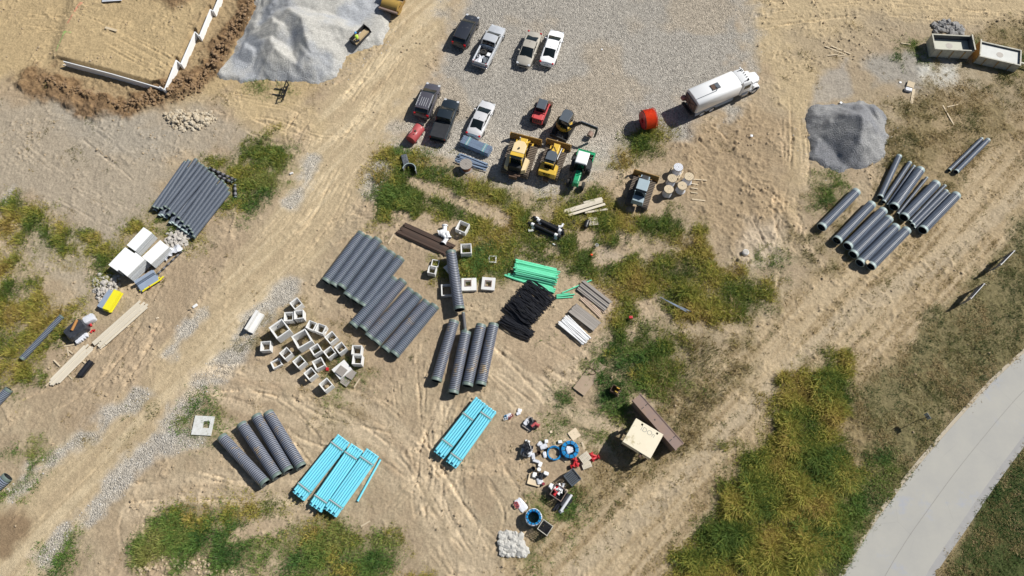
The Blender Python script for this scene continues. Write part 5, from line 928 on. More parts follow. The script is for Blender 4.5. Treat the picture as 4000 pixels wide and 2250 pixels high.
# ------------------------------------------------------------------ water tank truck
A, B = W(*n20(1812, 985), 2.6), W(*n20(2462, 728), 2.0); mid, ang, ln = seg(A, B)
A2, B2 = W(*n20(1830, 1000), 2.2), W(*n20(2440, 740), 2.2); mid, ang, _ = seg(A2, B2)
t = thing('water_truck', 'white water tank truck with open hatch parked across the gravel edge', 'truck', mid, ang, z=gh(*mid)); L = 8.7; h = L / 2
def oct_(x, hw, zb, zt, c=.30): return [(x, -hw + c * .3, zb), (x, -hw, zb + c * .5), (x, -hw, zt - c), (x, -hw + c * .45, zt - c * .25), (x, -hw + c * 1.3, zt), (x, 0, zt + .06), (x, hw - c * 1.3, zt), (x, hw - c * .45, zt - c * .25), (x, hw, zt - c), (x, hw, zb + c * .5), (x, hw - c * .3, zb)]
tank = MB().loft([oct_(x, 1.2 * s, 1.15, 2.95 - d) for x, s, d in ((-h + .15, .97, .04), (-h + .22, 1, 0), (1.35, 1, 0), (1.42, .97, .04))]).build('tank', 'whitepaint', t, True)
MB().box(-1.45, 0, 3.03, 1.02, .74, .06).build('hatch_rim', 'dark', tank); MB().box(-1.68, 0, 3.065, .46, .62, .02).build('hatch_opening', 'rust_dark', tank); MB().box(-1.2, 0, 3.07, .44, .62, .03).build('hatch_cover', 'cabgrey', tank)
MB().path([(-h + .25, -.55, 3.03), (-1.6, -.55, 3.03), (-1.35, -.35, 3.12), (-1.5, -.1, 3.1)], .025).build('air_line', 'cabgrey', tank)
MB().box(-1.7, -1.16, 1.15, 4.9, .07, .9).box(-1.7, 1.16, 1.15, 4.9, .07, .9).build('tank_skirt', 'bluegrey_board', t)
MB().box(-.1, 0, .85, L - .9, .8, .28).build('chassis', 'dark', t); MB().box(-h + .06, 0, 1.9, .1, 2.0, 1.2).build('rear_panel', 'steel_rust', t)
r = MB(); [r.path([(-h - .02, y, 1.2), (-h - .12, y, 2.7)], .03) for y in (-.9, .1, .9)]; r.path([(-h - .1, -.9, 1.4), (-h - .1, .9, 2.5)], .03).path([(-h - .1, .9, 1.4), (-h - .1, -.9, 2.5)], .03); r.build('ladder_frame', 'dark', t)
MB().cyl((-h - .15, .8, 1.6), (-h - .15, 1.2, 1.6), .3).build('hose_reel', mat('faded_red_reel', (.45, .2, .17), rough=.7), t); MB().box(-h - .1, 0, .85, .35, 1.9, .12).build('spray_bar', 'dark', t)
cab = MB().loft([[(x, -hw, .95), (x, -hw, zt - .25), (x, -hw * .86, zt), (x, hw * .86, zt), (x, hw, zt - .25), (x, hw, .95)] for x, hw, zt in ((1.62, 1.12, 2.75), (1.72, 1.15, 2.82), (2.75, 1.1, 2.72), (3.05, 1.05, 2.05))]).build('cab', 'whitepaint', t, True)
MB().box(2.95, 0, 2.28, .06, 1.95, .62, 0, 0, -.42).build('windscreen', 'glass', cab)
for s in (-1, 1): MB().box(2.3, s * 1.135, 2.15, .8, .05, .55).build('side_window', 'glass', cab); MB().box(2.95, s * 1.35, 2.0, .12, .22, .5).build('mirror', 'whitepaint', cab)
for y in (-.6, -.3, 0, .3, .6): MB().box(2.55, y, 2.82, .12, .09, .07).build('marker_light', 'dark', cab)
for y in (-.75, .75): MB().rev((1.95, y, 2.86), (2.5, y, 2.86), [(0, .03), (.3, .03), (.55, .09)], 10, True).build('horn', 'dark', cab)
hood = MB().loft([[(x, -hw, .9), (x, -hw, zt - .2), (x, -hw * .6, zt), (x, hw * .6, zt), (x, hw, zt - .2), (x, hw, .9)] for x, hw, zt in ((3.0, .78, 2.0), (3.7, .72, 1.9), (4.45, .62, 1.75), (4.55, .5, 1.55))]).build('bonnet', 'whitepaint', t, True)
MB().path([(3.02, -1.0, 2.1), (3.12, -.9, 2.13), (3.12, .9, 2.13), (3.02, 1.0, 2.1)], .03).build('bonnet_seam', 'dark', hood); MB().box(4.56, 0, 1.25, .06, .9, .8).build('grille', 'rim', t)
for s in (-1, 1):
    f = MB().rev((3.75, s * .75, .75), (3.75, s * 1.2, .75), [(0, .60), (0, .68), (.42, .66), (.45, .58)], 18, False, 0, 2 * math.pi); f.v = [(x, y, max(z, .78)) for x, y, z in f.v]; f.build('front_fender', 'whitepaint', t, True); wheel(t, 3.75, s * 1.0, .52, .32, rimm='whitepaint')
    for x in (-1.9, -3.15): wheel(t, x, s * .95, .52, .5, rimm='whitepaint')
    MB().cyl((1.9, s * 1.0, .8), (2.7, s * 1.0, .8), .3).build('fuel_tank', 'rim' if s < 0 else 'dark', t, True); MB().box(2.3, s * 1.08, 1.14, .9, .3, .04).build('cab_step', 'dark', t)
MB().cyl((1.55, -1.0, 1.2), (1.55, -1.0, 3.1), .07).build('exhaust_stack', 'rim', t)
# ------------------------------------------------------------------ orange duct reel
xy = W(*n20(1372, 1200), 1.15); t = thing('duct_reel', 'steel reel wound with bright orange duct standing by the weeds', 'reel', xy, R(14), z=gh(*xy))
c_ = MB(); wd = .62; prof = [(0, .5), (0, 1.02)]; x = .03
while x < 2 * wd - .05: prof += [(x, 1.05), (x + .03, 1.09), (x + .06, 1.05)]; x += .075
prof += [(2 * wd, 1.02), (2 * wd, .5)]; c_.rev((-wd, 0, 1.15), (wd, 0, 1.15), prof, 40).build('duct_coil', 'orange_coil', t, True)
for sx in (-1, 1):
    x = sx * (wd + .05); q = MB().torus((x, 0, 1.15), 1.13, .03, 40, 6, 'X'); q.torus((x, 0, 1.15), .3, .025, 24, 6, 'X')
    for k in range(8): q.path([(x, .28 * math.cos(k * math.pi / 4), 1.15 + .28 * math.sin(k * math.pi / 4)), (x, 1.13 * math.cos(k * math.pi / 4), 1.15 + 1.13 * math.sin(k * math.pi / 4))], .022, 5)
    q.build('wheel_frame', 'dark' if sx < 0 else 'red', t, True); MB().rev((x - .03, 0, 1.15), (x + .03, 0, 1.15), [(0, .3), (0, .98), (.03, .98), (.03, .3)], 30).build('side_disc', 'red', t)
MB().cyl((-wd - .25, 0, 1.15), (wd + .25, 0, 1.15), .07).build('axle', 'red', t)

# ------------------------------------------------------------------ tracked machines
def track(t, x0, x1, y, wd, r, pitch=.2, m='track'):
    mb = MB(); L = x1 - x0; per = 2 * L + 2 * math.pi * r; n = int(per / pitch)
    belt = []
    for i in range(13): a = math.pi / 2 + math.pi * i / 12; belt.append((x0 + r * .86 * math.cos(a), r + r * .86 * math.sin(a)))
    for i in range(13): a = -math.pi / 2 + math.pi * i / 12; belt.append((x1 + r * .86 * math.cos(a), r + r * .86 * math.sin(a)))
    mb.loft([[(x, yy, z) for x, z in belt] for yy in (y - wd / 2, y + wd / 2)])
    for i in range(n):
        s = i * per / n
        if s < L: p, a = (x0 + s, 2 * r), 0
        elif s < L + math.pi * r: q = (s - L) / r; p, a = (x1 + r * math.sin(q), r + r * math.cos(q)), q
        elif s < 2 * L + math.pi * r: p, a = (x1 - (s - L - math.pi * r), 0), 0
        else: q = (s - 2 * L - math.pi * r) / r; p, a = (x0 - r * math.sin(q), r - r * math.cos(q)), q
        mb.box(p[0], y, p[1] + (.0 if p[1] > r else .02), pitch * .62, wd * 1.02, .05, 0, 0, a)
    o = mb.build('track', m, t); w_ = MB()
    for x in (x0, x1): w_.cyl((x, y - wd * .3, r), (x, y + wd * .3, r), r * .6, n=20)
    w_.box((x0 + x1) / 2, y, r, L, wd * .5, r * .7); w_.build('track_frame', 'dark', o); return o
def machine(name, label, a, b, z=1.2):
    A, B = W(*a, z), W(*b, z); mid, ang, ln = seg(A, B); return thing(name, label, 'machine', mid, ang, z=gh(*mid))
q1 = lambda x, y: (1940 + x * 460 / 1801, 370 + y * 460 / 1801)
def blade_(t, x, w_, h_, m, parts=True):
    pr = [(x + .10, .05), (x - .02, .28), (x - .05, .55), (x + .02, h_ * .8), (x + .16, h_)]; o = MB().loft([[(px, y, pz) for px, pz in pr] + [(px - .09, y, pz) for px, pz in pr[::-1]] for y in (-w_ / 2, w_ / 2)]).build('blade', m, t)
    MB().box(x + .10, 0, .08, .05, w_ + .02, .2).build('cutting_edge', 'steel_rust', o); MB().box(x - .22, 0, .42, .22, w_ * .55, .22).build('blade_brace', m, o)
    for s in (-1, 1): MB().box(x, s * (w_ / 2 + .02), h_ / 2, .3, .05, h_).build('end_plate', m, o)
    return o
# large dozer with cream canopy
t = machine('bulldozer', 'big yellow bulldozer with faded cream engine cover and roof, left one', q1(270, 1130), q1(420, 690), 1.6)
for s in (-1, 1): track(t, -1.5, 1.5, s * 1.17, .76, .42, .21)
for s in (-1, 1):
    MB().bar((-.6, s * .72, .5), (2.4, s * .95, .42), .16, .22).build('push_arm', 'yellow', t); MB().bar((1.3, s * .45, 1.75), (2.3, s * .55, .75), .12, .12).build('lift_cylinder', 'yellow', t)
    MB().prism([(-1.9, s * .74), (-.1, s * .74), (-.3, s * 1.3), (-1.7, s * 1.2)], .98, 1.5, .9).build('side_fender', 'yellow_pale', t)
blade_(t, 2.55, 3.6, 1.05, 'yellow_rust_shade'); MB().box(1.05, 0, 1.25, 1.7, .98, 1.0, 0, 0, 0, .96, .9).build('engine_hood', 'yellow', t, bevel=.05); MB().cyl((1.35, .3, 1.7), (1.35, .3, 2.5), .06).build('exhaust', 'lamp', t)
MB().box(-.65, 0, 1.95, 1.3, 1.35, 1.35, 0, 0, 0, .95, .92).build('cab_glass', 'glass', t); MB().prism([(-.6, -.72), (.45, -.72), (.85, -.35), (.85, .35), (.45, .72), (-.6, .72)], 2.62, 2.72, .96).build('roof', 'yellow_pale', t, bevel=.03)
MB().box(-.80, 0, 2.60, .4, 1.46, .16).build('roof_rear', 'yellow', t); MB().box(-1.35, 0, 1.3, .9, 1.4, .9, 0, 0, 0, .85, .85).build('fuel_tank', 'dark', t); rp = MB(); rp.box(-2.15, 0, .65, .5, .9, .5); rp.box(-2.1, 0, .9, .25, 1.5, .12); rp.build('drawbar', 'rust_dark', t); MB().cyl((-.1, 0, 2.72), (-.1, 0, 2.86), .09).build('beacon', 'dark', t)
pl = MB(); [pl.bar((x, s * .66, 1.3), (x - .03, s * .62, 2.62), .09, .09) for x in (-1.25, 0) for s in (-1, 1)]; pl.build('cab_post', 'yellow', t)
t.scale = (1.04, .98, 1.05)
# second dozer
t = machine('bulldozer', 'yellow bulldozer with grey roof and lettering on its rear, right one', q1(760, 1220), q1(930, 760), 1.4)
for s in (-1, 1): track(t, -1.35, 1.35, s * .98, .62, .38, .2); MB().bar((-.4, s * .6, .45), (2.2, s * .8, .4), .14, .2).build('push_arm', 'yellow', t); MB().prism([(-1.9, s * .62), (-.5, s * .62), (-.6, s * 1.02), (-1.8, s * 1.05)], .9, 1.45, .92).build('side_fender', 'yellow', t)
blade_(t, 2.45, 3.0, 1.0, 'yellow_rust_shade'); MB().box(1.15, 0, 1.15, 1.5, .85, .85, 0, 0, 0, .96, .92).build('engine_hood', 'yellow', t, bevel=.05); MB().box(1.2, .05, 1.6, .5, .07, .05, .6).box(.85, -.15, 1.6, .4, .07, .05, -.2).build('hood_handle', 'rust_dark', t)
MB().box(-.5, 0, 1.75, 1.25, 1.1, 1.15, 0, 0, 0, .95, .92).build('cab_glass', 'glass', t); MB().prism([(-.85, -.62), (.05, -.62), (.35, -.35), (.35, .35), (.05, .62), (-.85, .62)], 2.36, 2.46, .96).build('roof', 'cabgrey', t, bevel=.03); MB().box(-1.05, 0, 2.2, .38, 1.15, .2, 0, 0, 0, .9, .95).build('air_unit', 'yellow', t, bevel=.05)
pl = MB(); [pl.bar((x, s * .52, 1.2), (x, s * .54, 2.36), .08, .08) for x in (-1.05, .1) for s in (-1, 1)]; pl.build('cab_post', 'dark', t)
tk_ = MB().box(-1.6, 0, 1.15, .6, 2.0, .95, 0, 0, -.12, .85, 1).build('rear_tank', 'yellow', t, bevel=.03); text_mesh('CAT', .42, 'ink', t, (-1.93, 0, 1.28), (R(90), 0, R(-90)), 'lettering', .03); MB().box(-2.05, 0, .6, .35, .6, .4).build('drawbar', 'rust_dark', t)
MB().bar((.2, -.55, 1.2), (1.9, -.62, .9), .1, .1).build('lift_cylinder', 'lamp', t); MB().bar((1.2, .3, 1.6), (1.4, .3, 2.1), .08, .08).build('exhaust', 'dark', t)
t.scale = (1.02, .92, 1.03)
# grey dozer by the drums
t = machine('bulldozer', 'older blue-grey bulldozer with rust yellow blade beside the wrapped drums', n21(1265, 570), n21(1345, 330), 1.4)
for s in (-1, 1): track(t, -1.35, 1.35, s * .92, .6, .38, .2); MB().bar((-.2, s * .62, .5), (1.9, s * .72, .45), .13, .18).build('push_arm', 'dark', t); MB().bar((.5, s * .48, 1.35), (1.85, s * .42, 1.0), .1, .12).build('lift_arm', 'bluegrey', t)
blade_(t, 2.2, 2.75, .95, 'yellow_rust_shade'); MB().box(.95, 0, 1.15, 1.4, .8, .8, 0, 0, 0, .95, .85).build('engine_hood', 'dark', t, bevel=.04); MB().box(-.35, 0, 1.75, 1.35, 1.1, 1.1, 0, 0, 0, .97, .95).build('cab_cage', 'glass', t); MB().box(-.1, 0, 2.36, 1.35, 1.2, .09, 0, 0, 0, .97, .97).build('roof', 'bluegrey', t, bevel=.03); MB().box(-1.3, 0, 1.2, .9, 1.25, .7, 0, 0, 0, .9, .9).build('rear_deck', 'bluegrey', t, bevel=.03)
pl = MB(); [pl.bar((x, s * .54, 1.0), (x, s * .56, 2.32), .09, .09) for x in (-1.0, .35) for s in (-1, 1)]; pl.build('cab_post', 'bluegrey', t)
# track loader
t = machine('track_loader', 'small red track loader with grey cab roof parked above the dozers', q1(620, 380), q1(735, 90), 1.3)
for s in (-1, 1):
    track(t, -.85, .75, s * .72, .36, .33, .13, 'rubber'); MB().bar((-1.2, s * .62, 1.25), (1.2, s * .62, 1.1), .12, .2).build('lift_arm', 'red_kubota', t); MB().bar((1.15, s * .62, 1.1), (1.55, s * .58, .45), .12, .16).build('arm_front', 'red_kubota', t)
MB().box(-.85, 0, .95, .95, 1.15, .85, 0, 0, 0, .9, .92).build('engine_housing', 'red_kubota', t, bevel=.04); g_ = MB(); [g_.box(-1.34, y, .95, .03, .16, .5) for y in (-.36, -.12, .12, .36)]; g_.build('rear_grille', 'dark', t)
MB().box(.25, 0, 1.3, 1.15, 1.0, 1.35, 0, 0, 0, .95, .95).build('cab_cage', 'glass', t); MB().box(.3, 0, 2.02, 1.3, 1.05, .08, 0, 0, 0, .96, .94).build('roof', 'cabgrey', t, bevel=.03); MB().box(-.42, 0, 1.42, .1, 1.2, .12).build('crossbar', 'red_kubota', t); MB().box(1.75, 0, .3, .5, 1.6, .5, 0, 0, .2).build('bucket', 'rust_dark', t)
pl = MB(); [pl.bar((x, s * .47, .8), (x, s * .48, 2.0), .07, .07) for x in (-.25, .8) for s in (-1, 1)]; pl.build('cab_post', 'dark', t)
# mini excavator
xy = W(*q1(1040, 470), .8); t = thing('mini_excavator', 'small excavator with black boom folded round to its bucket', 'machine', xy, R(62), z=gh(*xy))
for s in (-1, 1): track(t, -.95, .95, s * .78, .4, .32, .13, 'rubber')
MB().box(0, 0, .55, 1.5, 1.2, .25).build('undercarriage', 'dark', t); MB().box(-1.6, 0, .45, .12, 2.0, .5).box(-1.3, .4, .45, .6, .1, .12).box(-1.3, -.4, .45, .6, .1, .12).build('dozer_blade', 'dark', t)
ring = [(.86 * math.cos(a), .86 * math.sin(a)) for a in [i * math.pi / 12 for i in range(24)]]; up = MB().prism([(x * .98, y * .95) for x, y in ring], .72, 1.25).build('house', 'yellow', t, True); MB().prism([(x * .99 - .02, y * .95 + .16) for x, y in ring if y > -.1], .9, 1.55, .9).build('counterweight', 'yellow_rust_shade', t, True)
MB().box(.1, -.05, 1.75, 1.6, 1.12, 1.4, 0, 0, 0, .92, .92).build('cab_glass', 'glass', t); MB().prism([(-.72, -.6), (.65, -.6), (.9, -.3), (.9, .3), (.6, .55), (-.72, .5)], 2.45, 2.53, .96).build('roof', 'cabgrey', t, bevel=.03)
pl = MB(); [pl.bar((x, y, 1.2), (x, y, 2.45), .07, .07) for x in (-.48, .8) for y in (-.46, .42)]; pl.build('cab_post', 'cabgrey', t)
inv = (Matrix.Translation(t.location) @ Matrix.Rotation(R(62), 4, 'Z')).inverted()
def lp(px, z): x, y = W(*q1(*px), z); return tuple(inv @ Vector((x, y, gh(x, y) + z)))
b0, b1, b2, b3, b4 = lp((1110, 500), 1.0), lp((1290, 430), 2.3), lp((1540, 520), 2.3), lp((1500, 640), .8), lp((1430, 610), .45)
MB().bar(b0, b1, .22, .3).bar(b1, b2, .2, .28).build('boom', 'dark', t); MB().bar(b2, b3, .2, .24).build('stick', 'dark', t); MB().bar((b0[0], b0[1], b0[2] + .3), (b1[0], b1[1], b1[2] - .25), .09, .09).bar((b1[0], b1[1], b1[2] + .25), (b2[0], b2[1], b2[2] + .2), .09, .09).build('boom_cylinder', 'cabgrey', t)
bx = Vector(b4); bk = MB(); bk.rev((bx.x - .3, bx.y, bx.z), (bx.x + .3, bx.y, bx.z), [(0, .32), (.6, .32)], 12, False, 0, 3.8).rev((bx.x - .3, bx.y, bx.z), (bx.x - .28, bx.y, bx.z), [(0, .02), (0, .32)], 12, False, 0, 3.8).rev((bx.x + .28, bx.y, bx.z), (bx.x + .3, bx.y, bx.z), [(0, .02), (0, .32)], 12, False, 0, 3.8); bk.build('bucket', 'steel_rust', t)
# green tractor, bonnet towards the bottom of the photo
t = machine('tractor', 'green tractor with white cab roof and green box scraper behind', q1(1330, 950), q1(1210, 1330), 1.4)
MB().box(1.05, 0, 1.25, 1.75, .68, .7, 0, 0, 0, .96, .85).build('bonnet', 'green', t, bevel=.06); gr_ = MB(); [gr_.box(1.55 + k * .13, 0, 1.60, .04, .6, .03) for k in range(3)]; gr_.build('bonnet_slots', 'dark', t)
MB().box(-.55, 0, 1.85, 1.4, 1.2, 1.3, 0, 0, 0, .96, .95).build('cab_glass', 'glass', t); MB().box(-.75, 0, 2.58, 1.6, 1.35, .14, 0, 0, 0, .9, .88).build('roof', 'whitepaint', t, bevel=.06); MB().box(0, 0, .8, 3.0, .5, .5).build('chassis', 'dark', t)
for s in (-1, 1):
    wheel(t, -.75, s * .88, .75, .42, rimm='whitepaint'); wheel(t, 1.35, s * .80, .48, .32, rimm='whitepaint'); MB().box(-.75, s * .82, 1.55, 1.2, .42, .06, 0, 0, 0, .8, 1).build('mudguard', 'dark', t); MB().bar((.2, s * .75, 1.6), (.25, s * .95, 2.0), .05, .05).build('mirror_arm', 'dark', t)
pl = MB(); [pl.bar((x, s * .58, 1.2), (x, s * .58, 2.52), .07, .07) for x in (-1.2, .1) for s in (-1, 1)]; pl.build('cab_post', 'dark', t); MB().cyl((.5, .42, 1.4), (.5, .42, 2.3), .05).build('exhaust', 'dark', t)
A, B = W(*q1(1250, 850), .5), W(*q1(1500, 920), .5); mid, ang, ln = seg(A, B); t2 = thing('box_scraper', 'green edged box scraper holding a tangle of rusty tines behind the tractor', 'implement', mid, ang, z=gh(*mid)); MB().box(0, .1, .45, ln + .1, .3, .12).box(0, .24, .3, ln + .1, .05, .5).build('scraper_beam', 'green', t2)
MB().box(ln / 2, -.5, .5, .08, 1.1, .7).build('side_plate', 'green', t2); MB().box(-ln / 2, -.3, .4, .08, .7, .5).build('side_plate', 'green', t2); rg = random.Random(8); q = MB(); [q.box(rg.uniform(-ln / 2 + .1, ln / 2 - .1), rg.uniform(-.9, .0), rg.uniform(.2, .6), rg.uniform(.1, .3), .08, .1, rg.uniform(0, 3)) for _ in range(34)]; q.build('tine', 'rust_dark', t2)
# road roller partly outside the top of the photo
xy = W(1530, 22, .8); t = thing('road_roller', 'vibratory roller with mustard steel drum cut by the top edge', 'machine', xy, R(-112), z=gh(*xy)); MB().rev((0, -1.05, .78), (0, 1.05, .78), [(0, .3), (0, .78), (2.1, .78), (2.1, .3)], 40).build('drum', mat('mustard_drum', (.42, .27, .06), (.30, .20, .06), .5, scale=1.5, amt=.9), t, True)
for s in (-1, 1): MB().box(-.3, s * 1.16, .85, 1.9, .14, .35).build('drum_yoke', 'yellow_rust_shade', t)
MB().box(.95, 0, .95, .2, 2.4, .22).build('front_beam', 'steel_rust', t); q = MB(); [q.box(.78, y, .95, .25, .07, .08) for y in (-.7, -.4, .1, .4, .75)]; q.build('scraper_tine', 'steel_rust', t); MB().box(-1.2, 0, .9, .2, 2.4, .3).build('rear_beam', 'dark', t)
MB().box(-2.3, 0, 1.3, 1.2, 1.2, .8).build('operator_platform', 'dark', t); MB().box(-4.1, 0, 1.3, 2.4, 1.3, .9, 0, 0, 0, .9, .9).build('engine_hood', 'yellow', t, bevel=.05); MB().box(-2.5, 0, 2.8, 1.5, 1.4, .08).build('canopy', 'yellow', t); q = MB(); [q.bar((x, s * .6, 1.5), (x, s * .6, 2.8), .07, .07) for x in (-3.1, -1.9) for s in (-1, 1)]; q.build('canopy_post', 'dark', t)
for s in (-1, 1): wheel(t, -3.6, s * .95, .75, .5, rimm='yellow')
# ------------------------------------------------------------------ red tank, drum, tub, cut pipe
A, B = W(*n10(1640, 1290), .75), W(*n10(1565, 1395), .75); mid, ang, ln = seg(A, B); t = thing('fuel_tank', 'faded red steel fuel tank lying on its side on the gravel', 'tank', mid, ang, z=gmax(*mid, .5)); l = 1.95; MB().rev((-l / 2, 0, .66), (l / 2, 0, .66), [(0, 0), (0, .58), (.03, .60), (l - .03, .60), (l, .58), (l, 0)], 32).build('shell', 'red_tank', t, True)
MB().cyl((0, .1, 1.24), (0, .1, 1.34), .12).build('manhole', 'rust_dark', t); MB().cyl((.45, .15, 1.22), (.45, .15, 1.32), .05).build('filler_cap', 'rust_dark', t); MB().box(-l / 2 - .15, .2, 1.1, .3, .4, .3).cyl((-l / 2 - .1, -.1, 1.2), (-l / 2 - .1, .3, 1.2), .12).build('pump', 'dark', t, bevel=.02); MB().box(-.6, 0, .06, .12, 1.0, .12).box(.6, 0, .06, .12, 1.0, .12).build('saddle', 'dark', t)
rg = random.Random(5); q = MB(); [q.box(rg.uniform(-.8, .5), y, .66 + math.sqrt(.602 ** 2 - y * y) + .002, rg.uniform(.12, .35), .1, .012, 0, math.asin(max(-.99, min(.99, -y / .602)))) for y in (-.35, -.28, .3, .38, -.4)]; q.build('pale_sticker', mat('torn_sticker', (.62, .42, .40), rough=.8), t)
def cable_drum(px, r, h, label, z0=0, wrapm=None, core='rust_dark', top='wood_grey', group=None, coil='orange'):
    xy = W(*px, h + z0); t = thing('cable_drum', label, 'cable drum', xy, rnd.uniform(0, 3), group, z=gmax(*xy, .5) + z0); th = .07
    f = MB().cyl((0, 0, h - th), (0, 0, h), r, n=32).build('top_flange', top, t); MB().cyl((0, 0, h), (0, 0, h + .006), r * .09).build('axle_hole', 'dark', f); MB().cyl((0, 0, 0), (0, 0, th), r, n=32).build('bottom_flange', top if not wrapm else 'wood', t); g_ = MB(); [g_.box(0, r * k, h + .002, 2 * r * math.sqrt(1 - k * k) * .97, .012, .004) for k in (-.66, -.33, 0, .33, .66)]; g_.build('board_gap', 'rust_dark', f)
    if wrapm:
        rings = []; rg = random.Random(int(px[0]))
        for k in range(7): 
            z = h * .02 + (h - th - .02) * k / 6; rr = r * (1.06 - .22 * math.sin(math.pi * k / 6)); rings.append([(rr * rg.uniform(.95, 1.05) * math.cos(a * math.pi / 10), rr * rg.uniform(.95, 1.05) * math.sin(a * math.pi / 10), z) for a in range(20)])
        MB().loft(rings, False).build('plastic_wrap', wrapm, t, True)
    MB().cyl((0, 0, th), (0, 0, h - th), r * .72, n=24).build('cable_winding', core, t, True); return t
cable_drum(tl(1692, 848), .68, .95, 'bare wooden cable drum standing on end beside loose conduits', core=mat('orange_brown_cable', (.30, .10, .05), (.2, .07, .04), .6))
DR_ = [((1676, 230), 'cable drum wrapped in clear film on a pallet, top of the group of five', 'wrap'), ((1615, 342), 'wrapped cable drum on the left, second from the top', 'wood'), ((1780, 332), 'wrapped cable drum on the right, set apart from the others', 'wood'), ((1714, 420), 'wrapped cable drum in the middle of the group, tallest looking', 'wood'), ((1579, 455), 'wrapped cable drum at the lower left of the group', 'wood')]
for p, lb, tp in DR_: cable_drum(n21(*p), .50, 1.05, lb, .12, 'wrap', 'dark', tp, 'wrapped cable drums')
pallet(n21(1652, 290), -30, 'pallet under the topmost wrapped drum', 'wood', 0, 1.25, 1.1)
xy = W(*tl(250, 735), .8); t = thing('plastic_tub', 'upturned dirty black plastic tub in weeds at the lot corner', 'tub', xy, R(-74), z=gmax(*xy)); MB().box(0, 0, .33, 1.45, .72, .66, 0, 0, 0, .93, .88).build('shell', mat('dusty_black_tub', (.045, .05, .06), (.16, .18, .2), .5, scale=7, amt=1), t, bevel=.05); MB().box(0, 0, .05, 1.52, .8, .06).build('rim', 'black_plastic', t)
xy = W(*tl(365, 1010), .5); t = thing('pipe_offcut', 'half ring cut from a large grey pipe standing in weeds', 'pipe offcut', xy, R(60), z=gh(*xy)); MB().rev((0, 0, 0), (0, 0, .85), [(0, .66), (0, .72), (.85, .72), (.85, .66), (0, .66)], 24, False, .2, 3.6).build('curved_wall', 'grey_pipe', t, True); MB().rev((0, 0, .85), (0, 0, .87), [(0, .655), (0, .725), (.02, .725), (.02, .655)], 24, False, .2, 3.6).build('cut_edge', 'hdpe_pale', t, True)
# ------------------------------------------------------------------ white foam foundation walls in the trench
WP = [W(*p, .8) for p in WALLP]; wl = []
for i, (a, b) in enumerate(zip(WP[:-1], WP[1:])):
    mid, ang, ln = seg(a, b); z = min(gh(*a), gh(*b), gh(*mid)) - .08; sh = i % 2 == 1 and i > 1
    lb = ['left end of the long foam board foundation wall, lit below by a loose sheet', 'long shaded foam board foundation wall running to the corner', 'foam board piece turning the foundation corner', 'sunlit foam board wall rising from the corner', 'short jog in the foam wall, lowest of four', 'second sunlit straight run of the foam foundation wall', 'short jog in the foam wall, middle one', 'third sunlit straight run of the foam foundation wall', 'short jog in the foam wall, near the photo top', 'topmost run of the foam foundation wall', 'foam wall run leaving the photo at the top'][i]
    t = thing('foundation_wall', lb, 'wall', mid, ang, 'foam clad foundation walls', z=z); n = max(1, round(ln / 1.22)); mb = MB()
    for k in range(n): mb.box(-ln / 2 + (k + .5) * ln / n, 0, .46 + (k % 3) * .012, ln / n - .012, .13, .94 + (k % 2) * .03)
    mb.build('foam_panel', 'foam', t); MB().box(0, 0, .985, ln, .10, .05).build('top_edge', 'white_pvc', t)
A, B = W(*n00(640, 655)), W(*n00(840, 708)); mid, ang, ln = seg(A, B); t = thing('foam_sheet', 'narrow loose foam strip at the foot of the left wall end', 'sheet', mid, ang, z=gmax(*mid, .2)); MB().box(0, 0, .06, ln, .06, .12).build('strip', 'foam', t)
xy = W(*n00(1160, 5)); t = thing('foam_sheet', 'crumpled white sheet with bluish side at the very top left', 'sheet', xy, .1, z=gmax(*xy)); MB().loft([[(x, y, .1 + .35 * rnd.random() * (abs(y) < .6)) for y in (-.7, -.35, 0, .35, .7)] for x in (-1.2, -.7, -.2, .3, .8, 1.2)], False, False).build('sheet', 'wrap', t, True)
A, B = W(*n00(1085, 20), .1), W(*n00(1180, 20), .1)
# ------------------------------------------------------------------ stacks of white foam boards
FS = [((1450, 835), (1528, 900), (1365, 1092), (1280, 1015), 1.35, 'white foam board stack, uppermost of four'), ((1618, 972), (1706, 1046), (1520, 1215), (1437, 1140), 1.15, 'white foam board stack on the right with ragged torn edge'),
      ((1262, 1040), (1358, 1105), (1190, 1290), (1092, 1218), 1.25, 'white foam board stack on the left above the black shadow'), ((1375, 1095), (1462, 1172), (1288, 1340), (1200, 1265), 1.5, 'white foam board stack at the bottom, tallest of four')]
for i, (p0, p1, p2, p3, h, lb) in enumerate(FS):
    c = [W(*n01(*p), h) for p in (p0, p1, p2, p3)]; cx, cy = sum(p[0] for p in c) / 4, sum(p[1] for p in c) / 4; mid, ang, ln = seg(c[3], c[0]); w_ = math.hypot(c[0][0] - c[1][0], c[0][1] - c[1][1]) * .99; ln = math.hypot(c[0][0] - c[3][0], c[0][1] - c[3][1])
    t = thing('foam_board_stack', lb, 'foam stack', (cx, cy), ang, 'white foam board stacks', z=gmax(cx, cy, .8)); rg = random.Random(i); n = int(h / .06)
    m1 = MB(); 
    for k in range(n - 1): m1.box(rg.uniform(-.012, .012), rg.uniform(-.02, .02), .03 + k * h / n, ln - .01, w_ - .02, h / n - .008)
    m1.build('board_layers', 'foam_side', t); MB().box(0, 0, h - .035, ln, w_, .06).build('top_board', 'foam', t); MB().box(0, w_ * .1, h - .002, ln * .96, .012, .006).box(ln * .02, 0, h - .002, .012, w_ * .96, .006).build('board_seam', 'foam_side', t); MB().box(-ln * .3, 0, -.04, .12, w_, .1).box(ln * .3, 0, -.04, .12, w_, .1).build('skid', 'wood', t)
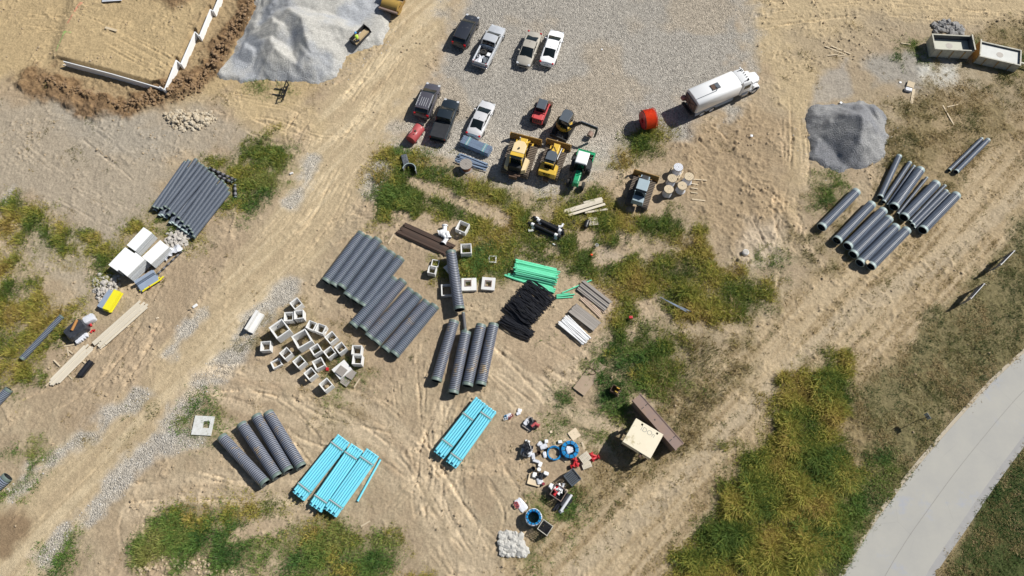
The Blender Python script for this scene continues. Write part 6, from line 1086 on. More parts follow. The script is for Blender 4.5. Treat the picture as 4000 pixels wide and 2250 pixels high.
t = thing('torn_film', 'ragged white torn film hanging off the right foam stack', 'film', W(*n01(1735, 1090), .3), .7, z=.1); rg = random.Random(4); MB().loft([[(x, y + rg.uniform(-.1, .1), rg.uniform(.05, .7)) for y in (-.4, -.15, .1, .4)] for x in [i * .25 - 1 for i in range(9)]], False, False).build('film', 'wrap', t, True)
def boards(A, B, wd, h, m, side, name, label, z0=.05, lay=5, jit=.08):
    a, b = W(*A, h), W(*B, h); mid, ang, ln = seg(a, b); t = thing(name, label, 'board stack', mid, ang, z=gmax(*mid, .5)); rg = random.Random(len(label))
    for k in range(lay): MB().box(rg.uniform(-jit, jit), rg.uniform(-jit, jit) * .3, z0 + (k + .5) * h / lay, ln - rg.uniform(0, jit * 2), wd, h / lay - .008).build('board', m if k == lay - 1 or side is None else side, t)
    return t
boards(n02(1010, 205), n02(1130, 35), .72, .45, 'bluegrey_board', None, 'grey_foam_bundle', 'blue-grey wrapped foam bundle left of the yellow boards'); boards(n02(1065, 235), n02(1190, 35), .75, .55, 'yellow_board', None, 'yellow_board_stack', 'bright yellow board bundle beside the grey foam bundle', lay=4)
boards(n01(1355, 1400), n01(1545, 1280), .35, .7, 'bluegrey_board', None, 'grey_foam_bundle', 'long blue-grey foam lengths along the bottom foam stack'); boards(n01(1400, 1460), n01(1590, 1340), .75, .3, 'bluegrey_board', None, 'grey_foam_bundle', 'flat blue-grey foam sheets between the foam stacks and yellow boards')
for i, (a, b) in enumerate([((1440, 1490), (1655, 1340)), ((1410, 1480), (1612, 1345)), ((1455, 1470), (1630, 1362))]): planks([(n01(*a), n01(*b), .18 + i * .06)], .14, .07, 'yellow_board', ['right yellow batten of the three by the foam stacks', 'left yellow batten of the three by the foam stacks', 'top yellow batten of the three by the foam stacks'][i], 'yellow battens')
planks([(n01(1602, 1350), n01(1622, 1378), .34), (n01(1500, 1425), n01(1518, 1452), .34)], .05, .02, 'red', ['red strap on the upper end of the yellow battens', 'red strap on the lower end of the yellow battens'], 'red straps', 'strap', cat='strap')
# ------------------------------------------------------------------ black wrapped load and its neighbours
def lump(name, label, cat, px, s, m, ang=0, n=7, seed=1, group=None, z0=0, rough=.25, part='wrapping'):
    xy = W(*px, s[2] / 2); t = thing(name, label, cat, xy, R(ang), group, z=gmax(*xy, .3) + z0); rg = random.Random(seed); rings = []
    for k, (z, f) in enumerate(((0, .96), (.4, 1), (.8, .97), (1, .88), (1.03, .4))): rings.append([(s[0] / 2 * f * math.copysign(abs(math.cos(a)) ** .35, math.cos(a)) * rg.uniform(1 - rough * .25, 1 + rough * .1), s[1] / 2 * f * math.copysign(abs(math.sin(a)) ** .35, math.sin(a)) * rg.uniform(1 - rough * .25, 1 + rough * .1), s[2] * z * rg.uniform(1 - rough * .3, 1)) for a in [2 * math.pi * (j + .5) / 20 for j in range(20)]])
    MB().loft(rings).build(part, m, t, True); return t
lump('wrapped_load', 'black plastic wrapped load with silvery torn film and rusty pipe on top', 'wrapped load', n02(775, 430), (2.1, 1.55, .85), 'blackwrap', 45, seed=3); A, B = W(*n02(775, 325), 1), W(*n02(722, 430), 1); mid, ang, ln = seg(A, B); o = MB().tube((-ln / 2, 0, 0), (ln / 2, 0, 0), .13, .11).build('rusty_pipe', mat('orange_rust', (.42, .2, .06), (.3, .13, .04), .8), None, True, loc=(mid[0], mid[1], gh(*mid) + 1.0), rz=ang); tag(o, 'short orange rusty pipe lying on the black wrapped load', 'pipe')
lump('wrapped_load', 'clear film wrapped pallet load of white packs by the red fittings', 'wrapped load', n02(902, 318), (1.15, .85, .6), 'wrap', 35, seed=4); rg = random.Random(9)
for i in range(5): t = lump('white_bag', 'white bag in the row on the plywood strip by the black load', 'bag', n02(792 + i * 20, 545 - i * 16), (.45, .38, .3), 'wrap', 40 + i * 17, seed=i + 20, group='white bags on the plywood strip', z0=.06, part='bag')
def fitting(px, m, label, group=None, s=1.0, z0=0, ang=0, name='pipe_fitting', kind='elbow'):
    xy = W(*px, .15); t = thing(name, label, 'pipe fitting', xy, R(ang), group, z=gmax(*xy, .2) + z0); r = .12 * s
    if kind == 'ring': MB().tube((0, 0, 0), (0, 0, .12 * s), .16 * s, .12 * s).build('ring', m, t, True); return t
    q = MB().tube((-.28 * s, 0, r), (.1 * s, 0, r), r, r * .8).tube((.05 * s, 0, r), (.15 * s, .26 * s, r), r * .95, r * .75); q.build('pipe_body', m, t, True); MB().tube((-.3 * s, 0, r), (-.24 * s, 0, r), r * 1.35, r * .8).tube((.15 * s, .26 * s, r), (.17 * s, .31 * s, r), r * 1.35, r * .75).build('flange', m, t, True); return t
for i, p in enumerate([(868, 382), (886, 402), (910, 368), (928, 428)]): fitting(n02(*p), 'red', ['red fitting nearest the black wrapped load', 'red and white fitting below the film wrapped packs', 'red fitting at the corner of the film wrapped packs', 'single red cap on the ground right of the plywood strip'][i], 'red fittings by the black load', .75, 0, i * 60)
xy1, xy2 = W(*n02(918, 735), .25), W(*n02(800, 880), .25); mid, ang, ln = seg(xy1, xy2); t = thing('rolled_mesh', 'black roll of mesh on the ground right of the lumber', 'roll', mid, ang, z=gmax(*mid, .3)); MB().rev((-ln / 2, 0, .22), (ln / 2, 0, .22), [(0, .03), (0, .24), (ln * .3, .26), (ln * .7, .25), (ln, .24), (ln, .03)], 14).box(0, .22, .14, ln * .96, .3, .24).build('roll', 'coil_black', t, True)
MB().box(-ln * .25, 0, .47, .03, .3, .02).box(ln * .25, 0, .47, .03, .3, .02).build('tie', 'dark', t)
# ------------------------------------------------------------------ black pipes with white sleeves in the weeds
ts = lambda x, y: (2040 + x * 340 / 1456, 820 + y * 340 / 1456)
for i, (a, b, z) in enumerate([((205, 140), (700, 385), .35), ((235, 190), (700, 420), .1), ((100, 215), (640, 460), .35), ((110, 265), (640, 500), .1), ((180, 115), (690, 340), .1), ((230, 390), (560, 590), .0)]):
    A, B = W(*ts(*a), z + .12), W(*ts(*b), z + .12); mid, ang, ln = seg(A, B); lbs = ['upper front', 'upper back', 'lower front', 'lower back', 'rearmost', 'half buried low']
    t = thing('black_pipe', f'{lbs[i]} black pipe with white sleeves among yellow weeds', 'pipe', mid, ang, 'black pipes with white sleeves', z=gh(*mid) + z); r = .15 if i < 5 else .06; MB().tube((-ln / 2, 0, r), (ln / 2, 0, r), r, r * .85, 18).build('pipe_wall', 'black_plastic', t, True)
    for x in ((-ln * .36, ln * .36) if i < 5 else (ln * .4,)): MB().tube((x - .16, 0, r), (x + .16, 0, r), r * 1.25, r, 18).build('sleeve', 'white_pvc', t, True)
fitting(ts(160, 350), 'white_pvc', 'white pipe cap left of the black sleeved pipes', None, 1.2); fitting(ts(650, 300), 'white_pvc', 'white cap at the right end of the black sleeved pipes', None, 1, .25); fitting(ts(862, 215), 'dark', 'small dark round cap in yellow weeds', None, 1, .3, kind='ring'); fitting(ts(1248, 598), 'lamp', 'small shiny ring alone in green weeds', None, 1, .25, kind='ring')
def bucket(px, label, m='whitepaint', h=.38, r=.16, lid=True, z0=0, group=None, ang=0):
    xy = W(*px, h); t = thing('bucket', label, 'bucket', xy, ang, group, z=gmax(*xy, .25) + z0); MB().rev((0, 0, 0), (0, 0, h), [(0, .0), (0, r * .88), (h, r), (h, r * .93), (.03, r * .8), (.03, 0)], 20).build('pail', m, t, True); MB().torus((0, 0, h - .04), r * 1.02, .012, 20, 5).build('rim', m, t)
    if lid: MB().cyl((0, 0, h), (0, 0, h + .02), r * 1.03, n=20).build('lid', m, t)
    return t
xy = W(*ts(1075, 235), .3); t = thing('black_barrel', 'black barrel lying beside the pale pallet in weeds', 'barrel', xy, R(70), z=gmax(*xy) + .05); MB().rev((-.42, 0, .27), (.42, 0, .27), [(0, 0), (0, .25), (.1, .27), (.42, .28), (.74, .27), (.84, .25), (.84, 0)], 20).build('barrel_body', 'black_plastic', t, True); MB().torus((.2, 0, .27), .28, .012, 24, 5, 'X').torus((-.2, 0, .27), .28, .012, 24, 5, 'X').build('hoop', 'dark', t)
# white fittings above the dark timbers
for i, (p, s, a) in enumerate([((1890, 890), 2.0, 20), ((1925, 915), 2.0, 110), ((1915, 970), 1.8, 60)]): fitting(n11(*p), 'white_pvc', ['white pipe fitting, left one beside the dark timbers', 'white pipe fitting, right one with a black shadow by the concrete box', 'white pipe fitting, lowest of three at the timber stack'][i], 'white fittings by the timbers', s, .1, a)
# ------------------------------------------------------------------ steel trench shield and steel plate
tz = lambda x, y: (2310 + x * 390 / 939, 1520 + y * 390 / 939)
hs = 2.35; c = [W(*tz(*p), hs) for p in ((425, 280), (683, 435), (557, 640), (287, 492))]; cx, cy = sum(p[0] for p in c) / 4, sum(p[1] for p in c) / 4; mid, ang, ln = seg(c[0], c[1]); l1 = math.hypot(c[0][0] - c[1][0], c[0][1] - c[1][1]); l2 = math.hypot(c[0][0] - c[3][0], c[0][1] - c[3][1])
t = thing('trench_shield', 'cream painted steel trench shield standing on legs with sprayed letters on top', 'trench shield', (cx, cy), ang, z=gmax(cx, cy, 1)); m1 = MB(); a_ = .09
hx, hy = l1 / 2, l2 / 2; holes = [(-.40 * l1 + .35 * 0 + .62, hy - .22), (.0 + .72, hy - .22)]; bands = [(-hy, hy - .32), (hy - .12, hy)]
m1.box(0, (bands[0][0] + bands[0][1]) / 2, hs - .07, l1, bands[0][1] - bands[0][0], .14); m1.box(0, hy - .06, hs - .071, l1, .12, .14); xs_ = [-hx, -.75, -.57, .78, .96, hx]
for a, b in ((xs_[0], xs_[1]), (xs_[2], xs_[3]), (xs_[4], xs_[5])): m1.box((a + b) / 2, hy - .22, hs - .072, b - a, .2, .139)
m1.build('panel_top', 'shield', t); m2 = MB(); m2.box(0, -hy + .03, hs - .45, l1 - .02, .10, .7).box(-hx + .04, 0, hs - .5, .12, l2 * .97, .8); m2.build('panel_side', 'shield', t)
for x, y in ((-hx + .2, -hy + .2), (hx - .2, -hy + .2), (hx - .2, hy - .2), (-hx + .2, hy - .2)): MB().box(x, y, (hs - .14) / 2, .2, .2, hs - .14).build('leg', 'rust_dark', t)
MB().box(-hx + .2, 0, .9, .12, l2 - .5, .16).box(hx - .2, 0, .9, .12, l2 - .5, .16).box(0, hy - .2, 1.1, l1 - .5, .12, .16).box(0, 0, hs - .4, l1 - .3, l2 - .6, .12).build('cross_beam', 'rust_dark', t); text_mesh('IDOn', .62, 'spray', t, (.1, hy - .55, hs + .006), (0, 0, 0), 'sprayed_lettering', .002)
MB().cyl((hx - .9, -hy - .05, hs - .3), (hx - .9, -hy - .4, hs - .3), .14).build('strut_socket', 'rust_dark', t)
hp = 1.9; c = [W(*tz(*p), hp) for p in ((465, 38), (878, 498), (795, 572), (388, 105))]; mid0, ang, ln = seg(c[3], c[2]); w_ = math.hypot(c[0][0] - c[3][0], c[0][1] - c[3][1]); cx, cy = sum(p[0] for p in c) / 4, sum(p[1] for p in c) / 4
t = thing('steel_trench_panel', 'long brown rusty steel panel on edge frame with bolt holes, behind the shield', 'trench panel', (cx, cy), ang, z=gmax(cx, cy, 1.2) - .25); MB().box(0, 0, hp - .07, ln, w_, .13).build('plate', 'steel_rust', t); MB().box(0, w_ / 2 - .04, hp + .02, ln, .08, .06).box(0, -w_ / 2 + .04, hp + .02, ln, .08, .06).build('edge_rail', 'steel_rust', t)
for i, (x, n) in enumerate(((-.31, 3), (.34, 3), (-.30, 0))):
    for row in (-.28, .28):
        for k in range(n): MB().box(ln * x + k * 0, w_ * row + (k - 1) * .14, hp + .0, .10, .09, .012).build('bolt_slot', 'dark', t)
MB().box(-.05 * ln, -.1, hp + .002, .14, .14, .012).build('socket', 'dark', t); MB().box(0, -w_ / 2 + .08, hp / 2, ln * .96, .1, hp * .92).build('lower_panel', 'steel_rust', t); q = MB(); [q.box(x, y, hp - .16, .2, .25, .1) for x in (-ln / 2 + .05, ln / 2 - .05) for y in (-w_ / 2 + .1, w_ / 2 - .1)]; q.build('corner_lug', 'steel_rust', t)
# steel road plate with chain
c = [W(*n22(*p), .06) for p in ((838, 722), (945, 800), (715, 1083), (618, 1012))]; cx, cy = sum(p[0] for p in c) / 4, sum(p[1] for p in c) / 4; mid, ang, ln = seg(c[3], c[0]); w_ = math.hypot(c[2][0] - c[3][0], c[2][1] - c[3][1]); t = thing('steel_plate', 'dusty tan steel road plate lying flat on the ground', 'plate', (cx, cy), ang, z=gmax(cx, cy, 1.5)); MB().box(0, 0, .03, ln, w_ * 1.15, .06).build('plate', mat('dusty_plate', (.40, .31, .22), (.34, .25, .18), .85, scale=.8, amt=.9), t, bevel=.008)
px = [W(*n22(*p)) for p in ((775, 812), (800, 820), (835, 845), (850, 862), (815, 880), (775, 872))]; t = thing('chain', 'rusty lifting chain lying on the steel road plate', 'chain', px[2], 0, z=gmax(cx, cy, 1.5) + .09); o = px[2]; q = MB()
for a, b in zip(px[:-1], px[1:]): q.bar((a[0] - o[0], a[1] - o[1], .02), (b[0] - o[0], b[1] - o[1], .02), .06, .05)
q.build('chain_links', 'rust_dark', t); q = MB(); q.torus((px[0][0] - o[0], px[0][1] - o[1], .03), .09, .025, 14, 5).torus((px[-1][0] - o[0], px[-1][1] - o[1], .03), .09, .025, 14, 5); q.build('hook', 'rust_dark', t)
# digger bucket in green weeds
xy = W(*n22(1038, 1035), .5); t = thing('digger_bucket', 'small excavator bucket with yellow ears in dark green weeds', 'bucket', xy, R(-30), z=gmax(*xy) + .1); q = MB(); [q.box(x, y, .35, a, b, .7) for x, y, a, b in ((0, -.33, .8, .05), (0, .33, .8, .05), (-.4, 0, .05, .7))]; q.box(0, 0, .05, .8, .7, .06); q.build('bucket_shell', 'rust_dark', t); MB().box(.15, -.2, .75, .3, .06, .25).box(.15, .2, .75, .3, .06, .25).build('bucket_ear', 'yellow', t); q = MB(); [q.box(.46, y, .06, .16, .07, .05) for y in (-.28, -.1, .1, .28)]; q.build('tooth', 'steel_rust', t)
# ------------------------------------------------------------------ wire and plastic crates
def crate(px, s1, s2, h, ang, label, m='dark', rim='cabgrey', bars=True, cover=False):
    xy = W(*px, h); t = thing('mesh_crate', label, 'crate', xy, R(ang), 'crates in the fittings yard', z=gmax(*xy, .4)); hx, hy = s1 / 2, s2 / 2; q = MB()
    for k in range(1, 5):
        z = h * k / 5; q.box(0, -hy, z, s1, .03, .05).box(0, hy, z, s1, .03, .05).box(-hx, 0, z, .03, s2, .05).box(hx, 0, z, .03, s2, .05)
    for k in range(6):
        x = -hx + s1 * k / 5; y = -hy + s2 * k / 5; q.box(x, -hy, h / 2, .06, .035, h).box(x, hy, h / 2, .06, .035, h).box(-hx, y, h / 2, .035, .06, h).box(hx, y, h / 2, .035, .06, h)
    q.build('mesh_side', m, t); MB().box(0, 0, .05, s1, s2, .06).build('base', m, t); r = MB(); r.box(0, -hy, h, s1 + .06, .06, .07).box(0, hy, h, s1 + .06, .06, .07).box(-hx, 0, h, .06, s2 - .06, .07).box(hx, 0, h, .06, s2 - .06, .07); r.build('rim', rim, t)
    if cover: 
        for k in range(7): MB().box(-hx + .1 + k * (s1 - .2) / 6, 0, h - .12, .08, s2 - .08, .05).build('slat', 'cabgrey', t)
    return t
crate(n23(608, 460), 1.15, 1.05, 1.05, -52, 'tall black slatted crate, uppermost of three crates', cover=True); crate(n23(335, 965), 1.0, .95, 1.15, -35, 'tall black mesh crate beside the blue coil, lowest of three', rim='skip'); crate(n23(470, 612), 1.15, 1.1, .95, -33, 'black crate filled with white and red fittings', rim='steel_rust')
rg = random.Random(31); xy = W(*n23(470, 612), .95)
for i in range(9): t = fitting(n23(440 + rg.uniform(-20, 60), 560 + rg.uniform(0, 80)), ['white_pvc', 'lamp', 'red', 'white_pvc', 'dark', 'lamp'][i % 6], f'{["white", "grey", "red", "white", "black", "grey"][i % 6]} fitting lying inside the filled middle crate', 'fittings in the crate', 1.0, .62, rg.uniform(0, 360))
for i, (a, b, m, r) in enumerate([((415, 790), (505, 660), 'coil_black', .11), ((445, 785), (535, 655), 'coil_black', .12), ((495, 745), (570, 625), 'blackwrap', .19), ((545, 780), (610, 660), 'coil_black', .12), ((490, 800), (600, 635), 'wrap', .13)]):
    A, B = W(*n23(*a), .3), W(*n23(*b), .3); mid, ang, ln = seg(A, B); t = thing('wrapped_roll', ['leftmost thin black roll leaning by the filled crate', 'second thin black roll leaning by the filled crate', 'thick black roll with silvery sheen by the filled crate', 'rightmost black roll beside the white one', 'bright white film roll with crumpled foot'][i], 'roll', mid, ang, 'rolls beside the crate', z=gh(*mid) + (.12 if i > 3 else 0)); MB().rev((-ln / 2, 0, r), (ln / 2, 0, r), [(0, 0), (0, r), (ln * .5, r * 1.05), (ln, r), (ln, 0)], 14).build('roll', m, t, True); MB().tube((-ln / 2 - .02, 0, r), (-ln / 2 + .01, 0, r), r * .4, r * .3).build('core', 'dark', t)
lump('white_bag', 'crumpled white bag at the foot of the white roll', 'bag', n23(495, 800), (.45, .35, .2), 'wrap', 30, seed=44, part='bag'); lump('white_bag', 'white box hanging at the upper left corner of the filled crate', 'bag', n23(398, 550), (.5, .45, .7), 'whitepaint', -30, seed=45, part='box', rough=.05); lump('white_bag', 'small pale box at the right corner of the filled crate', 'bag', n23(543, 600), (.3, .3, .8), 'ply', -30, seed=46, part='box', rough=.05)
# coils of blue tube
def coil(px, Ro, Ri, h, label, n=6, wrapm=False):
    xy = W(*px, h); t = thing('blue_coil', label, 'tube coil', xy, 0, 'coils of blue tube', z=gmax(*xy, .4)); k = max(2, int((Ro - Ri) / .055)); q = MB(); lay = max(2, int(h / .06))
    for L in range(lay):
        for i in range(k):
            if L < lay - 1 and 0 < i < k - 1: continue
            q.torus((rnd.uniform(-.01, .01), rnd.uniform(-.01, .01), .03 + L * h / lay), Ri + (i + .5) * (Ro - Ri) / k, .028, 48, 6)
    q.build('tube', 'blue_ring', t, True); s = MB()
    for a in range(n): 
        an = a * 2 * math.pi / n + .2; s.box((Ro + Ri) / 2 * math.cos(an), (Ro + Ri) / 2 * math.sin(an), h + .012, Ro - Ri + .04, .05, .02, an); s.box((Ro + .02) * math.cos(an), (Ro + .02) * math.sin(an), h / 2, .02, .05, h, an)
    s.build('tie_band', 'dark', t)
    if wrapm:
        rg = random.Random(3); MB().loft([[((Ro * 1.06 + rg.uniform(-.03, .03)) * f * math.cos(a * math.pi / 16), (Ro * 1.06 + rg.uniform(-.03, .03)) * f * math.sin(a * math.pi / 16), z) for a in range(32)] for z, f in ((0, 1), (h * .35, 1.03), (h * .7, 1.02), (h * .98, 1.0), (h + .01, .93))], False).build('plastic_wrap', 'wrap', t, True)
    return t
coil(n23(585, 178), .80, .50, .5, 'thick blue tube coil with white bags inside it, upper right', 10); coil(n23(425, 215), .68, .52, .22, 'thin flat blue tube coil lying open on the soil', 3); coil(n23(218, 860), .70, .50, 1.0, 'tall blue tube coil wrapped in white film at the bottom', 12, True)
lump('white_bag', 'white crumpled bags lying inside the thick blue coil', 'bag', n23(580, 182), (.75, .7, .35), 'wrap', 10, seed=51, part='bag', rough=.8)
# pallets, bags, buckets, hydrants
def hydrant(px, label, ang, m='red'):
    xy = W(*px, .15); t = thing('hydrant', label, 'hydrant', xy, R(ang), 'red hydrants lying down', z=gmax(*xy, .2) + .02); MB().rev((-.5, 0, .17), (.4, 0, .17), [(0, .0), (0, .19), (.05, .19), (.06, .11), (.5, .11), (.55, .14), (.7, .16), (.8, .12), (.9, .03)], 16).build('barrel', m, t, True)
    MB().cyl((.15, -.26, .17), (.15, .26, .17), .08).cyl((.15, 0, .17), (.15, 0, .38), .09).build('nozzle', m, t, True); MB().cyl((-.5, 0, .17), (-.44, 0, .17), .22, n=12).cyl((.05, 0, .17), (.09, 0, .17), .2, n=12).build('flange', m, t); return t
for i, (p, a) in enumerate([((815, 238), 160), ((825, 272), 200), ((632, 300), 70), ((640, 335), 20)]): hydrant(n23(*p), ['red hydrant, upper one right of the whitish pallets', 'red hydrant with rusty end right of the whitish pallets', 'red hydrant, upper one left of the whitish pallets', 'red hydrant, lowest left of the whitish pallets'][i], a)
tf = lambda x, y: (1980 + x * 360 / 1739, 1600 + y * 360 / 1739)
lump('wrapped_load', 'white tray sack holding a heap of black elbows, leftmost in the yard', 'wrapped load', tf(375, 770), (1.05, 1.15, .35), 'wrap', -18, seed=61)
for i, (x, y) in enumerate([(340, 700), (390, 680), (440, 720), (400, 740), (320, 820), (365, 815), (420, 700), (350, 730)]): fitting(tf(x, y), 'coil_black', 'black pipe elbow heaped on the white tray sack', 'black elbows on the white sack', 1.1, .38, i * 47)
lump('white_bag', 'white carton flap at the top of the tray sack', 'bag', tf(388, 605), (.5, .3, .15), 'whitepaint', -18, seed=62, part='carton', rough=.05)
pl_ = [((690, 700), (.75, .5, .35), 20, 'wrap', 'white plastic bag pile above the thin blue coil'), ((745, 600), (.35, .35, .3), 0, 'whitepaint', 'white carton at the top of the bag pile'), ((620, 650), (.5, .4, .2), 50, 'wrap', 'grey-white crumpled film left of the bag pile'), ((715, 850), (.6, .35, .15), 100, 'wrap', 'clear film strip below the bag pile'), ((500, 900), (.35, .9, .2), 10, 'wrap', 'white plastic tail trailing down from the tray sack'), ((550, 975), (.7, .3, .22), -20, 'wrap', 'end of the white plastic tail beside a white carton'),
       ((628, 1035), (.35, .5, .3), -22, 'whitepaint', 'white carton standing at the end of the plastic tail'), ((1003, 610), (.4, .3, .25), 5, 'whitepaint', 'small white carton upper left of the thick blue coil'), ((522, 1235), (.4, .5, .35), -12, 'whitepaint', 'white box on the low wooden tray, left'), ((740, 1205), (.5, .35, .35), -22, 'whitepaint', 'white box right above the black fittings'), ((620, 1340), (.6, .75, .3), 10, 'wrap', 'white plastic covered bundle on the wooden tray'), ((240, 15), (.4, .35, .08), -20, 'whitepaint', 'flat white square litter at the yard top'), ((215, 75), (.4, .3, .1), 20, 'wrap', 'crumpled clear litter under the white square'), ((830, 420), (.25, .25, .1), 10, 'ply', 'small yellowish block in grass')]
for i, (p, s, a, m, lb) in enumerate(pl_): lump('carton' if m == 'whitepaint' else 'plastic_bag', lb, 'carton' if m == 'whitepaint' else 'bag', tf(*p), s, m, a, seed=70 + i, rough=.08 if m == 'whitepaint' else .7, part='carton_body' if m == 'whitepaint' else 'plastic')
bucket(tf(607, 1128), 'white round bucket with lid in the fittings yard', h=.38, r=.17); bucket(tf(495, 1115), 'black open bucket left of the white one', 'dark', .3, .2, False); bucket(tf(765, 745), 'small black pot at the left rim of the thin coil', 'dark', .25, .14, False); bucket(tf(600, 815), 'brown-black carton bucket right of the tray sack', 'rust_dark', .3, .2, False); bucket(tf(690, 1400), 'small dark red can right below the plastic bundle', mat('dark_red_can', (.25, .03, .04), rough=.5), .3, .13)
for i, (x, y) in enumerate([(610, 1275), (660, 1250), (690, 1225)]): fitting(tf(x, y), 'coil_black', 'black fitting beside the white boxes on the tray', 'black fittings by the tray', 1.1, .1, i * 70)
xy = W(*tf(520, 1330), .1); t = thing('wooden_tray', 'low wooden tray with pale rails under cartons', 'tray', xy, R(-15), z=gmax(*xy, .4)); MB().box(0, 0, .06, 1.15, .95, .04).build('board', 'ply', t); MB().box(-.56, 0, .11, .07, .95, .1).box(0, -.46, .11, 1.1, .07, .1).build('side_rail', 'wood', t)
xy = W(*tf(430, 265), .12); t = thing('wooden_tray', 'board with film, dark rings and red hoops, upper part of the yard', 'tray', xy, R(-35), z=gmax(*xy, .4)); MB().box(0, 0, .16, .95, 1.15, .05).build('board', 'wood_grey', t); MB().box(0, -.4, .07, .9, .1, .13).box(0, .4, .07, .9, .1, .13).build('foot', 'wood', t)
lump('plastic_bag', 'clear film on the board with dark rings', 'bag', tf(370, 240), (.7, .45, .15), 'wrap', 50, seed=91, z0=.2, rough=.8, part='plastic')
for i, (x, y, m) in enumerate([(430, 250, 'coil_black'), (480, 250, 'coil_black'), (520, 240, 'rust_dark'), (540, 280, 'red_tank'), (490, 320, 'coil_black'), (450, 300, 'coil_black')]): fitting(tf(x, y), m, ['left dark ring on the board', 'second dark ring on the board', 'brown ring on the board', 'red ring at the board right edge', 'lowest black ring on the board', 'black ring in the middle of the board'][i], 'rings on the board', 1.3, .2, i * 50, kind='ring' if i % 2 == 0 else 'elbow')
o = planks([(tf(380, 400), tf(470, 395)), (tf(1010, 900), tf(1120, 985)), (tf(1080, 880), tf(1150, 960)), (tf(1420, 610), tf(1465, 750)), (tf(1065, 590), tf(1120, 550))], .2, .03, 'wood', ['offcut below the board with rings', 'left of two sticks between the blue coils', 'right of two sticks between the blue coils', 'pale splinter board right of the thick blue coil', 'cardboard scrap above the thick blue coil'], 'wood scraps')
c = [W(*tf(*p), .05) for p in ((1275, 350), (1385, 505), (1265, 570), (1160, 430))]; cx, cy = sum(p[0] for p in c) / 4, sum(p[1] for p in c) / 4; t = thing('plywood_sheet', 'pale square plywood sheet lying on grass above the coils', 'sheet', (cx, cy), seg(c[3], c[0])[1], z=gmax(cx, cy, .5) + .05); MB().box(0, 0, .02, .92, .88, .04).build('sheet', mat('pale_ply', (.70, .58, .42), (.62, .50, .36), .8), t)
rg = random.Random(77)
for i in range(9): fitting(tf(15 + rg.uniform(-60, 120), 90 + rg.uniform(-20, 90)), ['red_tank', 'white_pvc', 'blue_ring', 'red_tank', 'dark'][i % 5], f'small {["dark red", "white", "blue", "dark red", "black"][i % 5]} ring in the litter of clamps at the yard top', 'clamps on the soil', .8, 0, i * 40, kind='ring')
lump('plastic_bag', 'clear film under the small clamps', 'bag', tf(40, 110), (.5, .4, .08), 'wrap', 20, seed=93, rough=.8, part='plastic'); lump('plastic_bag', 'torn clear bags with red couplings left of the tall blue coil', 'bag', n23(90, 740), (1.3, .8, .15), 'wrap', -50, seed=94, rough=.9, part='plastic'); fitting(n23(42, 730), 'red_tank', 'upper dark red coupling on the torn bags', 'red couplings', 1.3, .15, kind='ring'); fitting(n23(52, 750), 'red_tank', 'lower dark red coupling on the torn bags', 'red couplings', 1.3, .15, kind='ring')
# ------------------------------------------------------------------ skips at the upper right
def skip(px, L_, W_, h, ang, label, inner, slope_end):
    xy = W(*px, h); t = thing('slurry_skip', label, 'skip', xy, R(ang), 'washout skips', z=gmax(*xy, 1)); hx, hy = L_ / 2, W_ / 2; q = MB(); e = slope_end
    q.box(0, -hy, h * .5, L_, .09, h).box(0, hy, h * .5, L_, .09, h).box(-hx, 0, h * .5, .09, W_ + .09, h); q.build('side_wall', 'skip', t)
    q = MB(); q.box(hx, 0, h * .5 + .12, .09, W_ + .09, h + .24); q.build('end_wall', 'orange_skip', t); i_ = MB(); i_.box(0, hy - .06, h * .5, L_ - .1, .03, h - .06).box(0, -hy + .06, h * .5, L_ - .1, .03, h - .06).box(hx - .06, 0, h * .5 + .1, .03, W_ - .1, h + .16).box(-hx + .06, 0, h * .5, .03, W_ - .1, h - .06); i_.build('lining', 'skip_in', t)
    r = MB(); r.box(0, -hy, h + .02, L_ + .1, .14, .08).box(0, hy, h + .02, L_ + .1, .14, .08).box(-hx, 0, h + .02, .14, W_ - .14, .08).box(hx, 0, h + .26, .14, W_ + .1, .08); r.build('rim', 'skip', t); s = MB().box(0, 0, h * inner / 2, L_ - .18, W_ - .18, h * inner); s.build('slurry', 'slurry' if inner < .7 else 'slurry_dry', t)
    MB().cyl((-.1, .05, h * inner), (-.1, .05, h * inner + .012), .38, n=20).build('slurry_ring', 'rock', t); [MB().box(x, y, h * .45, .09, .08, h * .9).build('rib', 'orange_skip', t) for x in (-hx * .6, 0, hx * .6) for y in (-hy - .07, hy + .07)]; return t
skip(n30(1853, 440), 4.4, 2.1, 1.3, -4, 'open steel skip holding wet grey slurry, left of two', .55, 1); sk = skip(n30(2330, 540), 4.6, 2.2, 1.15, 163, 'open steel skip with whitish dried slurry, right one, tow bar at photo edge', .86, 1); MB().bar((-2.3, 0, .5), (-4.0, .1, .5), .2, .18).build('tow_bar', 'skip', sk)
lump('white_bag', 'white bags beside the pallet near the right track', 'bag', n30(1410, 905), (.8, .5, .3), 'wrap', -20, seed=95, part='bag'); lump('litter', 'tiny white paper on soil left of the pallet', 'litter', n30(1330, 830), (.3, .25, .05), 'whitepaint', 10, seed=96, part='paper'); lump('litter', 'tiny white paper above the dark gravel heap', 'litter', n30(728, 1040), (.3, .25, .05), 'whitepaint', 40, seed=97, part='paper', z0=.1); lump('litter', 'white paper scrap on the dug soil near the water truck', 'litter', n20(2403, 1380), (.3, .3, .05), 'whitepaint', 0, seed=98, part='paper'); lump('litter', 'white scrap on the lot gravel', 'litter', n20(903, 500), (.2, .2, .05), 'whitepaint', 0, seed=99, part='paper')
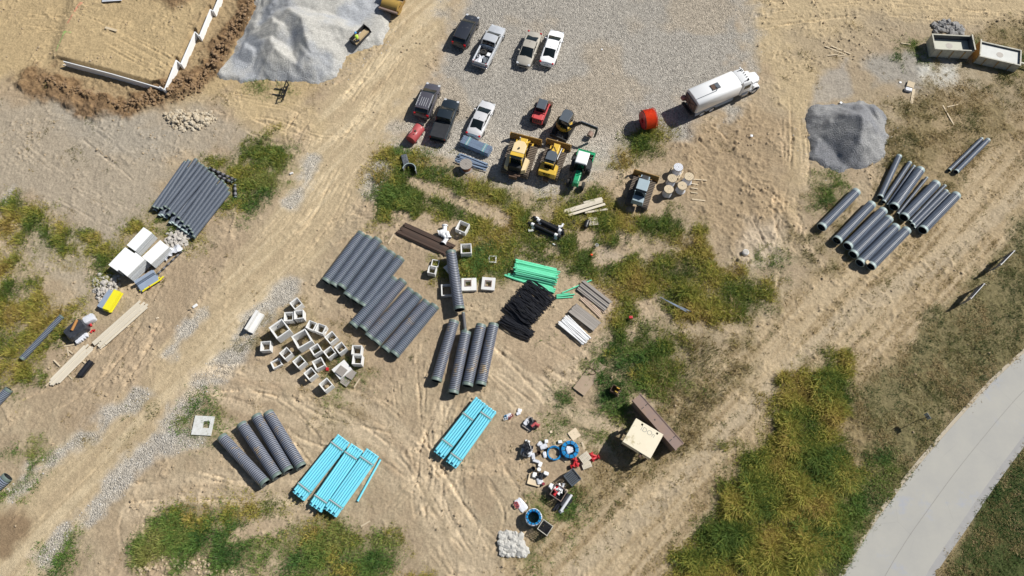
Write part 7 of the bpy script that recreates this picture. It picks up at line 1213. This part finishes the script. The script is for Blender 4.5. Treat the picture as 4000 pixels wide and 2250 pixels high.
lump('wood_block', 'pale flat paving block lying left of the haul road', 'block', n02(1970, 190), (.55, .3, .08), 'concrete', 40, seed=100, part='block', rough=.02); lump('wood_block', 'short pale pipe piece on the left road verge', 'block', n11(358, 300), (.4, .2, .15), 'concrete', 25, seed=101, part='block', rough=.02); lump('wood_block', 'small pale stick above the lumber on bare soil', 'block', n02(1588, 308), (.3, .15, .05), 'ply', 20, seed=102, part='block', rough=.02)
xy = W(*n21(2352, 1090), .3); t = thing('manhole_riser', 'round concrete manhole riser in the dug soil at right', 'manhole', xy, 0, z=gh(*xy)); MB().rev((0, 0, 0), (0, 0, .4), [(0, .33), (.35, .33), (.4, .29)], 24, True).build('riser', 'concrete', t, True); MB().cyl((0, 0, .4), (0, 0, .42), .25, n=20).build('cover', 'rock', t)
lump('litter', 'orange marker flag scrap at the weed edge', 'litter', n21(2010, 1228), (.5, .15, .06), 'orange_coil', -20, seed=103, part='flag'); lump('litter', 'red can lying in yellow weeds below the timber stacks', 'litter', n22(1190, 310), (.4, .3, .2), 'red', 0, seed=104, part='can', z0=.3); lump('litter', 'red bag leaning on a concrete box in the cluster', 'litter', n12(718, 820), (.25, .35, .3), 'red', 0, seed=105, part='bag'); lump('litter', 'blue-white scrap at the weed edge by the manhole', 'litter', n21(1985, 1145), (.3, .25, .15), 'wrap', 0, seed=106, part='scrap'); lump('litter', 'small orange scrap deep in green weeds', 'litter', n21(800, 1125), (.25, .2, .2), 'orange_coil', 0, seed=107, part='scrap', z0=.2)
xy = W(*n31(1000, 1190), .95); t = thing('wood_chock', 'small wooden wedge on top between two ribbed pipes', 'wedge', xy, .6, z=gh(*xy) + .9); MB().prism([(-.2, -.2), (.25, -.15), (.15, .2), (-.2, .15)], 0, .06).build('board', 'wood', t); MB().box(0, .1, .1, .3, .06, .1).build('cleat', 'wood', t)
A, B = W(*n22(1480, 105), .1), W(*n22(1810, 270), .1); mid, ang, ln = seg(A, B)
t = thing('conduit_strands', 'thin bundle of grey rods lying in the weeds', 'rods', mid, ang, z=gmax(*mid) + .35); rg = random.Random(6)
for k in range(7): MB().cyl((-ln / 2 + rg.uniform(0, .6), rg.uniform(-.06, .06), .02 * k), (ln / 2 - rg.uniform(0, .8), rg.uniform(-.25, .25), .02), .022, n=6).build('rod', 'conduit', t)
# ------------------------------------------------------------------ the two sign boards and the road sign
def signboard(pa, pb, ta, tb, label):
    A, B = W(*pa), W(*pb); mid, ang, ln = seg(A, B); t = thing('sign_board', label, 'sign', mid, ang, 'sign boards in the meadow', z=gh(*mid)); q = MB().box(0, 0, 1.15, 2.45, .05, 1.35); q.build('board', 'sign', t); MB().box(0, 0, 1.84, 2.46, .055, .03).build('top_edge', 'lamp', t)
    for s in (-1, 1): MB().box(s * ln * .46, .08, .92, .10, .10, 1.86).build('post', 'wood_grey', t)
    q = MB(); q.box(0, .06, 1.5, 2.3, .05, .09).box(0, .06, .8, 2.3, .05, .09); q.build('cross_rail', 'wood_grey', t)
q4 = lambda x, y: (3440 + x * 560 / 1456, 960 + y * 560 / 1456)
signboard(q4(1105, 268), q4(1240, 130), None, None, 'tall narrow looking sign board seen edge on, upper one in the meadow'); signboard(q4(810, 605), q4(950, 450), None, None, 'tall narrow looking sign board seen edge on, lower one in the meadow')
A = W(*n32(1632, 1285)); t = thing('road_sign', 'thin post with dark square sign seen from above by the road', 'sign', W(*n32(1500, 1380)), 0, z=0); xy = W(*n32(1500, 1380)); MB().cyl((0, 0, 0), (0, 0, 2.4), .03, n=8).build('post', 'dark', t); MB().box(0, .04, 2.1, .6, .02, .6, R(115)).build('sign_plate', 'sign', t); t.location = (W(*n32(1625, 1290), 2.4)[0], W(*n32(1625, 1290), 2.4)[1], gh(*xy))
# ------------------------------------------------------------------ loader bucket, pallet forks, worker
A, B = W(*n10(1000, 450), .5), W(*n10(1118, 330), .5); mid, ang, ln = seg(A, B); z_ = max(0, pileh(*mid), pileh(*A), pileh(*B)) - .05
t = thing('loader_bucket', 'long black loader bucket half full of tan soil beside the gravel heap', 'loader bucket', mid, ang, z=z_); L_ = ln + .5; pr = [(-.55, .08), (.25, .0), (.5, .25), (.5, .75), (.42, .78), (.40, .28), (.22, .07), (-.55, .12)]
MB().loft([[(x, y, z) for y, z in pr][::-1] for x in (-L_ / 2, L_ / 2)]).build('bucket_shell', 'dark', t); q = MB()
for s in (-1, 1): q.prism([(0, 0)] * 3, 0, 0) if False else q.add([(s * L_ / 2, -.55, .05), (s * L_ / 2, .5, .2), (s * L_ / 2, .5, .8), (s * L_ / 2, -.3, .6), (s * (L_ / 2 - .05), -.55, .05), (s * (L_ / 2 - .05), .5, .2), (s * (L_ / 2 - .05), .5, .8), (s * (L_ / 2 - .05), -.3, .6)], [(0, 1, 2, 3), (7, 6, 5, 4), (0, 4, 5, 1), (1, 5, 6, 2), (2, 6, 7, 3), (3, 7, 4, 0)])
q.build('side_plate', 'dark', t); MB().box(0, 0, .2, L_ - .15, .7, .22, 0, .1, 0, .96, .8).build('soil_load', mat('bucket_soil', (.46, .35, .20), (.38, .28, .17), .95, bump=.3), t)
A, B = W(*n10(318, 835), .5), W(*n10(265, 985), .5); mid, ang, ln = seg(A, B); t = thing('pallet_forks', 'black pallet fork frame with two long tines, below the gravel heap', 'fork attachment', mid, ang, z=gmax(*mid)); q = MB().box(0, 0, .9, ln, .09, .1).box(0, 0, .2, ln, .09, .12); [q.box(x, 0, .5, .09, .08, .9) for x in (-ln / 2, -ln / 6, ln / 6, ln / 2)]; q.build('fork_frame', 'black_plastic', t)
for x in (-.35, .45): MB().box(x, -.75, .06, .13, 1.45, .06).box(x, -.02, .4, .13, .06, .75).build('tine', 'dark', t)
px_ = W(*n10(1043, 470)); base = max(0, pileh(*px_)); wk = thing('person', 'worker in lime hi-vis vest and blue helmet leaning over the loader bucket', 'person', px_, R(112), z=base)
def skin_mesh(name, joints, edges, rad, m, parent, sub=2):
    me = bpy.data.meshes.new(name); me.from_pydata(joints, edges, []); o = bpy.data.objects.new(name, me); COL.objects.link(o); sk = o.modifiers.new('skin', 'SKIN'); 
    if not me.skin_vertices: me.attributes.new  # noqa
    bpy.context.view_layer.objects.active = o
    lay = me.skin_vertices[0] if me.skin_vertices else None
    if lay is None:
        with bpy.context.temp_override(object=o, active_object=o): bpy.ops.mesh.customdata_skin_add()
        lay = me.skin_vertices[0]
    for v, r in zip(lay.data, rad): v.radius = (r, r)
    lay.data[0].use_root = True; o.modifiers.new('sub', 'SUBSURF').levels = sub; o.modifiers['sub'].render_levels = sub; bpy.context.view_layer.update()
    m2 = bpy.data.meshes.new_from_object(o.evaluated_get(bpy.context.evaluated_depsgraph_get())); bpy.data.objects.remove(o); m2.materials.clear(); m2.materials.append(M[m]); m2.polygons.foreach_set('use_smooth', [True] * len(m2.polygons)); r = bpy.data.objects.new(name, m2); COL.objects.link(r); r.parent = parent; return r
# joints: pelvis, belly, chest, neck, head low, head top, arms, legs, feet, fingers ; X forward
J = [(0, 0, .95), (.06, 0, 1.12), (.20, 0, 1.34), (.28, 0, 1.47), (.33, 0, 1.55), (.36, 0, 1.68)]; E_ = [(i, i + 1) for i in range(5)]; Rr = [.14, .135, .15, .06, .085, .09]
for s in (-1, 1):
    k = len(J); J += [(.22, s * .19, 1.38), (.34, s * .27, 1.12), (.52, s * .20, .95), (.60, s * .18, .92)]; Rr += [.065, .048, .036, .034]; E_ += [(2, k), (k, k + 1), (k + 1, k + 2), (k + 2, k + 3)]
    for f in range(5):
        q = len(J); sp = (f - 2) * .022; l_ = (.055, .085, .095, .088, .068)[f]; J += [(.635 if f else .61, s * (.18 + sp * s), .915), (.635 + l_ * .6, s * .18 + sp, .90), (.635 + l_, s * .18 + sp * 1.1, .875)]; Rr += [.010, .009, .008]; E_ += [(k + 3, q), (q, q + 1), (q + 1, q + 2)]
    k = len(J); J += [(0, s * .10, .86), (.08, s * .12, .48), (-.02, s * .13, .10), (.12, s * .14, .045)]; Rr += [.10, .07, .045, .04]; E_ += [(0, k), (k, k + 1), (k + 1, k + 2), (k + 2, k + 3)]
skin_mesh('body', J, E_, Rr, 'skin', wk)
skin_mesh('vest', [(0, 0, .98), (.06, 0, 1.12), (.20, 0, 1.34), (.26, 0, 1.43), (.22, .19, 1.39), (.22, -.19, 1.39)], [(0, 1), (1, 2), (2, 3), (2, 4), (2, 5)], [.16, .155, .17, .09, .085, .085], 'hivis', wk)
skin_mesh('trousers', [(0, 0, .95), (0, .10, .86), (.08, .12, .48), (-.02, .13, .14), (0, -.10, .86), (.08, -.12, .48), (-.02, -.13, .14)], [(0, 1), (1, 2), (2, 3), (0, 4), (4, 5), (5, 6)], [.15, .115, .085, .065, .115, .085, .065], 'trousers', wk)
for s in (-1, 1): MB().box(.06, s * .135, .05, .28, .10, .10).build('boot', 'rust_dark', wk, bevel=.03)
MB().rev((.36, 0, 1.66), (.37, 0, 1.80), [(0, .15), (.01, .15), (.012, .118), (.08, .105), (.12, .06), (.14, .001)], 20, True).build('helmet', 'hat', wk, True); MB().box(.20, 0, 1.36, .012, .05, .3).build('reflective_band', 'lamp', wk)
for s in (-1, 1): MB().rock((.442, s * .032, 1.63), .012, random.Random(1), 1).build('eye', 'dark', wk); MB().rock((.36, s * .09, 1.62), .028, random.Random(2), 1).build('ear', 'skin', wk)
MB().rock((.452, 0, 1.605), .018, random.Random(3), 1).build('nose', 'skin', wk); MB().box(.438, 0, 1.57, .01, .04, .008).build('mouth', 'red_tank', wk)
for o in bpy.data.objects:
    if 'fresh' in o: del o['fresh']
